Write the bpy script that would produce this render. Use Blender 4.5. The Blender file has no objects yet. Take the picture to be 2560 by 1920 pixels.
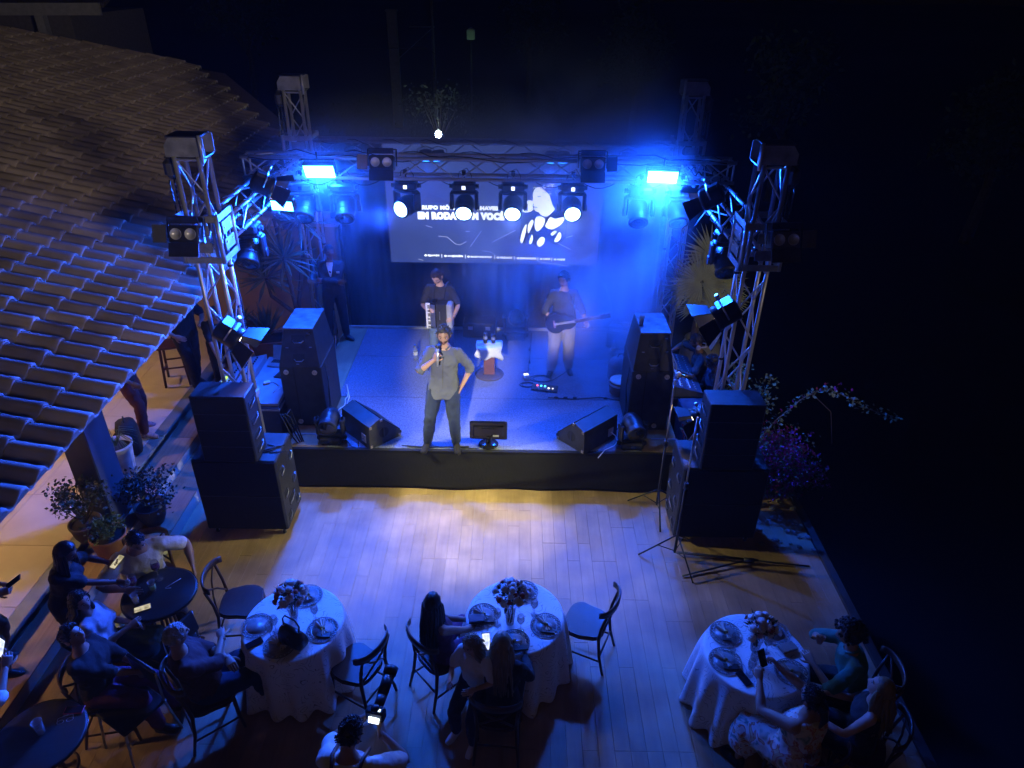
import bpy, bmesh, math, random
import numpy as np
from mathutils import Vector, Matrix, Euler, noise as mnoise
random.seed(7)
PI = math.pi
rad = math.radians
SC = bpy.context.scene
COL = SC.collection
V = Vector

# ------------------------------------------------------------------ camera
CAM_H = 6.15
PITCH, ROLL, YAW, FPX = rad(30.4), rad(0.72), rad(-0.25), 1775.0
cam_data = bpy.data.cameras.new('camera')
cam_data.sensor_width = 36.0
cam_data.sensor_fit = 'HORIZONTAL'
cam_data.lens = 36.0 * FPX / 2560.0
cam_data.clip_start = 0.05
cam_data.clip_end = 600.0
cam = bpy.data.objects.new('camera', cam_data)
COL.objects.link(cam)
fx, fy = math.sin(YAW), math.cos(YAW)
_fwd = V((fx * math.cos(PITCH), fy * math.cos(PITCH), -math.sin(PITCH)))
_right = V((fy, -fx, 0))
_up = _right.cross(_fwd)
_c, _s = math.cos(ROLL), math.sin(ROLL)
_r2, _u2 = _right * _c + _up * _s, _up * _c - _right * _s
cam.matrix_world = Matrix(((_r2.x, _u2.x, -_fwd.x, 0), (_r2.y, _u2.y, -_fwd.y, 0),
                           (_r2.z, _u2.z, -_fwd.z, CAM_H), (0, 0, 0, 1)))
SC.camera = cam

# ------------------------------------------------------------------ night sky, moon, exposure
world = bpy.data.worlds.new('World')
SC.world = world
world.use_nodes = True
wn = world.node_tree
sky = wn.nodes.new('ShaderNodeTexSky')
sky.sky_type = 'NISHITA'
sky.sun_disc = False
sky.sun_elevation = rad(4)
sky.sun_rotation = rad(200)
wn.links.new(sky.outputs[0], wn.nodes['Background'].inputs[0])
wn.nodes['Background'].inputs[1].default_value = 0.0005
sun_data = bpy.data.lights.new('moon', 'SUN')
sun_data.energy = 0.004
sun_data.angle = rad(0.5)
sun_data.color = (1.0, 0.95, 0.85)
sun = bpy.data.objects.new('moon', sun_data)
sun.rotation_euler = (rad(50), 0, rad(-20))
sun.location = (0, 0, 30)
COL.objects.link(sun)
SC.view_settings.view_transform = 'Standard'
SC.view_settings.look = 'None'
SC.view_settings.exposure = 0.0
SC.view_settings.gamma = 1.0
SC.view_settings.use_curve_mapping = False
try:
    SC.cycles.use_denoising = True
    SC.cycles.max_bounces = 6
    SC.cycles.diffuse_bounces = 3
    SC.cycles.glossy_bounces = 3
    SC.cycles.transmission_bounces = 5
    SC.cycles.transparent_max_bounces = 12
    SC.cycles.volume_bounces = 0
    SC.cycles.sample_clamp_indirect = 3.0
    SC.cycles.volume_step_rate = 2.0
    SC.cycles.caustics_reflective = False
    SC.cycles.caustics_refractive = False
except Exception:
    pass

# ------------------------------------------------------------------ materials
MATS = {}
def mat(name, col, rough=0.6, metal=0.0, var=0.12, scale=8.0, bump=0.0, bscale=60.0, stretch=None,
        emit=None, estr=0.0, alpha=None, trans=0.0, rnd=0.0, spec=0.5, obj=True, sheen=0.0):
    if name in MATS:
        return MATS[name]
    m = bpy.data.materials.new(name)
    m.use_nodes = True
    nt = m.node_tree
    N, L = nt.nodes, nt.links
    b = N['Principled BSDF']
    b.inputs['Roughness'].default_value = rough
    b.inputs['Metallic'].default_value = metal
    b.inputs['Specular IOR Level'].default_value = spec
    if sheen: b.inputs['Sheen Weight'].default_value = sheen
    if trans: b.inputs['Transmission Weight'].default_value = trans
    if alpha is not None: b.inputs['Alpha'].default_value = alpha
    tc = N.new('ShaderNodeTexCoord')
    mp = N.new('ShaderNodeMapping')
    L.new(tc.outputs['Object'], mp.inputs[0])
    if stretch: mp.inputs['Scale'].default_value = stretch
    nz = N.new('ShaderNodeTexNoise')
    nz.inputs['Scale'].default_value = scale
    nz.inputs['Detail'].default_value = 6
    L.new(mp.outputs[0], nz.inputs['Vector'])
    ramp = N.new('ShaderNodeMapRange')
    ramp.inputs[1].default_value, ramp.inputs[2].default_value = 0.3, 0.7
    ramp.inputs[3].default_value, ramp.inputs[4].default_value = 1 - var, 1 + var
    L.new(nz.outputs[0], ramp.inputs[0])
    src = ramp.outputs[0]
    if rnd:
        oi = N.new('ShaderNodeObjectInfo')
        r2 = N.new('ShaderNodeMapRange')
        r2.inputs[3].default_value, r2.inputs[4].default_value = 1 - rnd, 1 + rnd
        L.new(oi.outputs['Random'], r2.inputs[0])
        mu = N.new('ShaderNodeMath'); mu.operation = 'MULTIPLY'
        L.new(src, mu.inputs[0]); L.new(r2.outputs[0], mu.inputs[1])
        src = mu.outputs[0]
    hs = N.new('ShaderNodeVectorMath'); hs.operation = 'SCALE'
    hs.inputs[0].default_value = col
    L.new(src, hs.inputs['Scale'])
    L.new(hs.outputs[0], b.inputs['Base Color'])
    if bump:
        n2 = N.new('ShaderNodeTexNoise')
        n2.inputs['Scale'].default_value = bscale
        n2.inputs['Detail'].default_value = 4
        L.new(mp.outputs[0], n2.inputs['Vector'])
        bp = N.new('ShaderNodeBump')
        bp.inputs['Strength'].default_value = bump
        bp.inputs['Distance'].default_value = 0.01
        L.new(n2.outputs[0], bp.inputs['Height'])
        L.new(bp.outputs[0], b.inputs['Normal'])
    if emit:
        b.inputs['Emission Color'].default_value = (*emit, 1)
        b.inputs['Emission Strength'].default_value = estr
    MATS[name] = m
    return m

ALU = mat('brushed_aluminium', (0.46, 0.47, 0.49), 0.34, 0.6, 0.10, 14, 0.06, 90)
ALUD = mat('dull_grey_plate', (0.42, 0.43, 0.42), 0.6, 0.2, 0.25, 6, 0.1, 40)
BLK = mat('black_plastic', (0.016, 0.016, 0.018), 0.42, 0, 0.25, 20, 0.08, 120)
BLKPAINT = mat('scuffed_black_paint', (0.022, 0.022, 0.024), 0.52, 0, 0.45, 9, 0.25, 160)
GRILLE = mat('black_grille_cloth', (0.006, 0.006, 0.007), 0.9, 0, 0.3, 40, 0.3, 300)
RUB = mat('black_rubber', (0.012, 0.012, 0.012), 0.75, 0, 0.2, 30)
CHROME = mat('steel_hardware', (0.6, 0.6, 0.6), 0.3, 1.0, 0.1, 30)
WHITEP = mat('white_plastic', (0.78, 0.78, 0.76), 0.45, 0, 0.06, 20)
GLASS = mat('drinking_glass', (0.95, 0.97, 1.0), 0.03, 0, 0.0, 5, trans=0.92, alpha=0.45)
LENS = mat('dark_lens_glass', (0.01, 0.012, 0.02), 0.08, 0, 0.0, 5, spec=0.9)

# ------------------------------------------------------------------ mesh builder
def perp(d):
    d = d.normalized()
    a = V((0, 0, 1)) if abs(d.z) < 0.9 else V((1, 0, 0))
    u = d.cross(a).normalized()
    return u, d.cross(u).normalized()

class MB:
    def __init__(self, M=None):
        self.v, self.f, self.mi, self.sm = [], [], [], []
        self.M = M or Matrix()
        self.cur = 0
        self.smooth = False
    def add(self, vs, fs, smooth=None):
        o = len(self.v)
        M = self.M
        self.v += [M @ V(p) for p in vs]
        s = self.smooth if smooth is None else smooth
        for f in fs:
            self.f.append(tuple(i + o for i in f)); self.mi.append(self.cur); self.sm.append(s)
        return self
    def box(self, c, s, R=None, taper=1.0, taper_y=None):
        ty = taper if taper_y is None else taper_y
        hx, hy, hz = s[0] / 2, s[1] / 2, s[2] / 2
        vs = [(-hx, -hy, -hz), (hx, -hy, -hz), (hx, hy, -hz), (-hx, hy, -hz),
              (-hx * taper, -hy * ty, hz), (hx * taper, -hy * ty, hz), (hx * taper, hy * ty, hz), (-hx * taper, hy * ty, hz)]
        R = R or Matrix.Identity(3)
        c = V(c)
        vs = [c + R @ V(p) for p in vs]
        return self.add(vs, [(0, 3, 2, 1), (4, 5, 6, 7), (0, 1, 5, 4), (1, 2, 6, 5), (2, 3, 7, 6), (3, 0, 4, 7)], False)
    def rbox(self, c, s, r=0.01, R=None):
        # box with chamfered vertical and horizontal edges
        hx, hy, hz = s[0] / 2, s[1] / 2, s[2] / 2
        R = R or Matrix.Identity(3); c = V(c)
        def ring(ax, ay, z):
            return [(-ax + r, -ay, z), (ax - r, -ay, z), (ax, -ay + r, z), (ax, ay - r, z), (ax - r, ay, z), (-ax + r, ay, z), (-ax, ay - r, z), (-ax, -ay + r, z)]
        vs = ring(hx - r, hy - r, -hz) + ring(hx, hy, -hz + r) + ring(hx, hy, hz - r) + ring(hx - r, hy - r, hz)
        fs = [tuple(range(7, -1, -1)), tuple(range(24, 32))]
        for k in range(3):
            for i in range(8):
                j = (i + 1) % 8
                fs.append((k * 8 + i, k * 8 + j, k * 8 + 8 + j, k * 8 + 8 + i))
        return self.add([c + R @ V(p) for p in vs], fs, False)
    def cyl(self, p0, p1, r0, r1=None, n=10, caps=True, smooth=True):
        p0, p1 = V(p0), V(p1)
        r1 = r0 if r1 is None else r1
        u, w = perp(p1 - p0)
        vs = []
        for p, r in ((p0, r0), (p1, r1)):
            for i in range(n):
                a = 2 * PI * i / n
                vs.append(p + (u * math.cos(a) + w * math.sin(a)) * r)
        fs = [(i, (i + 1) % n, n + (i + 1) % n, n + i) for i in range(n)]
        self.add(vs, fs, smooth)
        if caps:
            o = len(self.v) - 2 * n
            self.f.append(tuple(o + i for i in range(n - 1, -1, -1))); self.mi.append(self.cur); self.sm.append(False)
            self.f.append(tuple(o + n + i for i in range(n))); self.mi.append(self.cur); self.sm.append(False)
        return self
    def tube(self, pts, r, n=8, caps=True, smooth=True, closed=False):
        pts = [V(p) for p in pts]
        m = len(pts)
        rs = r if isinstance(r, (list, tuple)) else [r] * m
        vs, u = [], None
        for i, p in enumerate(pts):
            if closed: d = pts[(i + 1) % m] - pts[i - 1]
            else: d = pts[min(i + 1, m - 1)] - pts[max(i - 1, 0)]
            if d.length < 1e-9: d = V((0, 0, 1))
            d.normalize()
            if u is None: u, w = perp(d)
            else:
                u = u - d * u.dot(d)
                u = u.normalized() if u.length > 1e-6 else perp(d)[0]
                w = d.cross(u)
            for k in range(n):
                a = 2 * PI * k / n
                vs.append(p + (u * math.cos(a) + w * math.sin(a)) * rs[i])
        fs = []
        for i in range(m if closed else m - 1):
            i2 = (i + 1) % m
            for k in range(n):
                k2 = (k + 1) % n
                fs.append((i * n + k, i * n + k2, i2 * n + k2, i2 * n + k))
        if caps and not closed:
            fs.append(tuple(range(n - 1, -1, -1))); fs.append(tuple(range((m - 1) * n, m * n)))
        return self.add(vs, fs, smooth)
    def lathe(self, prof, n=16, c=(0, 0, 0), R=None, smooth=True, caps=True):
        R = R or Matrix.Identity(3); c = V(c)
        vs = []
        for r, z in prof:
            for i in range(n):
                a = 2 * PI * i / n
                vs.append(c + R @ V((r * math.cos(a), r * math.sin(a), z)))
        fs = []
        for k in range(len(prof) - 1):
            for i in range(n):
                j = (i + 1) % n
                fs.append((k * n + i, k * n + j, k * n + n + j, k * n + n + i))
        if caps:
            fs.append(tuple(range(n - 1, -1, -1))); fs.append(tuple(range((len(prof) - 1) * n, len(prof) * n)))
        return self.add(vs, fs, smooth)
    def ell(self, c, r, nu=12, nv=8, R=None, smooth=True):
        if not isinstance(r, (tuple, list, Vector)): r = (r, r, r)
        R = R or Matrix.Identity(3); c = V(c)
        vs = [c + R @ V((0, 0, -r[2]))]
        for j in range(1, nv):
            t = PI * j / nv
            for i in range(nu):
                a = 2 * PI * i / nu
                vs.append(c + R @ V((r[0] * math.sin(t) * math.cos(a), r[1] * math.sin(t) * math.sin(a), -r[2] * math.cos(t))))
        vs.append(c + R @ V((0, 0, r[2])))
        fs = [(0, 1 + (i + 1) % nu, 1 + i) for i in range(nu)]
        for j in range(nv - 2):
            for i in range(nu):
                a, b2 = 1 + j * nu + i, 1 + j * nu + (i + 1) % nu
                fs.append((a, b2, b2 + nu, a + nu))
        o = 1 + (nv - 2) * nu
        fs += [(o + i, o + (i + 1) % nu, len(vs) - 1) for i in range(nu)]
        return self.add(vs, fs, smooth)
    def prism(self, pts, z0, z1, R=None, c=(0, 0, 0), smooth=False):
        R = R or Matrix.Identity(3); c = V(c)
        n = len(pts)
        vs = [c + R @ V((p[0], p[1], z0)) for p in pts] + [c + R @ V((p[0], p[1], z1)) for p in pts]
        fs = [tuple(range(n - 1, -1, -1)), tuple(range(n, 2 * n))] + [(i, (i + 1) % n, n + (i + 1) % n, n + i) for i in range(n)]
        return self.add(vs, fs, smooth)
    def rings(self, rings, caps=True, smooth=True):
        n = len(rings[0]); vs = [p for r in rings for p in r]
        fs = []
        for k in range(len(rings) - 1):
            for i in range(n):
                j = (i + 1) % n
                fs.append((k * n + i, k * n + j, k * n + n + j, k * n + n + i))
        if caps:
            fs.append(tuple(range(n - 1, -1, -1))); fs.append(tuple(range((len(rings) - 1) * n, len(rings) * n)))
        return self.add(vs, fs, smooth)
    def mesh(self, name):
        me = bpy.data.meshes.new(name)
        me.from_pydata([tuple(p) for p in self.v], [], self.f)
        me.polygons.foreach_set('use_smooth', self.sm)
        me.polygons.foreach_set('material_index', self.mi)
        me.update()
        return me
    def build(self, name, mats, parent=None, world=False, loc=None):
        if world and parent is not None:
            inv = TM[parent.name].inverted()
            self.v = [inv @ p for p in self.v]
        me = self.mesh(name)
        for m in (mats if isinstance(mats, (list, tuple)) else [mats]):
            me.materials.append(m)
        return link(name, me, parent, loc)

TM = {}
def link(name, data, parent=None, loc=None):
    o = bpy.data.objects.new(name, data)
    COL.objects.link(o)
    if parent is not None:
        o.parent = parent
        TM[o.name] = TM.get(parent.name, Matrix())
    if loc is not None: o.location = loc
    return o
def tag(o, label=None, cat=None, group=None, kind=None):
    if label: o['label'] = label
    if cat: o['category'] = cat
    if group: o['group'] = group
    if kind: o['kind'] = kind
    return o
def thing(name, label, cat, loc=(0, 0, 0), rz=0.0, group=None):
    o = bpy.data.objects.new(name, None)
    COL.objects.link(o)
    o.empty_display_size = 0.1
    o.location = loc
    o.rotation_euler = (0, 0, rz)
    TM[o.name] = Matrix.Translation(loc) @ Matrix.Rotation(rz, 4, 'Z')
    return tag(o, label, cat, group)
def copy_tree(o, parent=None):
    c = o.copy()
    COL.objects.link(c)
    if parent is not None: c.parent = parent
    for ch in list(o.children): copy_tree(ch, c)
    return c
def dup(root, loc, rz, label):
    c = copy_tree(root)
    c.location = loc; c.rotation_euler = (0, 0, rz); c['label'] = label
    TM[c.name] = Matrix.Translation(loc) @ Matrix.Rotation(rz, 4, 'Z')
    return c
def rotm(axis, a): return Matrix.Rotation(a, 3, axis)
def aim(d, up=(0, 0, 1)):
    # matrix whose -Y axis looks along d, Z up
    d = V(d).normalized(); y = -d
    x = y.cross(V(up)).normalized()
    z = x.cross(y)
    return Matrix(((x.x, y.x, z.x), (x.y, y.y, z.y), (x.z, y.z, z.z)))
def lamp(name, kind, parent, loc, target, power, color, size=0.1, spot=None, blend=0.4, size_y=None):
    ld = bpy.data.lights.new(name, kind)
    ld.energy = power; ld.color = color
    if kind == 'AREA':
        ld.shape = 'RECTANGLE'; ld.size = size; ld.size_y = size_y or size
        if spot: ld.spread = spot
    else:
        ld.shadow_soft_size = size
    if kind == 'SPOT':
        ld.spot_size = spot; ld.spot_blend = blend
    o = bpy.data.objects.new(name, ld)
    COL.objects.link(o)
    loc = V(loc)
    M = Matrix.Translation(loc)
    if target is not None:
        M = M @ (V(target) - loc).to_track_quat('-Z', 'Y').to_matrix().to_4x4()
    if parent is not None:
        o.parent = parent
        M = TM[parent.name].inverted() @ M
    o.matrix_local = M
    return o
BAKE = []
def remesh_part(mb, name, m, parent, voxel=0.014, smooth=4, disp=0.0, dscale=0.12, mats=None):
    o = mb.build(name, m, parent)
    r = o.modifiers.new('r', 'REMESH'); r.mode = 'VOXEL'; r.voxel_size = voxel; r.use_smooth_shade = True
    s = o.modifiers.new('s', 'SMOOTH'); s.factor = 0.5; s.iterations = smooth
    if disp:
        tx = bpy.data.textures.get('folds%.2f' % dscale) or bpy.data.textures.new('folds%.2f' % dscale, 'CLOUDS')
        tx.noise_scale = dscale; tx.noise_depth = 2
        d = o.modifiers.new('d', 'DISPLACE'); d.texture = tx; d.strength = disp; d.mid_level = 0.5
        d.texture_coords = 'GLOBAL'
    BAKE.append(o)
    return o
def bake_all():
    dg = bpy.context.evaluated_depsgraph_get()
    res = []
    for o in BAKE:
        res.append(bpy.data.meshes.new_from_object(o.evaluated_get(dg)))
    for o, me in zip(BAKE, res):
        mats = [m for m in o.data.materials]
        o.modifiers.clear()
        old = o.data
        me.name = old.name
        if not me.materials:
            for m in mats: me.materials.append(m)
        o.data = me
        extra = o.get('_x')
    BAKE.clear()
# ------------------------------------------------------------------ lamp powers in watts (each lamp is made in its builder)
W_PEND = (185, 185, 125)
W_PANEL = 540
W_HEAD = 205
W_PAR = 215
W_FRES = 540
W_ADDED_FLOOD = 2700
BLUE = (0.006, 0.085, 1.0)
CYAN = (0.008, 0.09, 1.0)
COOL = (0.16, 0.26, 1.0)
WARM = (1.0, 0.97, 0.40)
HAZE_D = .0007
SMOKE_D = 1.3
SMOKE_TOP = .17
# ================================================================== SETTING
def wood_mat(name, c0, c1, rough, axis=1, rnd=0.28, grain=1.0):
    m = bpy.data.materials.new(name); m.use_nodes = True
    nt = m.node_tree; N, L = nt.nodes, nt.links
    b = N['Principled BSDF']; b.inputs['Roughness'].default_value = rough
    tc = N.new('ShaderNodeTexCoord'); oi = N.new('ShaderNodeObjectInfo')
    ad = N.new('ShaderNodeVectorMath'); ad.operation = 'MULTIPLY_ADD'
    cx = N.new('ShaderNodeCombineXYZ')
    mu = N.new('ShaderNodeMath'); mu.operation = 'MULTIPLY'; mu.inputs[1].default_value = 57.0
    L.new(oi.outputs['Random'], mu.inputs[0])
    for i in range(3): L.new(mu.outputs[0], cx.inputs[i])
    sc = [26.0, 26.0, 26.0]; sc[axis] = 1.6
    L.new(tc.outputs['Object'], ad.inputs[0]); ad.inputs[1].default_value = sc; L.new(cx.outputs[0], ad.inputs[2])
    n1 = N.new('ShaderNodeTexNoise'); n1.inputs['Scale'].default_value = 1.0 * grain; n1.inputs['Detail'].default_value = 8; n1.inputs['Roughness'].default_value = 0.65
    L.new(ad.outputs[0], n1.inputs['Vector'])
    n2 = N.new('ShaderNodeTexNoise'); n2.inputs['Scale'].default_value = 2.2; n2.inputs['Detail'].default_value = 3
    geo = N.new('ShaderNodeNewGeometry'); L.new(geo.outputs['Position'], n2.inputs['Vector'])
    mx = N.new('ShaderNodeMix'); mx.data_type = 'RGBA'
    mx.inputs['A'].default_value = (*c0, 1); mx.inputs['B'].default_value = (*c1, 1)
    mr = N.new('ShaderNodeMapRange'); mr.inputs[1].default_value = 0.3; mr.inputs[2].default_value = 0.72
    L.new(n1.outputs[0], mr.inputs[0]); L.new(mr.outputs[0], mx.inputs['Factor'])
    r2 = N.new('ShaderNodeMapRange'); r2.inputs[3].default_value = 1 - rnd; r2.inputs[4].default_value = 1 + rnd
    L.new(oi.outputs['Random'], r2.inputs[0])
    r3 = N.new('ShaderNodeMapRange'); r3.inputs[1].default_value = 0.35; r3.inputs[2].default_value = 0.65; r3.inputs[3].default_value = 0.72; r3.inputs[4].default_value = 1.1
    L.new(n2.outputs[0], r3.inputs[0])
    m2 = N.new('ShaderNodeMath'); m2.operation = 'MULTIPLY'; L.new(r2.outputs[0], m2.inputs[0]); L.new(r3.outputs[0], m2.inputs[1])
    vs = N.new('ShaderNodeVectorMath'); vs.operation = 'SCALE'
    L.new(mx.outputs['Result'], vs.inputs[0]); L.new(m2.outputs[0], vs.inputs['Scale'])
    L.new(vs.outputs[0], b.inputs['Base Color'])
    bp = N.new('ShaderNodeBump'); bp.inputs['Strength'].default_value = 0.15; bp.inputs['Distance'].default_value = 0.004
    L.new(n1.outputs[0], bp.inputs['Height']); L.new(bp.outputs[0], b.inputs['Normal'])
    rr = N.new('ShaderNodeMapRange'); rr.inputs[3].default_value = rough - 0.1; rr.inputs[4].default_value = rough + 0.18
    L.new(n2.outputs[0], rr.inputs[0]); L.new(rr.outputs[0], b.inputs['Roughness'])
    MATS[name] = m
    return m
OAK = wood_mat('oak_plank', (0.44, 0.30, 0.18), (0.36, 0.235, 0.138), 0.5, rnd=0.07)
OAKX = wood_mat('oak_tread', (0.36, 0.22, 0.13), (0.22, 0.13, 0.08), 0.5)
CHAIRW = wood_mat('dark_bentwood', (0.075, 0.032, 0.018), (0.045, 0.018, 0.012), 0.32, axis=2, rnd=0.1)
TABLEW = wood_mat('dark_table_top', (0.018, 0.016, 0.016), (0.03, 0.026, 0.024), 0.45, axis=0, rnd=0.05)
STONE = mat('beige_terrace_tile', (0.50, 0.43, 0.33), 0.55, 0, 0.10, 2.5, 0.08, 40, rnd=0.05)
KERB = mat('greenish_stone_border', (0.16, 0.18, 0.15), 0.5, 0, 0.25, 5, 0.15, 50, rnd=0.1)
CREAM = mat('cream_riser_paint', (0.50, 0.45, 0.36), 0.6, 0, 0.12, 4, 0.05, 60)
GROUND = mat('dark_ground_soil', (0.0022, 0.0024, 0.0022), 0.95, 0, 0.4, 1.2, 0.4, 8)
SLATE = mat('dark_grey_column_paint', (0.075, 0.085, 0.11), 0.5, 0, 0.15, 3, 0.05, 40)

mb = MB()
n = 30
vs, fs = [], []
for j in range(n + 1):
    for i in range(n + 1):
        x, y = -120 + 240 * i / n, -60 + 260 * j / n
        d = math.hypot(x, y - 8)
        z = -0.62 - max(0, min(2.5, (x - 4) * .6)) * (1 if y < 26 else 0) + (mnoise.noise(V((x * .05, y * .05, 3))) * 1.2 if d > 22 else 0.0)
        vs.append((x, y, z))
for j in range(n):
    for i in range(n):
        a = j * (n + 1) + i
        fs.append((a, a + 1, a + n + 2, a + n + 1))
mb.add(vs, fs, True)
tag(mb.build('ground', GROUND), kind='structure')

# --- plank floor: 0.145 m boards running away from the camera, staggered
DECK_X0, DECK_X1, DECK_Y0, DECK_Y1 = -4.16, 3.74, 1.4, 7.78
base = tag(MB().box(((DECK_X0 + DECK_X1) / 2, 4.0, -0.335), (DECK_X1 - DECK_X0 - .02, 9.4, 0.61)).build('wooden_floor', mat('plank_substrate', (0.10, 0.065, 0.04), 0.9)), kind='structure')
PW = 0.145
plank_mesh = {}
def plank(w, l):
    k = (round(w, 3), round(l, 2))
    if k not in plank_mesh:
        mb = MB(); g = 0.0006; c = 0.0012
        hx, hy = w / 2 - g, l / 2 - g
        vs = [(-hx, -hy, -.022), (hx, -hy, -.022), (hx, hy, -.022), (-hx, hy, -.022),
              (-hx, -hy, -c), (hx, -hy, -c), (hx, hy, -c), (-hx, hy, -c),
              (-hx + c, -hy + c, 0), (hx - c, -hy + c, 0), (hx - c, hy - c, 0), (-hx + c, hy - c, 0)]
        fs = [(8, 9, 10, 11)]
        for o in (0, 4):
            for i in range(4):
                j = (i + 1) % 4
                fs.append((o + i, o + j, o + 4 + j, o + 4 + i))
        mb.add(vs, fs, False)
        me = mb.mesh('plank'); me.materials.append(OAK)
        plank_mesh[k] = me
    return plank_mesh[k]
rp = random.Random(3)
allp = []
x = DECK_X0
nrow = int((DECK_X1 - DECK_X0) / PW)
pwid = (DECK_X1 - DECK_X0) / nrow
for i in range(nrow):
    y = DECK_Y0 - rp.choice((0.2, 0.5, 0.8, 1.1))
    while y < DECK_Y1 - 0.05:
        l = rp.choice((1.2, 1.5, 0.9, 1.8))
        y1 = min(y + l, DECK_Y1)
        if y1 - y > 0.1:
            allp.append((x + pwid * (i + .5), (y + y1) / 2, y1 - y))
        y = y1
allp.sort(key=lambda p: (p[0]) ** 2 + (p[1] - 5.0) ** 2 * 1.4)
for px, py, l in allp[:300]:
    o = link('plank', plank(pwid, l), base)
    o.location = (px, py, rp.uniform(-0.0008, 0.0008))
mb = MB()
for px, py, l in allp[300:]:
    me = plank(pwid, l)
    mb.M = Matrix.Translation((px, py, 0))
    mb.add([v.co for v in me.vertices], [tuple(p.vertices) for p in me.polygons], False)
mb.M = Matrix()
for i in range(nrow):     # boards in the strip nearer than the frame
    mb.box((DECK_X0 + pwid * (i + .5), .4, -.011), (pwid - .004, 1.7, .022))
tag(mb.build('planks_beyond', OAK, base), kind='stuff')
edge = MB().box((DECK_X1 + .05, 4.0, -0.29), (0.09, 9.4, 0.64)).build('edge_board', mat('dark_edge_board', (0.05, 0.04, 0.035), 0.6, 0, 0.2, 3), base)

# --- terrace on the left with its two timber steps
terr = tag(MB().box((-10.0, 7.0, -0.12), (9.8, 24, 1.0)).build('terrace', mat('terrace_mass', (0.35, 0.31, 0.25), 0.8)), kind='structure')
TZ = 0.40
tmesh = {}
for j in range(16):
    for i in range(7):
        y0, x1 = 1.5 + j * 0.9, -5.10 - i * 0.9
        mbt = None
        if 'tile' not in tmesh:
            q = MB().rbox((0, 0, -.01), (0.897, 0.897, .02), 0.004); tmesh['tile'] = q.mesh('floor_tile'); tmesh['tile'].materials.append(STONE)
        o = link('floor_tile', tmesh['tile'], terr); o.location = (x1 - .45, y0 + .45, TZ)
for j in range(12):
    if 'kerb' not in tmesh:
        q = MB().rbox((0, 0, -.02), (0.165, 1.19, .05), 0.006); tmesh['kerb'] = q.mesh('border_stone'); tmesh['kerb'].materials.append(KERB)
    o = link('border_stone', tmesh['kerb'], terr); o.location = (-5.015, 1.6 + 1.2 * j, TZ + .001)
step = tag(MB().box((-4.76, 7.0, .115), (0.36, 13, .30)).build('upper_step', CREAM), kind='structure')
for j in range(9):
    MB().rbox((-4.755, 1.6 + 1.5 * j, .275), (0.37, 1.495, .02), 0.004).build('tread_board', OAKX, step)
step2 = tag(MB().box((-4.38, 7.0, .05), (0.40, 13, .16)).build('lower_step', CREAM), kind='structure')
for j in range(9):
    MB().rbox((-4.372, 1.3 + 1.5 * j, .14), (0.385, 1.495, .02), 0.004).build('tread_board', OAKX, step2)

# --- pavilion: tiled roof, column, beam
pav = thing('pavilion', 'open pavilion with clay tiled roof and a dark column beside the stage', 'pavilion', (-5.05, 6.6, TZ))
CT = wood_mat('clay_roof_tile', (0.40, 0.33, 0.27), (0.27, 0.22, 0.18), 0.75, axis=0, rnd=0.28, grain=0.35)
EX, EZ, SL = -3.68, 2.74, 0.30        # eave at Y=7, slope
ROT = rad(1.6)
def roof_pt(s, t, h=0):               # s down-slope distance from the eave (up positive), t along the eave
    c = 1 / math.sqrt(1 + SL * SL)
    lx, lz = -s * c - h * SL * c * -1, s * SL * c + h * c
    lx = -s * c + h * SL * c
    X, Y = lx, t
    return V((EX + X * math.cos(ROT) - Y * math.sin(ROT), 7 + X * math.sin(ROT) + Y * math.cos(ROT), EZ + lz))
TW, TL, TE = 0.250, 0.44, 0.365
def tile_geo():
    prof = [(-.125, .004), (-.075, .0), (-.045, .02), (-.025, .055), (.01, .075), (.05, .075), (.085, .055), (.105, .02), (.125, .004)]
    vs, fs = [], []
    rows = [(0.0, .016, 1.0), (.012, .022, 1.03), (.05, .020, 1.0), (.40, -.004, .94), (TL, -.006, .93)]
    for s, dz, k in rows:
        for a, h in prof: vs.append((s, a * (1 if abs(a) > .1 else k), h * k + dz))
    m = len(prof)
    for r in range(len(rows) - 1):
        for i in range(m - 1):
            a = r * m + i
            fs.append((a, a + 1, a + m + 1, a + m))
    o = len(vs)
    for a, h in prof: vs.append((0.004, a, h - .004))     # lip thickness at the lower end
    for i in range(m - 1): fs.append((i, o + i, o + i + 1, i + 1))
    return vs, fs
tvs, tfs = tile_geo()
tile_me = bpy.data.meshes.new('roof_tile')
tile_me.from_pydata(tvs, [], tfs)
for p in tile_me.polygons: p.use_smooth = True
tile_me.materials.append(CT)
ex = (roof_pt(1, 0) - roof_pt(0, 0)).normalized()
ey = (roof_pt(0, 1) - roof_pt(0, 0)).normalized()
ez = ex.cross(ey).normalized()
if ez.z < 0: ez = -ez
TR = Matrix(((ex.x, ey.x, ez.x), (ex.y, ey.y, ez.y), (ex.z, ey.z, ez.z)))
roof_poly = [(-3.0, -1.6), (-4.55, 15.0), (-8.0, 19.2), (-11.3, 16.7), (-12.0, -1.6)]
def inpoly(x, y):
    c = False; m = len(roof_poly)
    for i in range(m):
        x1, y1 = roof_poly[i]; x2, y2 = roof_poly[i - 1]
        if (y1 > y) != (y2 > y) and x < (x2 - x1) * (y - y1) / (y2 - y1) + x1: c = not c
    return c
Rw = cam.matrix_world.inverted()
cand = []
rt = random.Random(11)
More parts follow.
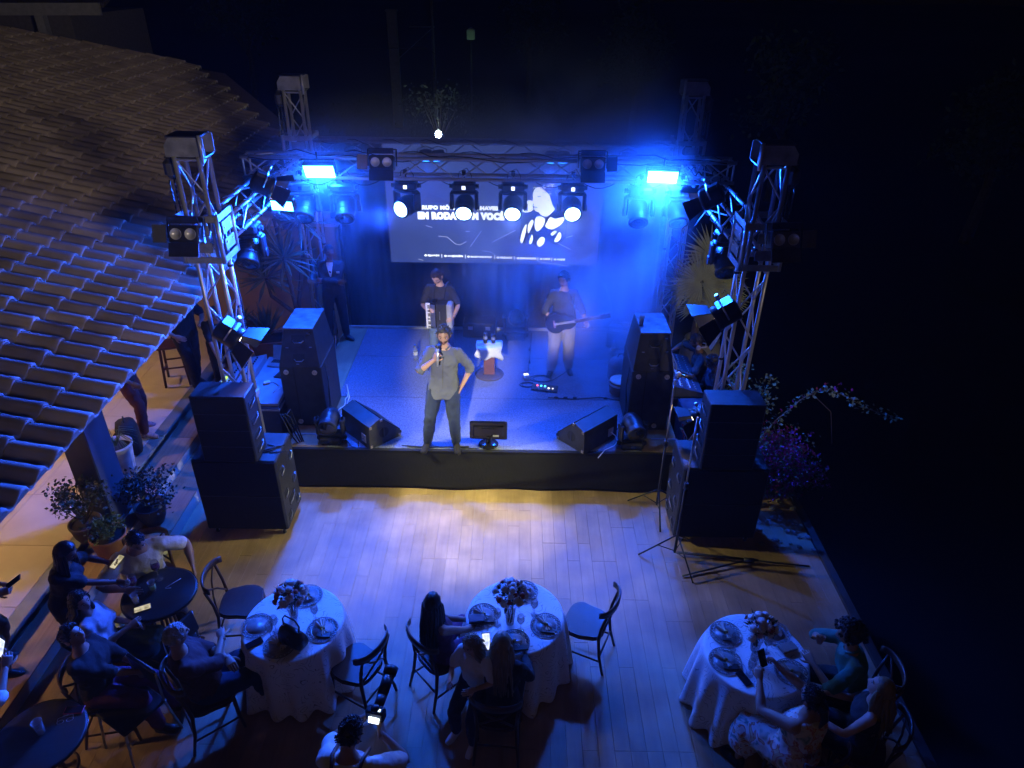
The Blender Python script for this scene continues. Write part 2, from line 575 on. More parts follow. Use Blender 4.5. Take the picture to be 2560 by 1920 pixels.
for it in range(-32, 52):
    for is_ in range(24):
        p = roof_pt(is_ * TE, it * TW)
        if not inpoly(p.x, p.y) and not (is_ == 0 and p.y < 13): continue
        if p.y > 15 and is_ == 0: continue
        q = Rw @ p
        if q.z > -0.5: scr = (9, 9); dist = 99
        else: scr = (FPX * q.x / -q.z / 1280, FPX * q.y / -q.z / 960); dist = q.length
        vis = abs(scr[0]) < 1.06 and abs(scr[1]) < 1.06
        cand.append((0 if vis else 1, dist, is_, it, p))
cand.sort(key=lambda c: c[:2])
for k, (v_, d_, is_, it, p) in enumerate(cand[:300]):
    o = link('roof_tile', tile_me, pav)
    M = TM[pav.name].inverted() @ Matrix.Translation(p + V((0, 0, rt.uniform(-.005, .005)))) @ (TR @ rotm('Z', rt.uniform(-.014, .014))).to_4x4()
    o.matrix_local = M
arr = np.array(tvs); allv = []; allf = []
pvi = TM[pav.name].inverted()
for k, (v_, d_, is_, it, p) in enumerate(cand[300:]):
    M = pvi @ Matrix.Translation(p + V((0, 0, rt.uniform(-.005, .005)))) @ (TR @ rotm('Z', rt.uniform(-.014, .014))).to_4x4()
    Mn = np.array(M)
    allv.append(arr @ Mn[:3, :3].T + Mn[:3, 3])
    o_ = k * len(tvs)
    allf += [tuple(i + o_ for i in f) for f in tfs]
me = bpy.data.meshes.new('roof_tiles_beyond')
me.from_pydata(np.concatenate(allv).tolist(), [], allf)
me.polygons.foreach_set('use_smooth', [True] * len(allf))
me.materials.append(CT)
tag(link('roof_tiles_beyond', me, pav), kind='stuff')
# deck under the tiles, fascia, beam, rafters, column
mb = MB()
a = [roof_pt(.06, -8.4, -.03), roof_pt(.06, 8.0, -.03), roof_pt(3.6, 12.6, -.03), roof_pt(7.3, 9.7, -.03), roof_pt(8.4, -8.4, -.03)]
b = [p - V((0, 0, .04)) for p in a]
mb.add(a + b, [(0, 1, 2, 3, 4), (9, 8, 7, 6, 5)] + [(i, i + 5, (i + 1) % 5 + 5, (i + 1) % 5) for i in range(5)])
mb.build('roof_deck', mat('roof_lining_wood', (0.16, 0.11, 0.07), 0.7), pav, world=True)
mb = MB()
p0, p1 = roof_pt(1.2, -8.2, -.2), roof_pt(1.2, 7.8, -.2)
dirv = (p1 - p0)
mb.box((p0 + p1) / 2, (.16, dirv.length, .24), rotm('Z', ROT))
mb.build('beam', mat('roof_beam_wood', (0.12, 0.08, 0.05), 0.6), pav, world=True)
mb = MB()
mb.rbox((-4.83, 6.55, 1.50), (.30, .42, 2.24), .012)
mb.build('column', SLATE, pav, world=True)
mb = MB(); mb.rbox((-4.83, 6.55, .42), (.36, .48, .06), .01)
mb.build('column_base', SLATE, pav, world=True)
# ceiling lamps under the roof (they light the terrace)
LAMPG = mat('warm_lamp_glass', (1, .8, .5), .4, emit=(1.0, .62, .26), estr=12)
for k, (lx, ly) in enumerate(((-6.9, 3.4), (-6.9, 6.6), (-6.9, 9.6))):
    lt = thing('pendant_lamp', ('warm pendant lamp under the near end of tiled roof', 'warm pendant lamp under the middle of tiled roof', 'warm pendant lamp under the far end of tiled roof')[k], 'lamp', (lx, ly, 2.55), 0, 'pendant lamps under the pavilion roof')
    MB().lathe([(.02, .14), (.05, .12), (.14, .0), (.135, .0), (.04, .11)], 16).build('shade', BLK, lt)
    MB().ell((0, 0, .02), (.045, .045, .05)).build('bulb', LAMPG, lt)
    MB().cyl((0, 0, .13), (0, 0, .9), .006, n=6).build('cord', BLK, lt)
    lamp('pendant_light', 'SPOT', lt, (lx, ly, 2.53), (lx, ly, 0), W_PEND[k], (1.0, .60, .25), .06, rad(150), .6)
# ================================================================== STAGE
SZ, SX0, SX1, SY0, SY1 = 0.60, -3.02, 2.22, 7.70, 11.38
stage = thing('stage', 'low concert stage with grey carpet and black front skirt', 'stage', (-.4, 9.5, 0))
PLY = wood_mat('worn_plywood', (0.42, 0.30, 0.16), (0.30, 0.21, 0.11), 0.6, axis=1, rnd=.05, grain=.5)
MB().box(((SX0 + SX1) / 2, (SY0 + SY1) / 2, .30), (SX1 - SX0, SY1 - SY0, .58)).build('deck', PLY, stage, world=True)
CARP = mat('grey_stage_carpet', (0.145, 0.165, 0.21), 0.95, 0, 0.5, 55, 0.5, 220, sheen=.3)
# carpet laid in three runs with visible joints
ys = [7.72, 9.02, 10.3, 11.33]
for k in range(3):
    xa = -2.50 if k == 0 else -2.62
    xb = 1.72 if k == 0 else 1.95
    mb = MB()
    mb.rbox(((xa + xb) / 2, (ys[k] + ys[k + 1]) / 2, SZ - .001), (xb - xa, ys[k + 1] - ys[k] - .008, .01), .003)
    mb.build('carpet_run', CARP, stage, world=True)
for xx in (SX0 + .2, SX1 - .14):
    mb = MB(); mb.box((xx, 9.5, .596), (.38 if xx < 0 else .28, 3.5, .008)); mb.build('side_board', PLY, stage, world=True)
mb = MB(); mb.box((-.4, 11.36, .615), (5.1, .035, .05)); mb.build('back_edge_strip', ALUD, stage, world=True)
for xx, w in ((-2.86, .34), (2.06, .36)):
    mb = MB(); mb.box((xx, 8.02, .604), (w, .03, .012)); mb.build('silver_trim', ALU, stage, world=True)
# skirt: gently folded black cloth hung from the front edge, hem on the floor
SKIRT = mat('black_skirt_cloth', (0.006, 0.006, 0.007), 0.85, 0, 0.2, 6, 0.3, 30)
mb = MB(); vs, fs = [], []
NX, NZ = 150, 14
for j in range(NZ + 1):
    for i in range(NX + 1):
        u, v = i / NX, j / NZ
        x = SX0 - .03 + (SX1 - SX0 + .06) * u
        w = mnoise.noise(V((x * 1.6, v * .9, 1))) * .03 + mnoise.noise(V((x * .7 + v * 2.2, v * 3.5 + x, 5))) * .022
        vs.append((x, SY0 - .03 - v * .05 + w * (0.25 + v), .598 - v * (.585 + .012 * mnoise.noise(V((x * 2, 0, 0))))))
for j in range(NZ):
    for i in range(NX):
        a = j * (NX + 1) + i
        fs.append((a, a + NX + 1, a + NX + 2, a + 1))
mb.add(vs, fs, True)
sk = mb.build('skirt', SKIRT, stage, world=True)
sol = sk.modifiers.new('t', 'SOLIDIFY'); sol.thickness = .006
mb = MB()
mb.box((-.4, SY0 - .012, .594), (SX1 - SX0, .05, .022)); mb.build('front_edge', SKIRT, stage, world=True)

# --- black backdrop with folds
CURT = mat('black_backdrop_cloth', (0.007, 0.007, 0.009), 0.95, 0, 0.15, 4, 0.2, 40)
bdrop = thing('backdrop_curtain', 'black backdrop curtain hanging behind the stage and screen', 'curtain', (-.35, 11.55, 0))
mb = MB(); vs, fs = [], []
NX, NZ = 200, 10
for j in range(NZ + 1):
    for i in range(NX + 1):
        u, v = i / NX, j / NZ
        x = -2.95 + 5.35 * u
        w = .035 * math.sin(x * 21 + 1.5 * math.sin(x * 2.3)) + .02 * mnoise.noise(V((x * 3, v * 2, 0)))
        vs.append((x, 11.56 + w, .02 + 3.48 * v))
for j in range(NZ):
    for i in range(NX):
        a = j * (NX + 1) + i
        fs.append((a, a + 1, a + NX + 2, a + NX + 1))
mb.add(vs, fs, True)
cl = mb.build('cloth', CURT, bdrop, world=True)
sol = cl.modifiers.new('t', 'SOLIDIFY'); sol.thickness = .008

# --- screen
def emis(name, col, s, noise=0.0, scale=3.0, col2=None):
    m = bpy.data.materials.new(name); m.use_nodes = True
    nt = m.node_tree; N, L = nt.nodes, nt.links
    b = N['Principled BSDF']; b.inputs['Base Color'].default_value = (.01, .01, .012, 1); b.inputs['Roughness'].default_value = .5
    b.inputs['Emission Color'].default_value = (*col, 1); b.inputs['Emission Strength'].default_value = s
    if col2:
        tc = N.new('ShaderNodeTexCoord'); nz = N.new('ShaderNodeTexNoise'); nz.inputs['Scale'].default_value = scale; nz.inputs['Detail'].default_value = 7
        L.new(tc.outputs['Object'], nz.inputs['Vector'])
        mr = N.new('ShaderNodeMapRange'); mr.inputs[1].default_value = .35; mr.inputs[2].default_value = .68
        L.new(nz.outputs[0], mr.inputs[0])
        mx = N.new('ShaderNodeMix'); mx.data_type = 'RGBA'; mx.inputs['A'].default_value = (*col, 1); mx.inputs['B'].default_value = (*col2, 1)
        L.new(mr.outputs[0], mx.inputs['Factor']); L.new(mx.outputs['Result'], b.inputs['Emission Color'])
    return m
SCX0, SCX1, SCZ0, SCZ1, SCY = -2.10, 1.35, 1.86, 3.78, 11.30
scr = thing('led_screen', 'wide lit screen with white lettering hanging behind the stage', 'screen', ((SCX0 + SCX1) / 2, SCY, SCZ0))
MB().box(((SCX0 + SCX1) / 2, SCY + .05, (SCZ0 + SCZ1) / 2), (SCX1 - SCX0 + .04, .07, SCZ1 - SCZ0 + .04)).build('cabinet', BLK, scr, world=True)
SCRM = emis('screen_grey_blue', (.055, .085, .27), 1.0, col2=(.038, .062, .23), scale=1.6)
MB().box(((SCX0 + SCX1) / 2, SCY + .012, (SCZ0 + SCZ1) / 2), (SCX1 - SCX0, .01, SCZ1 - SCZ0)).build('panel', SCRM, scr, world=True)
SCW = emis('screen_white', (.85, .92, 1), 1.8)
SCW2 = emis('screen_white_dim', (.55, .6, .9), 1.0)
SCD = emis('screen_dark', (.012, .016, .06), 1.0)
SCD2 = emis('screen_mid', (.045, .06, .2), 1.0)
def sm(x, y):      # a point of the screen picture, from its own picture grid
    return (SCX0 + (x - 45) / 2150 * (SCX1 - SCX0), SCZ0 + (968 - y) / 619)
def round_pts(pts, n_=4):
    out, m_ = [], len(pts)
    for i in range(m_):
        p0, p1, p2, p3 = (V((*pts[(i + k - 1) % m_], 0)) for k in range(4))
        for k in range(n_):
            t = k / n_
            q = .5 * (2 * p1 + (p2 - p0) * t + (2 * p0 - 5 * p1 + 4 * p2 - p3) * t * t + (3 * p1 - p0 - 3 * p2 + p3) * t ** 3)
            out.append((q.x, q.y))
    return out
def scr_poly(pts, name, m, lvl, soft=False):
    q = [sm(*p) for p in (round_pts(pts) if soft else pts)]
    y = SCY + .005 - .002 * lvl
    mb = MB()
    mb.add([(a, y, b) for a, b in q] + [(a, y + .001, b) for a, b in q], [tuple(range(len(q)))] + [(i, i + len(q), (i + 1) % len(q) + len(q), (i + 1) % len(q)) for i in range(len(q))])
    return mb.build(name, m, scr, world=True)
def text_mesh(txt, size, bold=0.0, space=1.0):
    cu = bpy.data.curves.new('t', 'FONT')
    cu.body = txt; cu.size = size; cu.offset = bold; cu.extrude = .0015; cu.space_character = space
    cu.resolution_u = 3
    o = bpy.data.objects.new('t', cu); COL.objects.link(o)
    dg = bpy.context.evaluated_depsgraph_get()
    me = bpy.data.meshes.new_from_object(o.evaluated_get(dg))
    bpy.data.objects.remove(o)
    return me
def scr_text(txt, x0, x1, ybase, hpx, bold):
    me = text_mesh(txt, hpx / 619 / .70, bold, 1.12)
    w = max(v.co.x for v in me.vertices)
    ax, az = sm(x0, ybase)
    k = (sm(x1, 0)[0] - ax) / w
    for v in me.vertices: v.co = V((ax + v.co.x * k, SCY - .003 - v.co.z, az + v.co.y))
    inv = TM[scr.name].inverted()
    for v in me.vertices: v.co = inv @ v.co
    me.materials.append(SCW)
    return link('lettering', me, scr)
scr_text('GRUPO M\u00d4NACO & CHAVES', 350, 1165, 405, 36, .006)
scr_text('EM RODA COM VOC\u00ca', 350, 1225, 500, 62, .013)
# faint triangles and scratch lines of the picture's background
scr_poly([(350, 290), (470, 240), (690, 340), (690, 350), (470, 256)], 'picture_shape', SCD2, 1)
scr_poly([(410, 320), (480, 246), (700, 345), (640, 350)], 'picture_shape', SCD2, 2)
for k, ln in enumerate([[(425, 573), (490, 592)], [(550, 682), (640, 690), (720, 762), (770, 772), (835, 735)], [(875, 788), (990, 622)], [(1100, 740), (1280, 640), (1340, 610)], [(1000, 832), (1080, 842), (1150, 888)], [(620, 90), (780, 140), (940, 230)], [(1580, 940), (1760, 965), (1900, 985)], [(1860, 680), (1925, 658)], [(1780, 740), (1910, 805)], [(330, 930), (380, 945)], [(830, 628), (872, 628)]]):
    q = [V((sm(*p)[0], SCY, sm(*p)[1])) for p in ln]
    mb = MB(); mb.tube(q, .0035, 4, smooth=False); mb.build('picture_line', SCW2, scr, world=True)
# performer in the picture: curly dark hair, pale face, raised microphone hand, dark jacket with bright folds
scr_poly([(1500, 230), (1512, 180), (1545, 148), (1600, 128), (1660, 132), (1712, 150), (1752, 190), (1770, 250), (1764, 310), (1740, 352), (1712, 372), (1690, 330), (1640, 300), (1570, 230)], 'picture_hair', SCD, 2, True)
rh_ = random.Random(12)
for k in range(34):
    a = rh_.uniform(0, 6.28); cx, cy = 1640 + rh_.uniform(-120, 118), 200 + rh_.uniform(-62, 90)
    if (cx - 1640) ** 2 / 125 ** 2 + (cy - 225) ** 2 / 105 ** 2 > 1 or (cx < 1650 and cy > 235): continue
    r = rh_.uniform(9, 17)
    q = [V((sm(cx + r * math.cos(a + b), cy + r * math.sin(a + b))[0], SCY - .002, sm(cx + r * math.cos(a + b), cy + r * math.sin(a + b))[1])) for b in np.arange(0, 4.0, .6)]
    mb = MB(); mb.tube(q, .0045, 4, smooth=False); mb.build('picture_curl', SCW2 if k % 3 else SCW, scr, world=True)
scr_poly([(1512, 215), (1540, 178), (1585, 172), (1625, 205), (1668, 245), (1690, 300), (1705, 345), (1728, 385), (1700, 425), (1650, 462), (1596, 448), (1570, 418), (1540, 412), (1524, 388), (1528, 366), (1514, 352), (1520, 338), (1502, 318), (1512, 285), (1506, 250)], 'picture_face', SCW, 3, True)
scr_poly([(1545, 262), (1575, 254), (1592, 262), (1570, 272)], 'picture_eye', SCW2, 4, True)
scr_poly([(1528, 362), (1556, 366), (1562, 378), (1532, 376)], 'picture_mouth', SCW2, 4, True)
scr_poly([(1425, 335), (1450, 308), (1490, 304), (1512, 326), (1506, 360), (1516, 392), (1478, 420), (1430, 424), (1404, 410), (1418, 372)], 'picture_hand', SCW, 3, True)
scr_poly([(1400, 472), (1440, 430), (1530, 396), (1575, 420), (1640, 470), (1700, 430), (1760, 402), (1822, 424), (1858, 500), (1864, 580), (1846, 690), (1800, 742), (1760, 766), (1690, 730), (1640, 722), (1560, 768), (1500, 742), (1450, 746), (1372, 722), (1384, 640), (1392, 560)], 'picture_jacket', SCD, 1, True)
for pl in ([(1540, 482), (1580, 462), (1632, 486), (1628, 540), (1600, 588), (1560, 618), (1534, 570)], [(1642, 566), (1664, 508), (1690, 470), (1740, 486), (1790, 474), (1836, 470), (1812, 530), (1770, 566), (1706, 596)], [(1390, 722), (1402, 650), (1420, 590), (1448, 544), (1446, 610), (1428, 690), (1408, 744)], [(1560, 742), (1582, 696), (1612, 676), (1640, 694), (1628, 750), (1586, 780)], [(1480, 742), (1492, 690), (1510, 652), (1518, 700), (1500, 752)], [(1738, 722), (1760, 668), (1786, 624), (1808, 652), (1800, 690), (1772, 724)], [(1466, 560), (1500, 500), (1520, 520), (1500, 580), (1470, 640)], [(1700, 640), (1740, 610), (1758, 622), (1716, 660)]):
    scr_poly(pl, 'picture_fold', SCW, 2, True)
# sponsor row: small marks and bars
def bar(x, y, w, h, lvl=2): scr_poly([(x, y - h / 2), (x + w, y - h / 2), (x + w, y + h / 2), (x, y + h / 2)], 'sponsor_mark', SCW, lvl)
def dia(x, y, r): scr_poly([(x - r, y), (x, y - r * .8), (x + r, y), (x, y + r * .8)], 'sponsor_mark', SCW, 2)
rsp = random.Random(5)
for x0, x1 in ((392, 555), (598, 800), (838, 1105), (1145, 1310), (1355, 1555), (1595, 1700), (1740, 1870)):
    yy = 890 + (x0 - 392) * .018
    dia(x0 + 16, yy, 17)
    xx = x0 + 38
    while xx < x1 - 8:
        w = rsp.choice((6, 9, 12)); bar(xx, yy + rsp.uniform(-2, 2), w, rsp.choice((15, 19, 24))); xx += w + 4
    if x1 < 1850: bar(x1 + 18, yy + 4, 5, 42)
lamp('screen_light', 'AREA', scr, (-.4, SCY - .03, 2.8), (-.4, 8, 2.0), 26, (.03, .12, 1.0), 3.3, size_y=1.8)

# ================================================================== TRUSS
RC, RB = .024, .0105
def truss(root, p0, p1, up, w=.25, h=.25, bay=.33, skip=()):
    p0, p1 = V(p0), V(p1); d = (p1 - p0); Ln = d.length; d.normalize()
    up = V(up); up = (up - d * up.dot(d)).normalized(); sd = d.cross(up)
    cn = [(-1, -1), (1, -1), (1, 1), (-1, 1)]
    def P(c, t): return p0 + d * t + sd * (w / 2 * c[0]) + up * (h / 2 * c[1])
    for c in cn:
        mb = MB(); mb.cyl(P(c, 0), P(c, Ln), RC, n=12); mb.build('chord', ALU, root, world=True)
    nb = max(2, round(Ln / bay)); st = Ln / nb
    for f in range(4):
        a, b = cn[f], cn[(f + 1) % 4]
        for k in range(nb):
            if f in skip and k % 3: continue
            q0, q1 = (a, b) if (k + f) % 2 == 0 else (b, a)
            mb = MB(); mb.cyl(P(q0, k * st + .02), P(q1, (k + 1) * st - .02), RB, n=7, caps=False); mb.build('brace', ALU, root, world=True)
        for t in (.03, Ln - .03):
            mb = MB(); mb.cyl(P(a, t), P(b, t), RB * 1.3, n=7, caps=False); mb.build('end_rung', ALU, root, world=True)
TW_X = {'L': -3.36, 'R': 2.61}
TW_Y = {'F': 7.45, 'B': 11.33}
TOWERS = {}
names = {('L', 'F'): 'front truss tower standing beside the tiled roof', ('R', 'F'): 'front truss tower rising above the bougainvillea',
         ('L', 'B'): 'back truss tower behind the man in the suit', ('R', 'B'): 'back truss tower next to the big fan palm'}
PLATE = mat('weathered_white_plate', (0.20, 0.21, 0.22), 0.55, 0.1, 0.35, 9, 0.12, 60)
for sx in 'LR':
    for fb in 'FB':
        X, Y = TW_X[sx], TW_Y[fb]
        sg = -1 if sx == 'L' else 1
        t = thing('truss_tower', names[(sx, fb)], 'truss tower', (X, Y, 0), 0, 'four truss towers of the stage')
        TOWERS[sx + fb] = t
        top = 4.46 if fb == 'F' else 4.55
        truss(t, (X, Y, .03), (X, Y, top), (0, 1, 0), bay=.42)
        mb = MB(); mb.box((X, Y, .015), (.62, .62, .03)); mb.build('base_plate', ALUD, t, world=True)
        # head block: white cheek plates with the pulley hanging outside
        for yy in (-.13, .13):
            mb = MB()
            xs = [(X - sg * .20), (X + sg * .14), (X + sg * .20), (X + sg * .20), (X - sg * .20)]
            zs = [top + .19, top + .19, top + .11, top + .0, top + .0]
            pts = list(zip(xs, zs))
            mb.add([(a, Y + yy - .006, b) for a, b in pts] + [(a, Y + yy + .006, b) for a, b in pts], [(0, 1, 2, 3, 4), (9, 8, 7, 6, 5)] + [(i, (i + 5), (i + 1) % 5 + 5, (i + 1) % 5) for i in range(5)])
            for bx, bz in ((-.16, .04), (-.1, .16), (.02, .04), (.15, .05), (.06, .16)):
                mb.cyl((X + sg * bx, Y + yy - .014, top + bz), (X + sg * bx, Y + yy + .014, top + bz), .013, n=8)
            mb.build('cheek_plate', PLATE, t, world=True)
        mb = MB(); mb.box((X, Y, top + .196), (.34, .27, .012)); mb.box((X + sg * .02, Y, top - .008), (.42, .24, .016)); mb.build('head_cover', BLK, t, world=True)
        mb = MB(); mb.cyl((X - sg * .18, Y - .16, top - .05), (X - sg * .18, Y - .16, top + .22), .018, n=8); mb.build('head_post', ALU, t, world=True)
        mb = MB(); mb.rbox((X + sg * .22, Y - .02, top - .14), (.15, .15, .22), .05); mb.build('chain_hoist', mat('hoist_housing', (.06, .06, .06), .6), t, world=True)
        # hoist chains: alternating links down to the sleeve block
        zlow = 3.86 if fb == 'F' else 3.75
        for off, zb in ((.19, zlow), (.22, zlow), (.27, 3.4 if fb == 'F' else 3.6)):
            mb = MB(); z = top - .26; k = 0
            while z > zb:
                r = rotm('Z', PI / 2 * (k % 2))
                mb.box((X + sg * off, Y - .03, z - .016), (.017, .006, .034), r); z -= .027; k += 1
            mb.build('chain', mat('dark_chain', (.05, .05, .055), .5, .7), t, world=True)
        # sleeve block
        z0, z1 = (3.36, 3.88) if fb == 'F' else (3.44, 3.92)
        h = .21
        for a in (-1, 1):
            for b in (-1, 1): mb = MB(); mb.cyl((X + a * h, Y + b * h, z0), (X + a * h, Y + b * h, z1), .024, n=10); mb.build('sleeve_post', ALU, t, world=True)
        for zz in (z0 + .035, z1 - .035):
            for a in (-1, 1):
                mb = MB(); mb.box((X, Y + a * (h + .012), zz), (2 * h, .008, .07)); mb.build('sleeve_band', PLATE, t, world=True)
                mb = MB(); mb.box((X + a * (h + .012), Y, zz), (.008, 2 * h, .07)); mb.build('sleeve_band', PLATE, t, world=True)
        for zz in ((z0 * .66 + z1 * .34), (z0 * .3 + z1 * .7)):
            mb = MB(); mb.box((X - sg * (h + .018), Y, zz), (.008, .26, .13)); mb.build('sleeve_plate', PLATE, t, world=True)
            mb = MB(); mb.box((X + .02, Y - h - .018, zz), (.20, .008, .11)); mb.build('sleeve_plate', PLATE, t, world=True)
        mb = MB()
        for dz in (.1, -.06):
            for dy in (-.08, .08): mb.cyl((X - sg * (h + .03), Y + dy, (z0 + z1) / 2 + dz), (X - sg * (h + .01), Y + dy, (z0 + z1) / 2 + dz), .012, n=7)
        mb.build('sleeve_bolts', CHROME, t, world=True)
        # mid joint collar
        for zz in (1.55,):
            mb = MB(); mb.box((X, Y - .155, zz), (.30, .03, .07)); mb.box((X, Y + .155, zz), (.30, .03, .07)); mb.box((X - .155, Y, zz), (.03, .28, .07)); mb.box((X + .155, Y, zz), (.03, .28, .07))
            mb.build('joint_collar', ALUD, t, world=True)
        # black cable running down one leg with ties
        mb = MB()
        xx = X - sg * .13; yy = Y + .16
        mb.tube([(xx + .02 * math.sin(z * 3), yy + .015 * math.sin(z * 5), z) for z in np.arange(.4, top - .4, .16)], .008, 5)
        for z in (.9, 1.5, 2.1, 2.7, 3.2): mb.cyl((X - sg * .125, Y + .125, z), (X - sg * .125, Y + .125, z + .025), .034, n=10)
        mb.build('cable', RUB, t, world=True)
def beam(name, label, p0, p1, up=(0, 0, 1), h=.26, w=.25):
    c = (V(p0) + V(p1)) / 2
    t = thing('truss_beam', label, 'truss beam', (c.x, c.y, c.z), 0, 'truss beams of the stage roof frame')
    truss(t, p0, p1, up, w, h, bay=.40, skip=(0, 2))
    return t
BM = {}
BM['front'] = beam('b', 'front truss beam carrying the lit moving heads and bright panels', (-3.62, 9.55, 3.86), (2.84, 9.55, 3.86))
BM['back'] = beam('b', 'back truss beam carrying the screen and backdrop', (-3.14, 11.33, 3.70), (2.39, 11.33, 3.70))
BM['left'] = beam('b', 'side truss beam next to the tiled roof', (-3.36, 7.70, 3.58), (-3.36, 11.10, 3.58))
BM['right'] = beam('b', 'side truss beam above the fan palms', (2.61, 7.70, 3.58), (2.61, 11.10, 3.58))
# cables wrapped along the beams
def wrap(root, p0, p1, r, turns, seed):
    rr = random.Random(seed); p0, p1 = V(p0), V(p1); u, w = perp(p1 - p0); pts = []
    n_ = int(turns * 7)
    for i in range(n_ + 1):
        t = i / n_; a = t * turns * 2 * PI + rr.uniform(-.3, .3); k = r * rr.uniform(.9, 1.5)
        pts.append(p0.lerp(p1, t) + (u * math.cos(a) + w * math.sin(a)) * k)
    mb = MB(); mb.tube(pts, .007, 5); mb.build('cable', RUB, root, world=True)
for sx in (-1, 1):
    X = TW_X['L'] if sx < 0 else TW_X['R']; rt_ = BM['left' if sx < 0 else 'right']
    wrap(rt_, (X - sx * .125, 7.8, 3.71), (X - sx * .125, 10.9, 3.71), .036, 10, 3)
    wrap(rt_, (X + sx * .125, 7.8, 3.71), (X + sx * .125, 10.9, 3.71), .04, 8, 4)
    wrap(rt_, (X - sx * .125, 7.8, 3.45), (X - sx * .125, 9.6, 3.45), .036, 6, 5)
wrap(BM['front'], (-3.5, 9.675, 3.99), (2.7, 9.675, 3.99), .034, 8, 6)
wrap(BM['front'], (-3.5, 9.425, 3.99), (2.7, 9.425, 3.99), .03, 4, 8)
wrap(BM['back'], (-3.0, 11.21, 3.83), (2.3, 11.21, 3.83), .032, 9, 7)
for k in range(9):
    x = -2.9 + k * .62
    mb = MB(); pts = [(x + .02 * math.sin(j), 9.43 - .03 * math.sin(j * .8), 3.73 - .05 * math.sin(j / 6 * PI) * 2.2) if False else (x + .1 * j, 9.42, 3.73 - .09 * math.sin(j / 5 * PI)) for j in range(6)]
    mb.tube(pts, .006, 5); mb.build('drooping_cable', RUB, BM['front'], world=True)
# ================================================================== LIGHTS ON THE RIG
def glow(name, col, s):
    return emis(name, col, s)
E_PANEL = glow('panel_leds', (.035, .26, 1.0), 60)
E_HEAD = glow('white_beam_lens', (.30, .55, 1.0), 22)
E_PAR = glow('blue_par_leds', (.02, .22, 1.0), 10)
E_FRES = glow('warm_fresnel_lens', (1.0, .74, .42), 14)
E_DISP = glow('white_display', (.8, .85, 1.0), 3)
REFL = mat('frosted_reflector', (.62, .64, .66), .25, .3, .1, 10)
HSG = mat('dark_fixture_housing', (.02, .022, .028), .38, 0.0, .25, 14, .1, 90)
def moving_head(label, loc, target, hang=True, lit=False, s=1.0, group='moving head lights', power=None, scale_beam=None, rz=0):
    loc = V(loc)
    t = thing('moving_head_light', label, 'stage light', loc, 0, group)
    k = -1 if hang else 1
    def z(a): return k * a * s
    mb = MB(); mb.rbox((0, 0, z(.055)), (.30 * s, .22 * s, .10 * s), .02 * s)
    for sx in (-1, 1):
        mb.rbox((sx * .155 * s, 0, z(.06)), (.05 * s, .10 * s, .05 * s), .012 * s)
        mb.cyl((sx * .18 * s, 0, z(.06)), (sx * .195 * s, 0, z(.06)), .03 * s, n=10)
    b = mb.build('base', HSG, t)
    mb = MB(); mb.box((0, -.112 * s, z(.055)), (.045 * s, .006, .045 * s)); mb.build('display', E_DISP if lit else LENS, b)
    pc = V((0, 0, z(.33)))
    d = (V(target) - (loc + pc)).normalized()
    yaw = math.atan2(d.x, -d.y)
    Ry = rotm('Z', yaw)
    mb = MB(Matrix(Ry.to_4x4()))
    mb.rbox((0, 0, z(.135)), (.33 * s, .14 * s, .05 * s), .02 * s)
    for sx in (-1, 1):
        mb.rbox((sx * .165 * s, 0, z(.25)), (.05 * s, .13 * s, .24 * s), .018 * s)
        mb.cyl((sx * .185 * s, 0, z(.33)), (sx * .2 * s, 0, z(.33)), .05 * s, n=12)
    mb.build('yoke', HSG, t)
    R = d.to_track_quat('Z', 'Y').to_matrix()
    mb = MB()
    prof = [(.03, -.19), (.085, -.175), (.118, -.11), (.128, 0), (.118, .06), (.115, .12), (.125, .135), (.125, .16), (.108, .162)]
    mb.lathe([(r * s, zz * s) for r, zz in prof], 20, pc, R)
    for q in range(5): mb.lathe([(.129 * s, (-.08 + q * .03) * s), (.133 * s, (-.074 + q * .03) * s), (.129 * s, (-.068 + q * .03) * s)], 20, pc, R, caps=False)
    h = mb.build('head', HSG, t)
    mb = MB(); mb.lathe([(.107 * s, .158 * s), (.09 * s, .170 * s), (.05 * s, .178 * s), (.008 * s, .181 * s)], 20, pc, R)
    mb.build('lens', E_HEAD if lit else LENS, h)
    if hang:
        mb = MB(); mb.cyl((0, 0, 0), (0, 0, .10 * s), .012, n=8); mb.box((0, 0, .115 * s), (.05, .06, .05)); mb.build('clamp', BLK, t)
        mb = MB(); mb.tube([(.08, .02, -.01), (.1, .03, .07), (.04, .02, .17), (-.06, .03, .12), (-.09, .02, .0)], .005, 5); mb.build('safety_cable', RUB, t)
    else:
        mb = MB()
        for a in (-1, 1):
            for c in (-1, 1): mb.cyl((a * .11 * s, c * .08 * s, -.0), (a * .11 * s, c * .08 * s, .012), .02 * s, n=8)
        mb.build('feet', RUB, t)
    if lit:
        p = loc + pc + d * .20 * s
        lamp('beam_light', 'SPOT', t, p, V(target), power or W_HEAD, scale_beam or COOL, .09, rad(60 if scale_beam else 80), .9)
    return t
hx = [(-1.48, (-4.4, 3.9, 2.8), 'first'), (-.71, (-.9, 2.6, .8), 'second'), (-.06, (-.2, 2.6, .8), 'third'), (.73, (1.0, 2.0, 1.2), 'fourth')]
for k, (x, tg, w) in enumerate(hx):
    moving_head(('leftmost lit moving head in front of the screen, its beam tipped left', 'lit moving head covering the lettering on the screen', 'lit moving head beside the raised hand in the screen picture', 'rightmost lit moving head in front of the screen picture jacket')[k], (x, 9.45, 3.70), tg, True, True, group='lit moving heads under the front beam', power=W_HEAD * (24 if k == 0 else 1), scale_beam=(.02, .09, 1.0) if k == 0 else None)
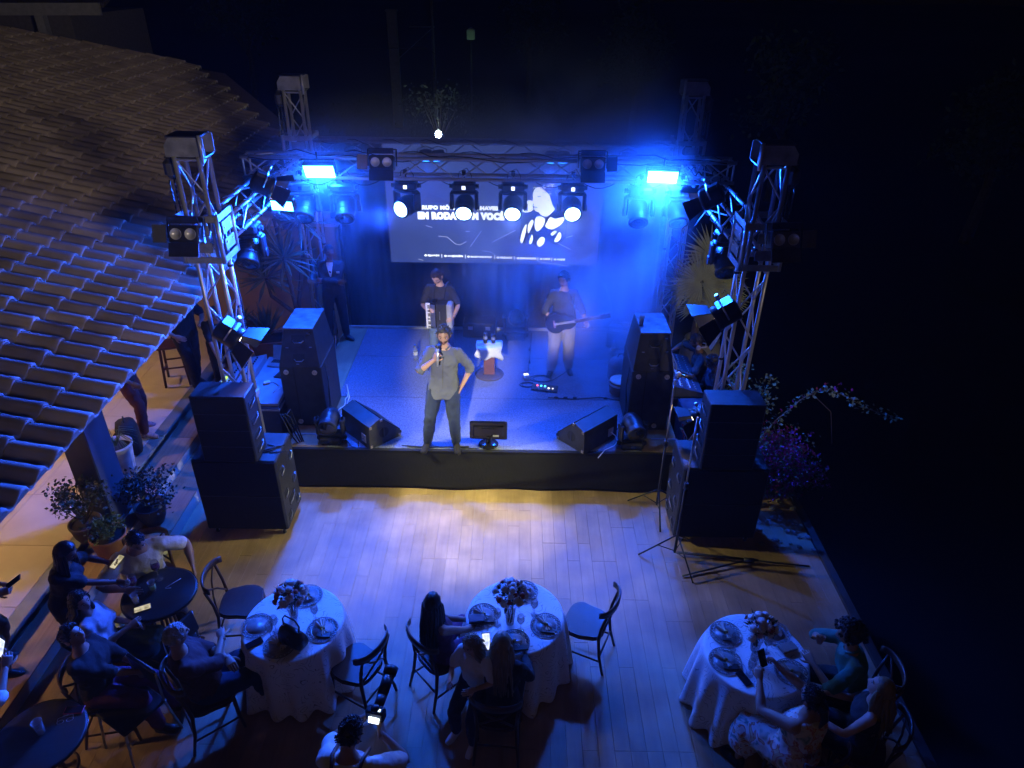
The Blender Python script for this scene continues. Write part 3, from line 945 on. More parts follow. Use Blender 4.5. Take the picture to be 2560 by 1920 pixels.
for x, lab, tg in ((-2.88, 'dark moving head under the left bright panel beside a truss tower', (-2.9, 5, 0)), (-2.33, 'dark moving head hanging between the left panel and the screen', (-2.0, 5.5, 0)), (1.64, 'dark moving head hanging between the screen and right bright panel', (1.5, 5.5, 0)), (2.18, 'dark moving head hanging below the right bright panel', (2.2, 5.2, 0))):
    moving_head(lab, (x, 9.50, 3.66), tg, True, False, 1.08, 'unlit moving heads under the front beam')
moving_head('dark moving head hanging from the left side beam above the palm', (-3.34, 8.45, 3.43), (-3.2, 5.2, .4), True, False, 1.15, 'unlit moving heads under the side beams')
moving_head('dark moving head hanging from the right side beam above the fan palm', (2.60, 8.4, 3.42), (2.4, 5.0, .4), True, False, 1.15, 'unlit moving heads under the side beams')
moving_head('silver black moving head on the stage beside the left wedge', (-2.45, 7.86, .606), (-2.45, 4.0, .2), False, False, 1.0, 'moving heads standing on the stage')
moving_head('silver black moving head on the stage beside the right wedge', (1.58, 7.84, .606), (2.3, 4.4, .1), False, False, 1.0, 'moving heads standing on the stage')
moving_head('moving head standing at the back of the stage under the screen', (0.0, 11.02, .606), (0, 6, 3.2), False, False, 1.15, 'moving heads standing on the stage')

def blinder(label, loc, yaw, tilt, group, door_side=1):
    t = thing('blinder_light', label, 'stage light', loc, yaw, group)
    Rt = rotm('X', tilt)
    M = Rt.to_4x4()
    mb = MB(M); mb.rbox((0, 0, 0), (.31, .16, .18), .012); mb.build('housing', HSG, t)
    for sx in (-1, 1):
        mb = MB(M); mb.lathe([(.060, .002), (.058, .008), (.055, -.012), (.02, -.02), (.004, -.021)], 18, M.to_3x3() @ V((sx * .075, -.082, .0)) if False else (sx * .075, -.0825, 0), rotm('X', PI / 2)); mb.build('lamp_reflector', REFL, t)
    mb = MB(M); mb.box((0, -.085, -.16), (.31, .012, .14), rotm('X', -.1)); mb.build('lower_flap', HSG, t)
    mb = MB(M); mb.box((0, -.07, .14), (.31, .012, .07), rotm('X', .5)); mb.build('upper_flap', HSG, t)
    mb = MB(M); mb.box((door_side * .24, -.09, 0.0), (.13, .01, .18), rotm('Z', -door_side * .35)); mb.build('side_flap', HSG, t)
    mb = MB(M)
    for sx in (-1, 1): mb.box((sx * .182, 0, .06), (.012, .05, .2))
    mb.box((0, 0, .165), (.37, .05, .012)); mb.build('yoke', BLK, t)
    return t
blinder('two lamp blinder on the front beam left of screen lettering', (-1.74, 9.27, 3.97), 0, -.35, 'two lamp blinders', -1)
blinder('two lamp blinder on the front beam above the screen picture', (.955, 9.27, 3.98), 0, -.35, 'two lamp blinders', 1)
blinder('two lamp blinder on the front tower over the tiled roof', (-3.42, 7.09, 3.73), 0, -.35, 'two lamp blinders', -1)
blinder('two lamp blinder on the front tower at the dark right side', (2.74, 7.09, 3.76), rad(6), -.35, 'two lamp blinders', 1)

def led_panel(label, loc, target, w, h, power, group, color=CYAN):
    t = thing('led_panel_light', label, 'stage light', loc, 0, group)
    d = (V(target) - V(loc)).normalized()
    R = aim(d)
    mb = MB(R.to_4x4()); mb.rbox((0, .05, 0), (w + .03, .08, h + .03), .012); mb.build('housing', HSG, t)
    mb = MB(R.to_4x4()); mb.box((0, .002, 0), (w, .01, h)); mb.build('led_face', E_PANEL, t)
    mb = MB(R.to_4x4())
    for sx in (-1, 1): mb.box((sx * (w / 2 + .022), .06, .03), (.008, .03, h * .8))
    mb.box((0, .06, h / 2 + .06), (w + .05, .03, .008)); mb.cyl((0, .06, h / 2 + .06), (0, .09, h / 2 + .16), .012, n=8)
    mb.build('bracket', BLK, t)
    if power: lamp('panel_light', 'AREA', t, V(loc) + d * .02, V(target), power, color, w, size_y=h)
    return t
led_panel('blazing blue white led panel on the left end of front beam', (-2.58, 9.33, 3.83), (-2.4, 3.0, 0), .38, .19, W_PANEL, 'bright led panels')
led_panel('blazing blue white led panel on the right end of front beam', (1.88, 9.33, 3.82), (1.2, 3.4, 0), .38, .19, W_PANEL, 'bright led panels')
led_panel('narrow cyan led panel tilted sideways on the left side beam', (-2.86, 8.50, 3.62), (-3.7, 3.8, 2.7), .27, .11, 320, 'bright led panels')

def par(label, loc, target, power, color=BLUE, spot=70, lit=True):
    t = thing('par_light', label, 'stage light', loc, 0, 'led par cans on the back beam')
    d = (V(target) - V(loc)).normalized(); R = d.to_track_quat('Z', 'Y').to_matrix()
    mb = MB(); mb.lathe([(.05, -.11), (.10, -.10), (.115, -.02), (.115, .05), (.105, .052), (.100, .03)], 18, (0, 0, 0), R); mb.build('can', HSG, t)
    mb = MB(); mb.lathe([(.10, .03), (.05, .038), (.005, .040)], 18, (0, 0, 0), R); mb.build('led_face', E_PAR, t)
    mb = MB(); mb.tube([(-.125, 0, 0), (-.125, .02, .12), (0, .02, .17), (.125, .02, .12), (.125, 0, 0)], .008, 6); mb.build('yoke', BLK, t)
    if power: lamp('par_beam', 'SPOT', t, V(loc) + d * .06, V(target), power, color, .08, rad(spot), .6)
    return t
for k, (x, tg, p, lab) in enumerate(((-2.48, (-2.95, 10.75, 1.5), W_PAR * 3, 'blue par can nearest the back left tower'), (-1.39, (-1.3, 9.3, .6), W_PAR, 'blue par can above the first words on screen'), (-1.20, (-.6, 9.6, .6), W_PAR, 'blue par can next to the cabled brace behind the lettering'), (.50, (.2, 9.0, .6), W_PAR, 'blue par can above the performer picture on screen'), (.68, (.8, 9.2, .6), W_PAR * 5, 'blue par can right of the performer picture hair'), (1.65, (1.2, 9.7, .6), W_PAR * 4.5, 'blue par can nearest the back right tower'))):
    par(lab, (x, 10.95, 3.66), tg, p)

def fresnel(label, loc, target, power, lit=True, s=1.0, color=WARM, cone=54):
    t = thing('barn_door_light', label, 'stage light', loc, 0, 'barn door spotlights')
    loc = V(loc); d = (V(target) - loc).normalized(); R = d.to_track_quat('Z', 'Y').to_matrix()
    M = R.to_4x4()
    mb = MB(M)
    mb.lathe([(.06 * s, -.26 * s), (.115 * s, -.24 * s), (.12 * s, -.05 * s), (.13 * s, -.04 * s), (.13 * s, .0), (.115 * s, .002), (.10 * s, -.02 * s)], 20)
    mb.box((0, .11 * s, -.15 * s), (.16 * s, .04 * s, .16 * s))
    mb.build('body', HSG, t)
    mb = MB(M); mb.lathe([(.10 * s, -.02 * s), (.06 * s, -.004 * s), (.006 * s, .004 * s)], 18); mb.build('lens', E_FRES if lit else LENS, t)
    for a in range(4):
        Mr = M @ Matrix.Rotation(a * PI / 2, 4, 'Z')
        mb = MB(Mr)
        wd = .24 * s if a % 2 else .20 * s
        th = .52
        x0, z0 = .125 * s, .005
        x1, z1 = x0 + .20 * s * math.sin(th), z0 + .20 * s * math.cos(th)
        mb.add([(x0, -wd * .4, z0), (x0, wd * .4, z0), (x1, wd * .6, z1), (x1, -wd * .6, z1), (x0 + .006, -wd * .4, z0 - .004), (x0 + .006, wd * .4, z0 - .004), (x1 + .006, wd * .6, z1 - .004), (x1 + .006, -wd * .6, z1 - .004)],
               [(0, 1, 2, 3), (7, 6, 5, 4), (0, 4, 5, 1), (1, 5, 6, 2), (2, 6, 7, 3), (3, 7, 4, 0)])
        mb.build('barn_door', HSG, t)
    mb = MB(M); mb.tube([(-.14 * s, 0, -.12 * s), (-.15 * s, .1 * s, -.12 * s), (0, .19 * s, -.12 * s), (.15 * s, .1 * s, -.12 * s), (.14 * s, 0, -.12 * s)], .01 * s, 6)
    mb.cyl((0, .18 * s, -.12 * s), (0, .24 * s, -.12 * s), .02 * s, n=8); mb.build('yoke', CHROME, t)
    if lit and power: lamp('fresnel_beam', 'SPOT', t, loc + d * .03, V(target), power, color, .08, rad(cone), .9)
    return t
fresnel('barn door spotlight clamped high on the left side beam', (-2.98, 8.62, 3.80), (.75, 9.9, 1.5), W_FRES * .04, color=(1.0, .84, .90), cone=20)
fresnel('barn door spotlight low on the front tower by the tiled roof', (-3.10, 7.10, 2.50), (-.5, 7.1, .5), W_FRES, s=1.1)
fresnel('barn door spotlight clamped high on the right side beam', (2.24, 8.55, 3.74), (-1.3, 9.95, 1.5), W_FRES * .04, color=(1.0, .84, .90), cone=20)
fresnel('barn door spotlight low on the front tower by the fan palms', (2.20, 7.15, 2.82), (-.9, 7.2, .8), W_FRES, s=1.1)

# ================================================================== SPEAKERS
HARD = mat('steel_handle', (.35, .35, .36), .35, 1.0, .2, 30)
def cab(root_label, loc, size, cat='speaker', group=None, side=1, casters=False, chamfer=.012, seams=(), handles=(), name='speaker_cabinet'):
    t = thing(name, root_label, cat, loc, 0, group)
    w, d, h = size
    z0 = .11 if casters else 0
    mb = MB(); mb.rbox((0, 0, z0 + (h - z0) / 2), (w, d, h - z0), chamfer); mb.build('cabinet', BLKPAINT, t)
    mb = MB(); mb.box((0, -d / 2 - .006, z0 + (h - z0) / 2), (w - .04, .012, h - z0 - .04)); mb.build('front_grille', GRILLE, t)
    for zz in seams:
        mb = MB(); mb.box((0, -d / 2 - .013, zz), (w - .03, .006, .012)); mb.build('grille_bar', BLK, t)
    for (yy, zz, hw, hh) in handles:
        x = side * (w / 2 + .001)
        mb = MB(); mb.box((x, yy, zz), (.006, hw, hh)); hd = mb.build('handle_recess', RUB, t)
        mb = MB(); mb.tube([(x + side * .004, yy - hw * .42, zz - hh * .42), (x + side * .02, yy - hw * .25, zz - hh * .1), (x + side * .02, yy + hw * .25, zz + hh * .1), (x + side * .004, yy + hw * .42, zz + hh * .42)], .008, 6); mb.build('handle', HARD, hd)
    if casters:
        for a in (-1, 1):
            for b in (-1, 1):
                mb = MB(); cx, cy = a * (w / 2 - .08), b * (d / 2 - .08)
                mb.box((cx, cy, .10), (.07, .07, .015)); mb.box((cx - .02, cy, .065), (.006, .04, .06)); mb.box((cx + .02, cy, .065), (.006, .04, .06))
                cs = mb.build('caster', CHROME, t)
                mb = MB(); mb.cyl((cx - .014, cy, .036), (cx + .014, cy, .036), .036, n=14); mb.build('wheel', RUB, cs)
    return t
sub_h = [(-.16, .92, .11, .10), (.16, .92, .11, .10), (-.16, .58, .11, .10), (.16, .58, .11, .10), (0, .40, .22, .10), (-.16, .24, .11, .10), (.17, .24, .11, .10)]
box_h = [(0, .72, .20, .08), (0, .50, .20, .08), (0, .30, .20, .08), (0, .12, .20, .08)]
cab('big black subwoofer cabinet on casters at the left of the plank floor', (-3.27, 6.94, 0), (1.0, .60, 1.16), 'subwoofer', 'pair of subwoofers', 1, True, .015, (.64,), sub_h, 'subwoofer')
cab('big black subwoofer cabinet on casters at the right of the plank floor', (2.48, 6.92, 0), (1.0, .60, 1.16), 'subwoofer', 'pair of subwoofers', -1, True, .015, (.64,), sub_h, 'subwoofer')
tl = cab('black line array box on the subwoofer beside the tiled roof', (-3.28, 6.79, 1.162), (.62, .34, .88), 'speaker', 'boxes on top of the subwoofers', 1, False, .01, (.22, .44, .66), box_h)
cab('black line array box on the subwoofer beside the bougainvillea', (2.46, 6.78, 1.162), (.62, .34, .88), 'speaker', 'boxes on top of the subwoofers', -1, False, .01, (.22, .44, .66), box_h)
cabtop = MB(); cabtop.tube([(-.1 + .1 * math.sin(k * .9) + k * .012, -.1 + .08 * math.cos(k * .7), .006 + .002 * (k % 3)) for k in range(16)], .008, 5)
tag(cabtop.build('cable', RUB, None, loc=(-2.86, 6.98, 1.164)), 'black cable lying coiled on the left subwoofer top', 'cable')

CORK = mat('pale_foot_disc', (.55, .52, .46), .7, 0, .15, 30)
def stack(label, loc, mirror, rz=0):
    # rear of a two box side fill seen from the audience: tall slanted bass box below, smaller box on top
    t = thing('side_fill_speaker', label, 'speaker', loc, rz, 'side fill stacks on the stage')
    m = mirror
    mb = MB(); mb.rbox((0, 0, .47), (.56, .80, .94), .012); mb.build('lower_cabinet', BLKPAINT, t)
    mb = MB()
    mb.add([(m * .27, -.40, .945), (-m * .27, -.40, .945), (-m * .27, .40, .945), (m * .27, .40, .945), (m * .20, -.26, 1.42), (-m * .18, -.26, 1.42), (-m * .18, .36, 1.42), (m * .20, .36, 1.42)],
           [(0, 1, 2, 3), (7, 6, 5, 4), (0, 4, 5, 1), (1, 5, 6, 2), (2, 6, 7, 3), (3, 7, 4, 0)])
    mb.build('upper_cabinet', BLKPAINT, t)
    mb = MB(); mb.rbox((0.004, .05, 1.434), (.40, .64, .022), .004); mb.build('lid', mat('worn_grey_lid', (.10, .105, .12), .55, 0, .5, 10, .2, 70), t)
    for dx, dz in ((-.19, .86), (.19, .86), (-.10, .08)) :
        mb = MB(); mb.cyl((dx * (1 if m > 0 else -1), -.401, dz), (dx * (1 if m > 0 else -1), -.418, dz), .034, n=18); d_ = mb.build('foot_disc', CORK, t)
        mb = MB()
        for q in (-.011, .011): mb.cyl((dx * (1 if m > 0 else -1) + q, -.417, dz), (dx * (1 if m > 0 else -1) + q, -.421, dz), .005, n=6)
        mb.build('disc_screw', RUB, d_)
    yf = lambda z: -.40 + (z - .945) / .475 * .14
    for zz, w in ((1.30, .17), (1.06, .15)):
        y = yf(zz)
        mb = MB(); mb.box((0, y - .001, zz), (w, .008, .10), rotm('X', -.29)); r_ = mb.build('handle_recess', RUB, t)
        mb = MB(); mb.tube([(-w / 2 + .01, y - .006, zz - .02), (-w / 4, y - .03, zz - .04), (w / 4, y - .03, zz - .04), (w / 2 - .01, y - .006, zz - .02)], .007, 6); mb.build('handle', HARD, r_)
    mb = MB(); mb.box((-.09, -.403, .50), (.012, .006, .86)); mb.build('strap', RUB, t)
    mb = MB()
    for px_, pz in ((.16, 1.20), (-.15, 1.19), (.14, 1.37), (-.02, .98)): mb.box((px_, yf(pz) - .006, pz), (.035, .008, .012))
    mb.build('latch', HARD, t)
    for k in range(2):
        mb = MB(); mb.tube([(m * .28, -.2 + .1 * k, .9 - .25 * k), (m * .31, -.25, .6), (m * .30 + .02 * k, -.32, .3), (m * .33, -.36, .05), (m * .42, -.42, .008)], .006, 5); mb.build('cable', RUB, t)
    return t
stack('tall black side fill speaker on the stage edge by the mixing desk', (-2.86, 8.62, .602), 1, 0)
stack('tall black side fill speaker on stage with plastic cup on top', (1.84, 8.64, .602), -1, 0)

def wedge(label, loc, rz):
    t = thing('monitor_wedge', label, 'stage monitor', loc, rz, 'floor monitor wedges')
    # side profile (y back, z up): audience side is the back slope
    P = [(-.22, 0), (.28, 0), (.30, .07), (-.02, .40), (-.20, .34)]
    w = .33
    mb = MB()
    mb.add([(-w, a, b) for a, b in P] + [(w, a, b) for a, b in P], [(0, 1, 2, 3, 4), (9, 8, 7, 6, 5)] + [(i, i + 5, (i + 1) % 5 + 5, (i + 1) % 5) for i in range(5)])
    mb.build('cabinet', BLKPAINT, t)
    sl = V((0, -.32, .33)).normalized(); nrm = V((0, .33, .32)).normalized()
    c = V((0, .14, .235)); R = Matrix(((1, 0, 0), (0, sl.y, nrm.y), (0, sl.z, nrm.z)))
    mb = MB(Matrix.Translation(c) @ R.to_4x4()); mb.box((0, 0, .006), (.62, .42, .012)); mb.build('grille', GRILLE, t)
    for sx in (-1, 1):
        mb = MB(); mb.cyl((sx * (w + .001), .02, .17), (sx * (w - .002), .02, .17), .075, n=18)
        hd = mb.build('handle_cup', RUB, t)
        mb = MB(); mb.box((sx * (w + .002), .02, .17), (.012, .02, .14)); mb.build('handle_bar', BLK, hd)
        mb = MB()
        for a, b in ((-.19, .03), (.26, .03), (-.01, .37), (-.18, .32)): mb.box((sx * w, a, b), (.02, .035, .035))
        mb.build('corner_cap', mat('scraped_corner', (.25, .2, .14), .6, 0, .3, 30), t)
    mb = MB(); mb.box((.20, -.214, .12), (.10, .012, .12)); mb.build('jack_plate', ALUD, t)
    mb = MB(); mb.tube([(.20, -.22, .12), (.20, -.30, .10), (.22, -.33, .02), (.12, -.36, .006), (-.05, -.34, .006), (-.25, -.40, .006)], .007, 6); mb.build('cable', WHITEP if 'right' in label else RUB, t)
    return t
wedge('black floor wedge on stage left of the singer', (-1.98, 8.06, .606), rad(-46))
wedge('black floor wedge on stage right of the small monitor', (1.02, 8.02, .606), rad(43))

# monitor with its back to the audience
t = thing('flat_monitor', 'small flat monitor at the stage front, back to the audience', 'monitor', (-.34, 7.84, .606), rad(-1))
GLB = mat('glossy_black_plastic', (.012, .012, .014), .15, 0, .1, 10)
mb = MB(); mb.rbox((0, 0, .225), (.50, .045, .28), .014); mb.build('back_shell', GLB, t)
mb = MB(); mb.rbox((0, -.03, .225), (.40, .02, .17), .01); mb.build('rear_bulge', GLB, t)
mb = MB(); mb.box((0, -.043, .28), (.18, .004, .012)); mb.build('vent_slot', RUB, t)
mb = MB(); mb.box((.10, -.043, .165), (.08, .004, .028)); mb.build('sticker', WHITEP, t)
mb = MB(); mb.rbox((0, 0, .06), (.06, .04, .10), .01); mb.build('neck', GLB, t)
mb = MB(); mb.lathe([(.13, 0), (.135, .006), (.12, .014), (.04, .022), (.01, .023)], 24); b_ = mb.build('foot', GLB, t)
mb = MB(); mb.tube([(-.03, -.05, .17), (-.02, -.07, .09), (.03, -.075, .11), (.05, -.06, .17)], .006, 5); mb.tube([(0, -.06, .15), (-.02, -.1, .05), (-.15, -.12, .008), (-.5, -.10, .006), (-1.0, -.11, .006)], .006, 5); mb.build('cable', RUB, t)
mb = MB()
for k in range(3): mb.tube([(-1.25 + .05 * k, -.12 - .012 * k, .62), (-.9, -.13 - .01 * k, .613), (-.35, -.125 + .01 * k, .611)], .006, 5)
tag(mb.build('cable', RUB, None, loc=(-.25, 7.88, 0)), 'black cables lying along the stage front edge by the shoes', 'cable')
# ================================================================== CHAIRS AND TABLES
def make_chair(label, loc, rz):
    t = thing('bentwood_chair', label, 'chair', loc, rz, 'bentwood chairs')   # faces local +Y
    mb = MB()
    pts = []
    for k in range(24):
        a = 2 * PI * k / 24; c, s = math.cos(a), math.sin(a)
        x = .205 * math.copysign(abs(c) ** .62, c) * (1.05 if s > 0 else .95); y = .205 * math.copysign(abs(s) ** .62, s)
        pts.append((x, y))
    mb.prism(pts, .438, .462); mb.prism([(a * 1.04, b * 1.04) for a, b in pts], .420, .440)
    mb.build('seat', CHAIRW, t)
    for sx in (-1, 1):
        mb = MB(); mb.tube([(sx * .175, .165, .43), (sx * .18, .175, .2), (sx * .19, .195, 0)], [.019, .017, .013], 8); mb.build('leg', CHAIRW, t)
        mb = MB(); mb.tube([(sx * .20, -.27, 0), (sx * .185, -.215, .22), (sx * .175, -.19, .44), (sx * .178, -.205, .60), (sx * .19, -.25, .80)], [.013, .016, .018, .016, .014], 8); mb.build('leg', CHAIRW, t)
    mb = MB()
    rail = []
    for k in range(13):
        a = -1 + 2 * k / 12
        x = .225 * math.sin(a * 1.35) / math.sin(1.35); y = -.30 + .085 * a * a * 1.25; z = .835 + .012 * (1 - a * a)
        rail.append(V((x, y, z)))
    rg = []
    for p in rail: rg.append([p + V((0, -.011, -.035)), p + V((0, .011, -.035)), p + V((0, .013, .03)), p + V((0, 0, .042)), p + V((0, -.013, .03))])
    mb.rings(rg); mb.build('top_rail', CHAIRW, t)
    for sx in (-1, 1):
        mb = MB(); mb.tube([(sx * .165, -.19, .47), (sx * .06, -.235, .60), (-sx * .06, -.265, .70), (-sx * .165, -.262, .82)], .010, 7); mb.build('cross_slat', CHAIRW, t)
    mb = MB()
    for (a, b) in (((-.18, .18, .20), (.18, .18, .20)), ((-.185, .17, .16), (-.19, -.22, .16)), ((.185, .17, .16), (.19, -.22, .16)), ((-.185, -.215, .22), (.185, -.215, .22))):
        mb.cyl(a, b, .010, n=7)
    mb.build('stretcher', CHAIRW, t)
    return t
ch0 = make_chair('empty bentwood chair between the dark bar table and a white table', (-2.80, 5.18, 0), rad(-84))
dup(ch0, (-1.45, 4.44, 0), rad(62), 'empty bentwood chair at the near right of the left white table')
dup(ch0, (.76, 5.0, 0), rad(66), 'empty bentwood chair right of the middle white table')
dup(ch0, (-.66, 4.58, 0), rad(-48), 'bentwood chair under the long haired woman in purple')
dup(ch0, (-.10, 4.00, 0), rad(-4), 'bentwood chair under the blonde haired woman')
dup(ch0, (-2.74, 4.11, 0), rad(-52), 'bentwood chair under the grey haired man with crossed arms')
dup(ch0, (3.16, 4.20, 0), rad(82), 'bentwood chair under the person in the green shirt')
dup(ch0, (2.42, 3.54, 0), rad(24), 'bentwood chair under the woman in the floral dress')
dup(ch0, (2.99, 3.71, 0), rad(62), 'bentwood chair under the long haired woman near the deck edge')
dup(ch0, (-3.86, 5.50, .0), rad(200), 'bentwood chair under the man in the white shirt')
dup(ch0, (-3.80, 4.52, 0), rad(-62), 'bentwood chair under the girl in the pale blue top')
dup(ch0, (-3.60, 4.08, 0), rad(-80), 'bentwood chair under the ponytailed woman looking up')

CLOTH = bpy.data.materials.new('damask_tablecloth')
def _cloth():
    m = CLOTH; m.use_nodes = True; nt = m.node_tree; N, L = nt.nodes, nt.links
    b = N['Principled BSDF']; b.inputs['Roughness'].default_value = .55; b.inputs['Sheen Weight'].default_value = .2
    tc = N.new('ShaderNodeTexCoord')
    # woven scrolls: rings round scattered centres plus curling noise lines, flat woven print
    vo = N.new('ShaderNodeTexVoronoi'); vo.inputs['Scale'].default_value = 6.0
    dn = N.new('ShaderNodeTexNoise'); dn.inputs['Scale'].default_value = 5
    ad = N.new('ShaderNodeVectorMath'); ad.operation = 'MULTIPLY_ADD'; ad.inputs[1].default_value = (.16, .16, .16)
    L.new(tc.outputs['Object'], dn.inputs['Vector']); L.new(dn.outputs['Color'], ad.inputs[0]); L.new(tc.outputs['Object'], ad.inputs[2])
    L.new(ad.outputs[0], vo.inputs['Vector'])
    mu = N.new('ShaderNodeMath'); mu.operation = 'MULTIPLY'; mu.inputs[1].default_value = 40; L.new(vo.outputs['Distance'], mu.inputs[0])
    sn = N.new('ShaderNodeMath'); sn.operation = 'SINE'; L.new(mu.outputs[0], sn.inputs[0])
    gt = N.new('ShaderNodeMapRange'); gt.inputs[1].default_value = .86; gt.inputs[2].default_value = .97; L.new(sn.outputs[0], gt.inputs[0])
    n2 = N.new('ShaderNodeTexNoise'); n2.inputs['Scale'].default_value = 11; L.new(tc.outputs['Object'], n2.inputs['Vector'])
    g2 = N.new('ShaderNodeMapRange'); g2.inputs[1].default_value = .47; g2.inputs[2].default_value = .53; L.new(n2.outputs[0], g2.inputs[0])
    mm = N.new('ShaderNodeMath'); mm.operation = 'MULTIPLY'; L.new(gt.outputs[0], mm.inputs[0]); L.new(g2.outputs[0], mm.inputs[1])
    mx = N.new('ShaderNodeMix'); mx.data_type = 'RGBA'; mx.inputs['A'].default_value = (.72, .72, .70, 1); mx.inputs['B'].default_value = (.26, .25, .25, 1)
    L.new(mm.outputs[0], mx.inputs['Factor']); L.new(mx.outputs['Result'], b.inputs['Base Color'])
_cloth()
def table(label, clabel, loc, seed):
    t = thing('round_table', label, 'table', loc, 0, 'round tables under white cloths')
    mb = MB(); mb.lathe([(.44, .715), (.455, .72), (.455, .745), (.44, .75)], 40); mb.build('tabletop', TABLEW, t)
    for k in range(3):
        a = k * 2.1 + .4
        mb = MB(); mb.tube([(.08 * math.cos(a), .08 * math.sin(a), .7), (.12 * math.cos(a), .12 * math.sin(a), .3), (.34 * math.cos(a), .34 * math.sin(a), 0)], .018, 7); mb.build('leg', BLK, t)
    mb = MB(); n = 144; vs, fs = [], []
    prof = [(.05, .757), (.2, .757), (.36, .757), (.445, .757), (.462, .754), (.470, .742), (.475, .70), (.482, .60), (.488, .45), (.494, .30), (.50, .15), (.506, .035), (.51, .012)]
    for j, (r, z) in enumerate(prof):
        for i in range(n):
            a = 2 * PI * i / n
            dn = max(0, (.735 - z) / .735)
            fold = math.sin(a * 13 + 2.2 * mnoise.noise(V((math.cos(a) * 1.3, math.sin(a) * 1.3, seed)))) * .5 + .5
            am = .16 * dn ** .7 * (0.55 + .45 * mnoise.noise(V((math.cos(a) * 2.1, math.sin(a) * 2.1, seed + 4))))
            rr = r + am * fold - .012 * dn
            zz = z + (.05 * dn * (1 - fold) + .03 * mnoise.noise(V((math.cos(a) * 3, math.sin(a) * 3, seed)))) * (dn ** 3)
            zz += .0015 * mnoise.noise(V((r * math.cos(a) * 9, r * math.sin(a) * 9, seed))) if j < 4 else 0
            vs.append((rr * math.cos(a), rr * math.sin(a), max(zz, .004)))
    vs.append((0, 0, .757)); c = len(vs) - 1
    for j in range(len(prof) - 1):
        for i in range(n):
            k = (i + 1) % n
            fs.append((j * n + i, (j + 1) * n + i, (j + 1) * n + k, j * n + k))
    fs += [(c, i, (i + 1) % n) for i in range(n)]
    mb.add(vs, fs, True)
    o = mb.build('tablecloth', CLOTH, None, loc=loc)
    so = o.modifiers.new('t', 'SOLIDIFY'); so.thickness = .003
    tag(o, clabel, 'tablecloth', 'white damask tablecloths')
T1, T2, T3 = (-2.07, 4.66, 0), (.04, 4.78, 0), (2.24, 4.38, 0)
table('round table with black handbag and flowers under white cloth', 'white damask cloth on the left round table with the handbag', T1, 1)
table('round table in the middle with tall flower vase under white cloth', 'white damask cloth on the middle round table', T2, 2)
table('round table at the right near the deck edge under white cloth', 'white damask cloth on the right round table near the deck edge', T3, 3)

CHG = mat('silver_charger_glaze', (.26, .25, .25), .35, .1, .15, 30)
NAPK = mat('beige_napkin_cloth', (.55, .50, .44), .85, 0, .1, 20, .2, 120)
MENU = mat('dark_folder_leather', (.03, .028, .03), .4, 0, .2, 20)
LEMI = mat('gold_napkin_ring', (.5, .36, .14), .3, 1.0, .1, 20)
def setting(where, x, y, z=.7595, rot=0.0, napkin=True, menu=True):
    p = thing('charger_plate', 'round lace edged charger plate ' + where, 'plate', (x, y, z), rot, 'lace edged charger plates')
    mb = MB(); mb.lathe([(.10, .003), (.108, .007), (.112, .004), (.112, .001), (.10, .0)], 28); mb.lathe([(.0005, .003), (.10, .0035), (.10, .001), (.0005, 0)], 28)
    mb.build('well', CHG, p)
    for k in range(22):
        a = 2 * PI * k / 22
        c = V((.127 * math.cos(a), .127 * math.sin(a), .006))
        key = 'ringm'
        if key not in MATS:
            q = MB(); q.tube([(.0145 * math.cos(b), .0145 * math.sin(b), 0) for b in np.arange(0, 2 * PI, PI / 4)], .0035, 4, closed=True); me = q.mesh('lace_ring'); me.materials.append(CHG); MATS[key] = me
        o = link('lace_ring', MATS[key], p); o.location = c
    mb = MB(); mb.tube([(.145 * math.cos(b), .145 * math.sin(b), .007) for b in np.arange(0, 2 * PI, PI / 16)], .004, 5, closed=True); mb.build('rim', CHG, p)
    if napkin:
        nk = thing('napkin', 'folded beige napkin on the plate ' + where, 'napkin', (x, y, z + .006), rot + .4, 'folded napkins')
        mb = MB()
        for sg in (-1, 1):
            vs = []; m_ = 7
            for i in range(m_):
                a = (i / (m_ - 1) - .5) * 1.15 + (PI / 2 if sg > 0 else -PI / 2)
                r = .105 if sg > 0 else .075
                vs.append((r * math.cos(a), r * math.sin(a), .012 + .018 * (i % 2)))
            b_ = [(v[0], v[1], v[2] - .008) for v in vs]
            o_ = [(0, sg * .01, .018), (0, sg * .01, .006)]
            allv_ = vs + b_ + o_
            fs = []
            for i in range(m_ - 1): fs += [(14, i, i + 1), (15, 7 + i + 1, 7 + i), (i, 7 + i, 7 + i + 1, i + 1)]
            mb.add(allv_, fs, False)
        mb.build('cloth', NAPK, nk)
        mb = MB(); mb.lathe([(.017, -.01), (.021, -.01), (.021, .01), (.017, .01), (.017, -.01)], 14, (0, 0, .016), rotm('X', PI / 2), caps=False); mb.build('ring', LEMI, nk)
    if menu:
        f = MB(); f.rbox((0, 0, .008), (.13, .06, .016), .003)
        o = f.build('cutlery_pouch', MENU, None, loc=(x + .02 * math.cos(rot) - .075 * math.sin(-rot), y - .068, z + .006)); o.rotation_euler = (0, 0, rot * .3 - .1)
        tag(o, 'dark cutlery pouch on the charger plate ' + where, 'pouch', 'dark cutlery pouches')
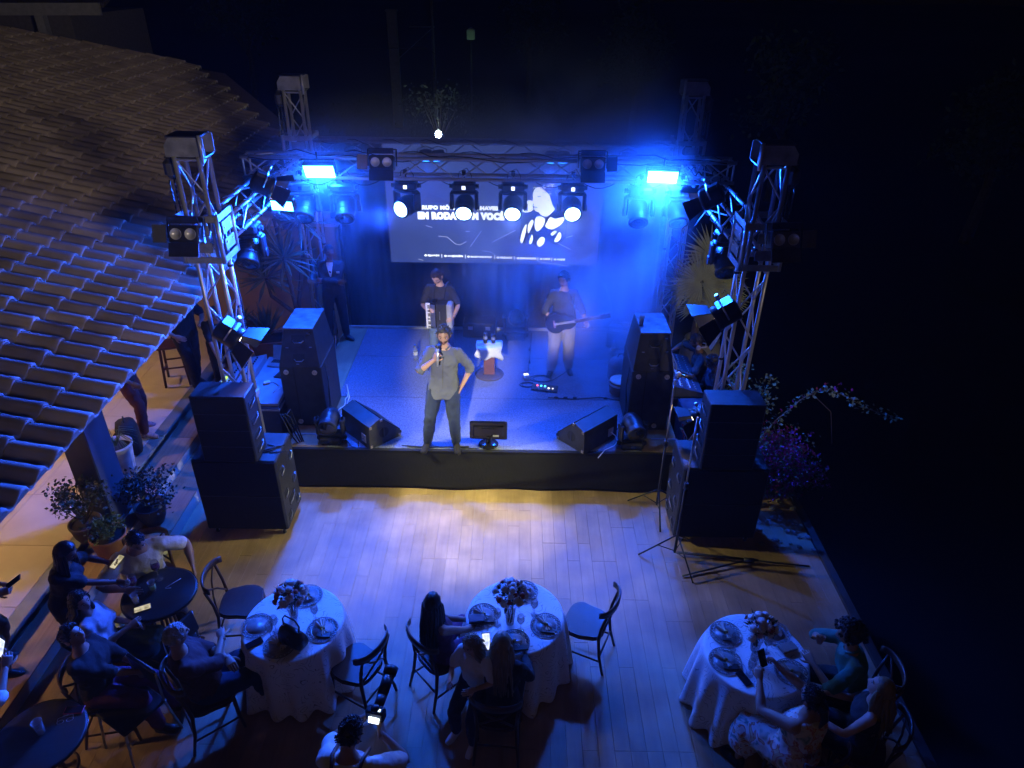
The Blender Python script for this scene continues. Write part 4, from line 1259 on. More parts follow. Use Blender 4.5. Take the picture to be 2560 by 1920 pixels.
for a in (('at the far side of the left white table', -2.02, 4.98, .7595, .2, True, False), ('with no napkin on the left white table', -2.40, 4.60, .7595, 0, False, False), ('at the right side of the left white table', -1.77, 4.57, .7595, .1, True, True), ('behind the handbag on the left table', -2.12, 4.38, .7595, .5, True, False),
          ('at the far side of the middle white table', .12, 5.08, .7595, 1.0, True, False), ('by the woman in purple on the middle table', -.27, 4.77, .7595, .3, True, True), ('at the right side of the middle white table', .33, 4.66, .7595, 0, True, True), ('nearest the blonde woman on the middle table', .03, 4.46, .7595, .7, True, True),
          ('at the far left of the right white table', 2.02, 4.60, .7595, 0, True, True), ('at the near left of the right white table', 1.94, 4.29, .7595, .2, True, True), ('at the far right of the right white table', 2.48, 4.62, .7595, .9, True, False), ('at the near right of the right white table', 2.50, 4.18, .7595, .5, True, False)):
    setting(*a)
WINE = mat('clear_wine_glass', (.95, .97, 1), .02, 0, 0, 5, trans=.9, alpha=.35)
def wineglass(label, x, y, z=.7595, s=1.0, drink=None):
    t = thing('wine_glass', label, 'glass', (x, y, z), 0, 'stemmed glasses')
    mb = MB(); mb.lathe([(.033 * s, 0), (.034 * s, .003), (.008 * s, .008), (.0045 * s, .03), (.0045 * s, .085 * s), (.02 * s, .10 * s), (.037 * s, .135 * s), (.036 * s, .17 * s), (.030 * s, .20 * s), (.0285 * s, .20 * s), (.034 * s, .17 * s), (.034 * s, .135 * s), (.015 * s, .102 * s), (.001, .098 * s)], 18, caps=True)
    mb.build('bowl', WINE, t)
    if drink:
        mb = MB(); mb.lathe([(.004, .102 * s), (.018 * s, .106 * s), (.032 * s, .132 * s), (.033 * s, .155 * s), (.001, .156 * s)], 16); mb.build('drink', drink, t)
    return t
for lab, x, y in (('wine glass right of the flowers on the left table', -1.86, 4.68), ('wine glass in front of the flowers on the left table', -2.22, 4.46), ('wine glass beside the bare plate on the left table', -2.20, 4.54),
                  ('wine glass at the right of the vase on the middle table', .22, 4.79), ('wine glass left of the vase on the middle table', -.13, 4.66), ('wine glass in front of the vase on the middle table', .09, 4.60),
                  ('wine glass by the far left plate on the right table', 2.04, 4.42), ('wine glass left of the held phone on the right table', 2.12, 4.15), ('wine glass between the plates on the right table', 2.16, 4.22), ('small tumbler right of the flowers on the right table', 2.34, 4.40)):
    wineglass(lab, x, y)

# flower arrangements
PET = [mat('white_rose_petal', (.68, .66, .62), .6, 0, .1, 30), mat('rust_red_petal', (.32, .06, .04), .6, 0, .2, 30), mat('pale_pink_petal', (.55, .38, .36), .6, 0, .15, 30)]
LEAF = mat('dusty_green_leaf', (.05, .075, .04), .55, 0, .35, 12, rnd=.1)
def leafquad(mb, p, d, l, w, tw=0.0):
    d = V(d).normalized(); u, n_ = perp(d); u = (u * math.cos(tw) + n_ * math.sin(tw)); k = d.cross(u)
    p = V(p)
    mb.add([p, p + d * l * .45 + u * w + k * l * .05, p + d * l, p + d * l * .45 - u * w + k * l * .05], [(0, 1, 2), (0, 2, 3)], False)
def flowers(label, x, y, h, vase_h, seed, mixc=(.5, .3, .2)):
    r_ = random.Random(seed)
    z0 = .7595
    v = thing('glass_vase', 'tapered glass vase holding ' + label, 'vase', (x, y, z0), 0, 'glass vases on the white tables')
    mb = MB(); mb.lathe([(.035, 0), (.04, .01), (.05, vase_h * .6), (.065, vase_h), (.062, vase_h), (.047, vase_h * .6), (.037, .014), (.002, .012)], 18); mb.build('body', WINE, v)
    t = thing('flower_arrangement', label, 'flowers', (x, y, z0 + vase_h), 0, 'flower arrangements')
    mb = MB()
    for k in range(14):
        a = r_.uniform(0, 6.28); q = r_.uniform(0, .10)
        mb.tube([(.02 * math.cos(a), .02 * math.sin(a), -vase_h + .03), (.03 * math.cos(a + 1), .03 * math.sin(a + 1), -.02), (q * math.cos(a), q * math.sin(a), h * .5)], .003, 4)
    mb.build('stems', LEAF, t)
    mb = MB()
    for k in range(90):
        a = r_.uniform(0, 6.28); e = r_.uniform(-.2, 1.2); d = V((math.cos(a) * math.cos(e), math.sin(a) * math.cos(e), math.sin(e)))
        c = V((0, 0, h * .4)) + d * r_.uniform(.03, .12)
        leafquad(mb, c, d + V((0, 0, r_.uniform(-.3, .4))), r_.uniform(.04, .085), r_.uniform(.008, .018), r_.uniform(0, 3))
    tag(mb.build('foliage', LEAF, t), kind='stuff')
    for k in range(36):
        a = r_.uniform(0, 6.28); e = r_.uniform(.0, 1.5); d = V((math.cos(a) * math.cos(e), math.sin(a) * math.cos(e), math.sin(e) * .9))
        c = V((0, 0, h * .42)) + V((d.x * .13, d.y * .13, d.z * h * .55)) * r_.uniform(.9, 1.25)
        ci = 0 if r_.random() < mixc[0] else (1 if r_.random() < mixc[1] / (mixc[1] + mixc[2]) else 2)
        rs = r_.uniform(.022, .038) * (1.1 if ci == 0 else .85)
        mb = MB(); R = d.to_track_quat('Z', 'Y').to_matrix()
        mb.lathe([(.004, -rs), (rs * .8, -rs * .4), (rs, .1 * rs), (rs * .8, .55 * rs), (rs * .55, .45 * rs), (rs * .45, .75 * rs), (rs * .15, .7 * rs)], 7, c, R)
        for q in range(5):
            b = q * 1.257 + r_.random()
            leafquad(mb, c + R @ V((rs * .5 * math.cos(b), rs * .5 * math.sin(b), -rs * .2)), R @ V((math.cos(b), math.sin(b), .5)), rs * 1.1, rs * .55, r_.uniform(-.4, .4))
        mb.build('blossom', PET[ci], t)
    mb = MB()
    for k in range(6):
        a = r_.uniform(0, 6.28)
        leafquad(mb, (0, 0, h * .5), (math.cos(a) * .8, math.sin(a) * .8, r_.uniform(.3, .9)), r_.uniform(.14, .20), .006, 0)
    mb.build('spiky_leaves', LEAF, t)
flowers('white and rust flowers with spiky leaves beside the handbag', -2.08, 4.72, .24, .16, 3, (.35, .5, .3))
flowers('tall bunch of white roses with red sprigs on the middle table', -.01, 4.68, .26, .26, 5, (.6, .6, .1))
flowers('pale rose bunch on the right table beside the green shirt', 2.24, 4.42, .22, .18, 8, (.6, .15, .6))
# small things on the white tables
SCRN = mat('dark_phone_glass', (.012, .012, .016), .08, 0, 0, 5)
def phone(label, loc, R=None, lit=None, rot=0.0, case=None, group='mobile phones'):
    t = thing('mobile_phone', label, 'phone', loc, rot, group)
    M = (R or Matrix.Identity(3)).to_4x4()
    mb = MB(M); mb.rbox((0, 0, .005), (.075, .155, .010), .004); mb.build('case', case or BLK, t)
    mb = MB(M); mb.box((0, 0, .0107), (.066, .142, .0012)); mb.build('display', lit or SCRN, t)
    return t
phone('black phone lying by the bare plate on the left table', (-2.36, 4.40, .760), rot=rad(-52))
phone('dark phone lying at the near left of the right table', (2.06, 4.11, .760), rot=rad(24))
CLUT = mat('beige_clutch_leather', (.26, .20, .17), .5, 0, .2, 15, .2, 60)
t = thing('clutch_purse', 'small patterned clutch lying near the green shirt on the right table', 'purse', (2.55, 4.44, .76), rad(20))
mb = MB(); mb.rbox((0, 0, .015), (.16, .10, .03), .008); mb.build('body', CLUT, t)
mb = MB(); mb.box((0, -.02, .032), (.15, .055, .006)); mb.build('flap', CLUT, t)
mb = MB(); mb.ell((0, -.045, .036), (.008, .008, .005)); mb.build('clasp', LEMI, t)
t = thing('book_box', 'dark blue box lying on the plate by the woman in purple', 'box', (-.33, 4.70, .775), rad(6))
mb = MB(); mb.rbox((0, 0, .014), (.15, .09, .028), .004); mb.build('base', mat('dark_blue_card', (.035, .035, .07), .5), t)
mb = MB(); mb.rbox((0, 0, .031), (.152, .092, .008), .003); mb.build('lid', MATS['dark_blue_card'], t)
# handbag
BAG = mat('black_bag_leather', (.014, .013, .014), .3, 0, .2, 20, .1, 80)
t = thing('handbag', 'shiny black handbag standing on the left white table', 'handbag', (-2.0, 4.42, .762), rad(-28))
mb = MB()
mb.rings([[V((a * .13 * k, b * .055 * k2, z)) for a, b in ((-1, -1), (-.5, -1.15), (.5, -1.15), (1, -1), (1, 1), (.5, 1.15), (-.5, 1.15), (-1, 1))] for k, k2, z in ((.95, .95, 0), (1, 1.1, .03), (.97, 1, .10), (.88, .6, .165), (.82, .35, .18))])
mb.build('body', BAG, t)
mb = MB(); mb.tube([(-.09, 0, .17), (-.10, .01, .25), (-.06, .01, .31), (.06, .01, .31), (.10, .01, .25), (.09, 0, .17)], .008, 7); mb.build('handle', BAG, t)
mb = MB(); mb.box((0, -.062, .115), (.03, .006, .02)); mb.box((-.09, 0, .18), (.016, .02, .016)); mb.box((.09, 0, .18), (.016, .02, .016)); mb.build('clasp', CHROME, t)

# dark bar tables with bentwood legs
def bar_table(label, loc):
    t = thing('bar_table', label, 'table', loc, .3, 'dark round bar tables')
    mb = MB(); mb.lathe([(.32, .715), (.345, .72), (.35, .735), (.345, .75), (.33, .752)], 40); mb.build('tabletop', TABLEW, t)
    mb = MB(); mb.lathe([(.345, .715), (.352, .72), (.356, .735), (.352, .748), (.345, .745)], 40, caps=False); mb.build('rim', mat('black_table_rim', (.01, .01, .012), .25), t)
    for k in range(4):
        a = k * PI / 2
        c, s = math.cos(a), math.sin(a)
        mb = MB(); mb.tube([(.25 * c, .25 * s, .71), (.12 * c, .12 * s, .62), (.06 * c, .06 * s, .45), (.07 * c, .07 * s, .25), (.18 * c, .18 * s, .08), (.27 * c, .27 * s, 0)], .016, 8); mb.build('leg', CHAIRW, t)
    mb = MB(); mb.tube([(.17 * math.cos(b), .17 * math.sin(b), .30) for b in np.arange(0, 2 * PI, PI / 14)], .011, 6, closed=True); mb.build('hoop', CHAIRW, t)
    mb = MB(); mb.tube([(.21 * math.cos(b), .21 * math.sin(b), .60) for b in np.arange(0, 2 * PI, PI / 14)], .010, 6, closed=True); mb.build('hoop', CHAIRW, t)
    return t
bar_table('dark round bar table with drinks by the man in white shirt', (-3.50, 5.00, 0))
bar_table('dark round bar table with a plastic cup in the near left corner', (-3.80, 3.46, 0))
CUPM = mat('translucent_plastic_cup', (.85, .86, .88), .25, 0, .03, 10, trans=.5, alpha=.6)
GRNL = mat('pale_green_print', (.30, .50, .22), .5, 0, .2, 30)
def cup(label, x, y, z, band=None, straw=False, fill=None, s=1.0):
    t = thing('plastic_cup', label, 'cup', (x, y, z), 0, 'plastic cups')
    mb = MB(); mb.lathe([(.026 * s, 0), (.030 * s, .06 * s), (.036 * s, .115 * s), (.038 * s, .117 * s), (.034 * s, .113 * s), (.028 * s, .06 * s), (.024 * s, .004), (.001, .003)], 18); mb.build('wall', CUPM, t)
    if fill: mb = MB(); mb.lathe([(.024 * s, .006), (.030 * s, .08 * s), (.001, .081 * s)], 16); mb.build('drink', fill, t)
    if band: mb = MB(); mb.lathe([(.0285 * s, .025 * s), (.0335 * s, .085 * s), (.0325 * s, .085 * s)], 18, caps=False); mb.build('printed_band', band, t)
    if straw: mb = MB(); mb.cyl((.01, 0, .01), (-.03, .02, .19), .004, n=6); mb.build('straw', WHITEP, t)
    return t
AMB = mat('amber_drink', (.35, .12, .02), .1, 0, .1, 10, trans=.3)
PINKD = mat('pink_drink', (.35, .03, .08), .1, 0, .1, 10, trans=.3)
cup('plastic cup with green printed band on the bar table', -3.57, 5.03, .754, GRNL)
cup('clear plastic cup near the table edge of the drinks table', -3.66, 4.86, .754)
cup('pale plastic cup alone on the near left bar table', -3.80, 3.50, .754, s=1.15)
cup('clear cup with amber drink standing on the right side fill', 1.68, 8.62, 2.05, fill=AMB, s=1.1)
wineglass('big stemmed glass with pink drink and straw on the bar table', -3.58, 5.18, .754, 1.2, PINKD)
wineglass('stemmed glass held by the standing woman over the bar table', -3.72, 4.98, .754, 1.2, PINKD)
E_PH = emis('lit_phone_display', (.85, .75, .5), .9, col2=(.3, .25, .12), scale=30)
E_PH2 = emis('bright_phone_display', (.75, .8, 1.0), 1.6, col2=(.25, .3, .5), scale=20)
phone('phone with yellowish lit display on the edge of the bar table', (-3.57, 4.79, .754), rot=rad(-62), lit=E_PH)
PINKC = mat('pink_phone_case', (.55, .05, .12), .4)
phone('pink cased phone lying on the near left bar table', (-3.64, 3.70, .754), rot=rad(95), case=PINKC)
t = thing('drinking_straw', 'two paper straws crossed on the dark bar table', 'straw', (-3.40, 5.10, .756), .6)
mb = MB(); mb.cyl((-.08, 0, .004), (.08, .05, .004), .003, n=6); mb.build('straw', WHITEP, t)
mb = MB(); mb.cyl((-.08, -.01, .004), (-.03, -.03, .004), .003, n=6); mb.build('straw', WHITEP, t)
t = thing('eyeglasses', 'folded glasses lying beside the pink cased phone', 'glasses', (-3.66, 3.60, .756), .4)
for sx in (-1, 1):
    mb = MB(); mb.tube([(sx * .035 + .026 * math.cos(b), .018 * math.sin(b), .006) for b in np.arange(0, 2 * PI, .6)], .002, 4, closed=True); mb.build('rim', CHROME, t)
    mb = MB(); mb.tube([(sx * .06, 0, .006), (sx * .055, .04, .008), (-sx * .02, .05, .008)], .002, 4); mb.build('temple', CHROME, t)
# steel tube chair frame at the near left table
t = thing('metal_chair', 'dark chair with steel tube legs by the near left bar table', 'chair', (-3.36, 3.95, 0), rad(150))
mb = MB(); mb.rbox((0, 0, .45), (.42, .42, .03), .012); mb.build('seat', BLK, t)
mb = MB(); mb.rbox((0, -.21, .70), (.40, .03, .26), .012, rotm('X', -.12)); mb.build('backrest', BLK, t)
for sx in (-1, 1):
    for sy in (-1, 1):
        mb = MB(); mb.tube([(sx * .19, sy * .19, .44), (sx * .21, sy * .24, 0)] if sy > 0 else [(sx * .19, -.20, .82), (sx * .19, -.19, .44), (sx * .21, -.25, 0)], .012, 8); mb.build('leg', CHROME, t)
t = thing('metal_chair', 'empty dark chair with steel legs between the seated women and bar table', 'chair', (-3.30, 4.62, 0), rad(70))
mb = MB(); mb.rbox((0, 0, .45), (.40, .40, .03), .012); mb.build('seat', BLK, t)
mb = MB(); mb.rbox((0, -.20, .70), (.38, .03, .24), .012, rotm('X', -.12)); mb.build('backrest', BLK, t)
for sx in (-1, 1):
    for sy in (-1, 1):
        mb = MB(); mb.tube([(sx * .18, sy * .18, .44), (sx * .20, sy * .23, 0)] if sy > 0 else [(sx * .18, -.19, .80), (sx * .18, -.18, .44), (sx * .20, -.24, 0)], .012, 8); mb.build('leg', CHROME, t)

# ================================================================== THINGS ON THE STAGE
t = thing('drinks_stand', 'round based brown stand with white towel and two dark cans', 'stand', (-.40, 9.74, .606), 0)
RUST = mat('reddish_brown_wood', (.20, .07, .04), .55, 0, .2, 8)
mb = MB(); mb.lathe([(.22, 0), (.225, .01), (.215, .022), (.05, .028)], 30); mb.build('foot', mat('brown_round_foot', (.10, .075, .065), .7, 0, .2, 30), t)
mb = MB(); mb.rbox((0, 0, .26), (.17, .10, .48), .008); mb.build('post', RUST, t)
mb = MB(); mb.rbox((0, .02, .52), (.36, .26, .025), .008); mb.build('top', BLK, t)
mb = MB(); vs, fs = [], []
for j in range(9):
    for i in range(11):
        u, v = i / 10 - .5, j / 8
        y = .15 - v * .30 if v < .55 else -.015 - .02 * mnoise.noise(V((u * 5, v * 4, 0)))
        y = .13 - .27 * min(v / .4, 1) - .015 * (mnoise.noise(V((u * 6, v * 5, 1))) + .5)
        z = .537 if v < .4 else .537 - (v - .4) * .30 + .03 * math.sin(u * 9)
        vs.append((u * (.40 + .06 * v * math.sin(v * 9)), y, z))
for j in range(8):
    for i in range(10):
        a = j * 11 + i; fs.append((a, a + 11, a + 12, a + 1))
mb.add(vs, fs, True); tw = mb.build('towel', mat('white_towel', (.80, .80, .78), .9, 0, .05, 20, .2, 100), None, loc=(-.40, 9.74, .606)); so = tw.modifiers.new('t', 'SOLIDIFY'); so.thickness = .006
tag(tw, 'white towel draped over the front of the brown stand', 'towel')
for k, (dx, h) in enumerate(((-.06, .17), (.06, .15))):
    c = thing('drink_can', ('taller dark can on the towel covered stand', 'shorter dark can on the towel covered stand')[k], 'can', (-.40 + dx, 9.78, 1.146), 0, 'dark drink cans')
    mb = MB(); mb.lathe([(.026, 0), (.032, .008), (.032, h - .015), (.026, h), (.024, h - .003)], 18); mb.build('body', BLK, c)
    mb = MB(); mb.lathe([(.0325, h * .4), (.0325, h * .7)], 18, caps=False); mb.build('printed_band', ALU, c)
WATER = mat('clear_water_bottle', (.75, .85, .95), .05, 0, 0, 5, trans=.7, alpha=.55)
for k, (x, y) in enumerate(((-1.62, 10.2), (1.62, 10.45))):
    c = thing('water_bottle', ('clear water bottle standing on the left of the stage carpet', 'clear water bottle standing beside the small amplifier')[k], 'bottle', (x, y, .606), 0, 'water bottles')
    mb = MB(); mb.lathe([(.034, 0), (.038, .01), (.038, .06), (.034, .08), (.038, .10), (.038, .18), (.016, .235), (.014, .25)], 16); mb.build('body', WATER, c)
    mb = MB(); mb.lathe([(.0385, .09), (.0385, .15)], 16, caps=False); mb.build('label_band', WHITEP, c)
    mb = MB(); mb.cyl((0, 0, .25), (0, 0, .275), .016, n=12); mb.build('cap', mat('blue_cap', (.05, .15, .5), .4), c)
# keyboard case and amplifier at the back
t = thing('flight_case', 'long black equipment case behind the accordion player', 'case', (-.62, 11.15, .606), rad(-2))
mb = MB(); mb.rbox((0, 0, .14), (.56, .30, .26), .01); mb.build('body', BLK, t)
mb = MB(); mb.box((0, 0, .19), (.566, .306, .012)); mb.box((0, 0, .272), (.54, .28, .008)); mb.build('trim', RUB, t)
for sx in (-1, 1): mb = MB(); mb.box((sx * .15, -.155, .19), (.08, .012, .06)); mb.build('latch', CHROME, t)
t = thing('guitar_amplifier', 'small black amplifier at the right back of the stage', 'amplifier', (1.80, 10.78, .606), rad(-18))
mb = MB(); mb.rbox((0, 0, .19), (.46, .30, .38), .015, rotm('X', -.12)); mb.build('cabinet', BLKPAINT, t)
mb = MB(); mb.box((0, -.165, .165), (.40, .012, .25), rotm('X', -.12)); mb.build('front_grille', GRILLE, t)
mb = MB(); mb.box((0, -.145, .345), (.40, .014, .05), rotm('X', -.12)); mb.build('control_panel', ALUD, t)
mb = MB(); mb.tube([(-.1, 0, .38), (-.08, 0, .42), (.08, 0, .42), (.1, 0, .38)], .01, 6); mb.build('handle', RUB, t)
t = thing('cloth', 'light cloth lying on the small amplifier', 'cloth', (1.86, 10.80, .99), 0)
mb = MB(); mb.rings([[V((.10 * k * math.cos(a) * (1 + .2 * math.sin(3 * a)), .07 * k * math.sin(a), z)) for a in np.arange(0, 2 * PI, .5)] for k, z in ((1, 0), (1.02, .02), (.7, .045), (.3, .05))]); mb.build('folded_cloth', NAPK, t)
# pedalboard, stomp box, coiled cable, cables
t = thing('pedal_board', 'small effects pedal board with coloured lights by the guitarist', 'effects pedal', (.46, 9.30, .606), rad(-10))
mb = MB(); mb.rbox((0, 0, .022), (.40, .16, .03), .006, rotm('X', .06)); mb.build('board', BLK, t)
for k, (c, e) in enumerate((((1, .08, .06), 6), ((.1, .9, 1), 5), ((.1, .8, 1), 5), ((1, 1, 1), 3), ((.9, .9, 1), 2))):
    mb = MB(); mb.cyl((-.12 + .06 * k, .03 - .05 * (k > 2), .036), (-.12 + .06 * k, .03 - .05 * (k > 2), .046), .014, n=8); mb.build('indicator_light', emis('pedal_light_%d' % k, c, e), t)
for k in range(3): mb = MB(); mb.cyl((-.1 + .1 * k, -.04, .036), (-.1 + .1 * k, -.04, .055), .018, n=10); mb.build('foot_switch', CHROME, t)
t = thing('tuner_pedal', 'small white topped pedal standing among cables on the carpet', 'effects pedal', (.18, 9.62, .606), rad(12))
mb = MB(); mb.rbox((0, 0, .035), (.10, .13, .06), .01); mb.build('case', ALUD, t)
mb = MB(); mb.box((0, .02, .068), (.07, .05, .006)); mb.build('display', E_DISP, t)
mb = MB(); mb.cyl((0, -.04, .065), (0, -.04, .08), .016, n=10); mb.build('foot_switch', CHROME, t)
def coil(label, x, y, z, r, n, seed, tail=()):
    rr = random.Random(seed); pts = []
    for k in range(n * 14):
        a = k / 14 * 2 * PI; q = r * (1 + .16 * math.sin(a * .37 + seed))
        pts.append((q * math.cos(a), q * .62 * math.sin(a), .006 + .002 * (k // 14)))
    pts += [(a - x, b - y, .006 + (c if c else 0)) for a, b, c in tail]
    mb = MB(); mb.tube(pts, .006, 5)
    tag(mb.build('cable', RUB, None, loc=(x, y, z)), label, 'cable', 'cables on the stage carpet')
coil('small black cable coil on the carpet near the tuner pedal', .20, 9.42, .606, .11, 3, 1, ((.35, 9.3, 0), (.5, 9.2, 0)))
coil('loose loop of black cable in front of the guitarist', .42, 9.62, .606, .16, 2, 4, ((.7, 9.7, 0), (.85, 9.9, 0)))
mb = MB(); mb.tube([(.28, 11.2, .01), (.26, 10.6, .008), (.22, 10.0, .008), (.2, 9.65, .008)], .007, 5)
for y in (10.6, 10.15): mb.cyl((.24, y - .04, .012), (.24, y + .04, .012), .014, n=8)
tag(mb.build('cable', RUB, None, loc=(0, 0, .606)), 'thin black cable running back from the tuner pedal', 'cable')
mb = MB(); mb.tube([(.5, 9.05, .008), (.9, 9.02, .008), (1.3, 9.08, .008), (1.62, 8.98, .008)], .006, 5)
for x in (.62, .76, .9, 1.36): mb.ell((x, 9.04, .018), (.035, .02, .016), 8, 6)
tag(mb.build('cable', RUB, None, loc=(0, 0, .606)), 'black cable with small boxes running to the right side fill', 'cable')
mb = MB(); rr = random.Random(3)
mb.tube([(-2.50 + rr.uniform(-.04, .06), 9.1 - k * .09, .008) for k in range(14)], .007, 5)
mb.tube([(-2.46, 8.95, .25), (-2.42, 8.85, .1), (-2.44, 8.7, .01), (-2.36, 8.3, .008), (-2.42, 8.0, .008)], .007, 5)
tag(mb.build('cable', WHITEP, None, loc=(0, 0, .606)), 'white cable hanging beside the left side fill', 'cable')
# backpack, drum case beside the right stack
BLUEB = mat('blue_grey_backpack_cloth', (.16, .19, .26), .8, 0, .2, 12, .3, 60)
t = thing('backpack', 'pale blue backpack leaning by the right side fill', 'backpack', (1.62, 9.62, .606), rad(20))
mb = MB(); mb.rings([[V((a * k * .17, b * k2 * .11, z)) for a, b in ((-1, -.6), (-.6, -1), (.6, -1), (1, -.6), (1, .6), (.6, 1), (-.6, 1), (-1, .6))] for k, k2, z in ((.8, .8, 0), (1, 1, .06), (1, 1, .28), (.85, .8, .38), (.4, .4, .42))]); mb.build('body', BLUEB, t)
mb = MB(); mb.rbox((0, -.12, .14), (.22, .06, .18), .02); mb.build('front_pocket', BLUEB, t)
mb = MB(); mb.tube([(-.05, 0, .41), (-.04, 0, .46), (.04, 0, .46), (.05, 0, .41)], .01, 6); mb.build('strap', RUB, t)
t = thing('hand_drum', 'brown hand drum lying beside the right side fill', 'drum', (1.58, 9.22, .606), rad(10))
mb = MB(); mb.lathe([(.12, 0), (.15, .04), (.16, .14), (.155, .22), (.15, .23)], 22); mb.build('shell', mat('brown_drum_wood', (.22, .11, .07), .5), t)
mb = MB(); mb.lathe([(.152, .225), (.157, .232), (.15, .24), (.001, .241)], 22); mb.build('skin', NAPK, t)
mb = MB(); mb.lathe([(.163, .17), (.167, .175), (.167, .20), (.162, .205)], 22, caps=False); mb.build('hoop', CHROME, t)
# ================================================================== PLANTS
FAN = mat('fan_palm_leaf', (.38, .42, .20), .5, 0, .25, 6, .1, 40, rnd=.15)
YUC = mat('yucca_leaf', (.13, .15, .085), .5, 0, .3, 6, .1, 40, rnd=.2)
TERRA = mat('terracotta_pot', (.30, .13, .07), .7, 0, .2, 6, .15, 30)
GREYP = mat('grey_glazed_pot', (.20, .21, .23), .35, 0, .2, 4, .08, 20)
WHTP = mat('mottled_white_pot', (.45, .43, .40), .5, 0, .35, 7, .15, 20)
BARK = mat('rough_bark', (.09, .065, .045), .9, 0, .35, 12, .5, 40)
SOIL = mat('pot_soil', (.02, .015, .012), .95, 0, .3, 20)
def blade(mb, p, d, up, l, w, droop=0.0):
    p, d, up = V(p), V(d).normalized(), V(up)
    s = d.cross(up)
    s = s.normalized() if s.length > 1e-4 else perp(d)[0]
    n_ = s.cross(d)
    def pt(t): return p + d * (l * t) + V((0, 0, -droop * l * t * t))
    a, b, c = pt(.05), pt(.5), pt(1)
    mb.add([a - s * w * .35, a + n_ * w * .3, a + s * w * .35, b - s * w, b + n_ * w * .5, b + s * w, c], [(0, 1, 4, 3), (1, 2, 5, 4), (3, 4, 6), (4, 5, 6)], False)
def fan_leaf(parent, base, hub, normal, r, seed, m=FAN, nb=34, spread=300):
    rr = random.Random(seed)
    base, hub, nrm = V(base), V(hub), V(normal).normalized()
    fwd = (hub - base); fwd = (fwd - nrm * fwd.dot(nrm)).normalized(); sd = nrm.cross(fwd)
    mb = MB()
    for k in range(nb):
        a = rad(-spread / 2 + spread * k / (nb - 1) + rr.uniform(-2, 2))
        d = fwd * math.cos(a) + sd * math.sin(a) + nrm * (.12 + .10 * math.cos(a))
        blade(mb, hub, d, nrm, r * rr.uniform(.85, 1.05) * (1 - .18 * abs(a) / 2.6), r * .034, .10 + .05 * rr.random())
    mb.tube([base, base.lerp(hub, .5) + V((0, 0, .05)), hub], [.016, .011, .007], 6)
    return mb.build('palm_leaf', m, parent, world=True)
# right fan palms
pr = thing('fan_palm', 'large pale fan palm leaning beside the right side truss', 'palm', (3.05, 10.9, 0), 0, 'fan palms')
fan_leaf(pr, (3.05, 10.9, 1.0), (2.86, 10.25, 2.00), (-.1, -.85, .5), .62, 1, spread=330, nb=44)
fan_leaf(pr, (3.05, 10.9, 1.0), (3.02, 10.55, 2.32), (.1, -.8, .45), .62, 2)
fan_leaf(pr, (3.05, 10.9, 1.0), (3.3, 10.6, 1.85), (.3, -.7, .6), .55, 3)
fan_leaf(pr, (3.05, 10.9, 1.0), (2.75, 10.7, 1.7), (-.4, -.7, .5), .5, 5)
mb = MB(); mb.tube([(3.05, 10.95, -.3), (3.07, 10.95, .4), (3.05, 10.9, 1.05)], [.08, .07, .06], 9); mb.build('trunk', BARK, pr, world=True)
p2 = thing('fan_palm', 'smaller fan palm growing in the big round pot behind the technicians', 'palm', (3.24, 11.1, .55), 0, 'fan palms')
fan_leaf(p2, (3.24, 11.1, .6), (3.18, 10.5, 1.56), (0, -.8, .6), .48, 8, spread=320)
fan_leaf(p2, (3.24, 11.1, .6), (3.5, 10.7, 1.5), (.4, -.7, .6), .46, 9)
fan_leaf(p2, (3.24, 11.1, .6), (2.95, 10.75, 1.35), (-.5, -.6, .6), .42, 10)
def pot(label, loc, r, h, m, prof=None):
    t = thing('plant_pot', label, 'pot', loc, 0)
    mb = MB(); mb.lathe([(a * r, b * h) for a, b in (prof or [(.62, 0), (.85, .35), (.98, .8), (1.04, .93), (1.04, 1), (.93, 1), (.90, .88)])], 28); mb.build('body', m, t)
    mb = MB(); mb.lathe([(r * .90, h * .88), (.001, h * .90)], 20, caps=False); mb.build('soil', SOIL, t)
    return t
pot('big round grey pot behind the right mixing desk', (3.26, 11.12, -.35), .36, .95, GREYP, [(.5, 0), (.85, .25), (1, .6), (.95, .85), (.80, .97), (.84, 1), (.74, 1), (.74, .88)])
# left yuccas in a rectangular planter and behind
def rosette(parent, c, r, n_, seed, m=YUC, w=.035, lo=-.5, hi=1.3, droop=.12, axis=None):
    rr = random.Random(seed); mb = MB()
    for k in range(n_):
        a = k * 2.399 + rr.uniform(-.2, .2); e = lo + (hi - lo) * ((k + .5) / n_) + rr.uniform(-.1, .1)
        d = V((math.cos(a) * math.cos(e), math.sin(a) * math.cos(e), math.sin(e)))
        blade(mb, V(c) + d * .03, d, (0, 0, 1), r * rr.uniform(.8, 1.1), w, droop * rr.uniform(.4, 1.4))
    return mb.build('leaf_rosette', m, parent, world=True)
y1 = thing('yucca', 'tall yucca with three spiky heads beside the back left tower', 'yucca', (-3.75, 11.25, .4), 0, 'yuccas at the left of the stage')
for k, (c, r) in enumerate((((-3.72, 10.75, 2.1), .62), ((-3.95, 11.2, 2.75), .62), ((-3.55, 11.3, 2.55), .55), ((-4.15, 11.0, 1.65), .58))):
    rosette(y1, c, r, 42, 20 + k)
    mb = MB(); mb.tube([(-3.75, 11.25, .4), (-3.78, 11.2, .9), V(c) + V((0, .1, -.35)), V(c)], [.05, .04, .03, .025], 8); mb.build('stem', BARK, y1, world=True)
y2 = thing('snake_plant', 'upright striped leaves growing in the square planter', 'plant', (-4.12, 10.55, .8), 0)
rosette(y2, (-4.12, 10.55, .80), .62, 34, 31, mat('pale_striped_leaf', (.24, .26, .15), .5, 0, .3, 5, rnd=.2), .035, .75, 1.5, .08)
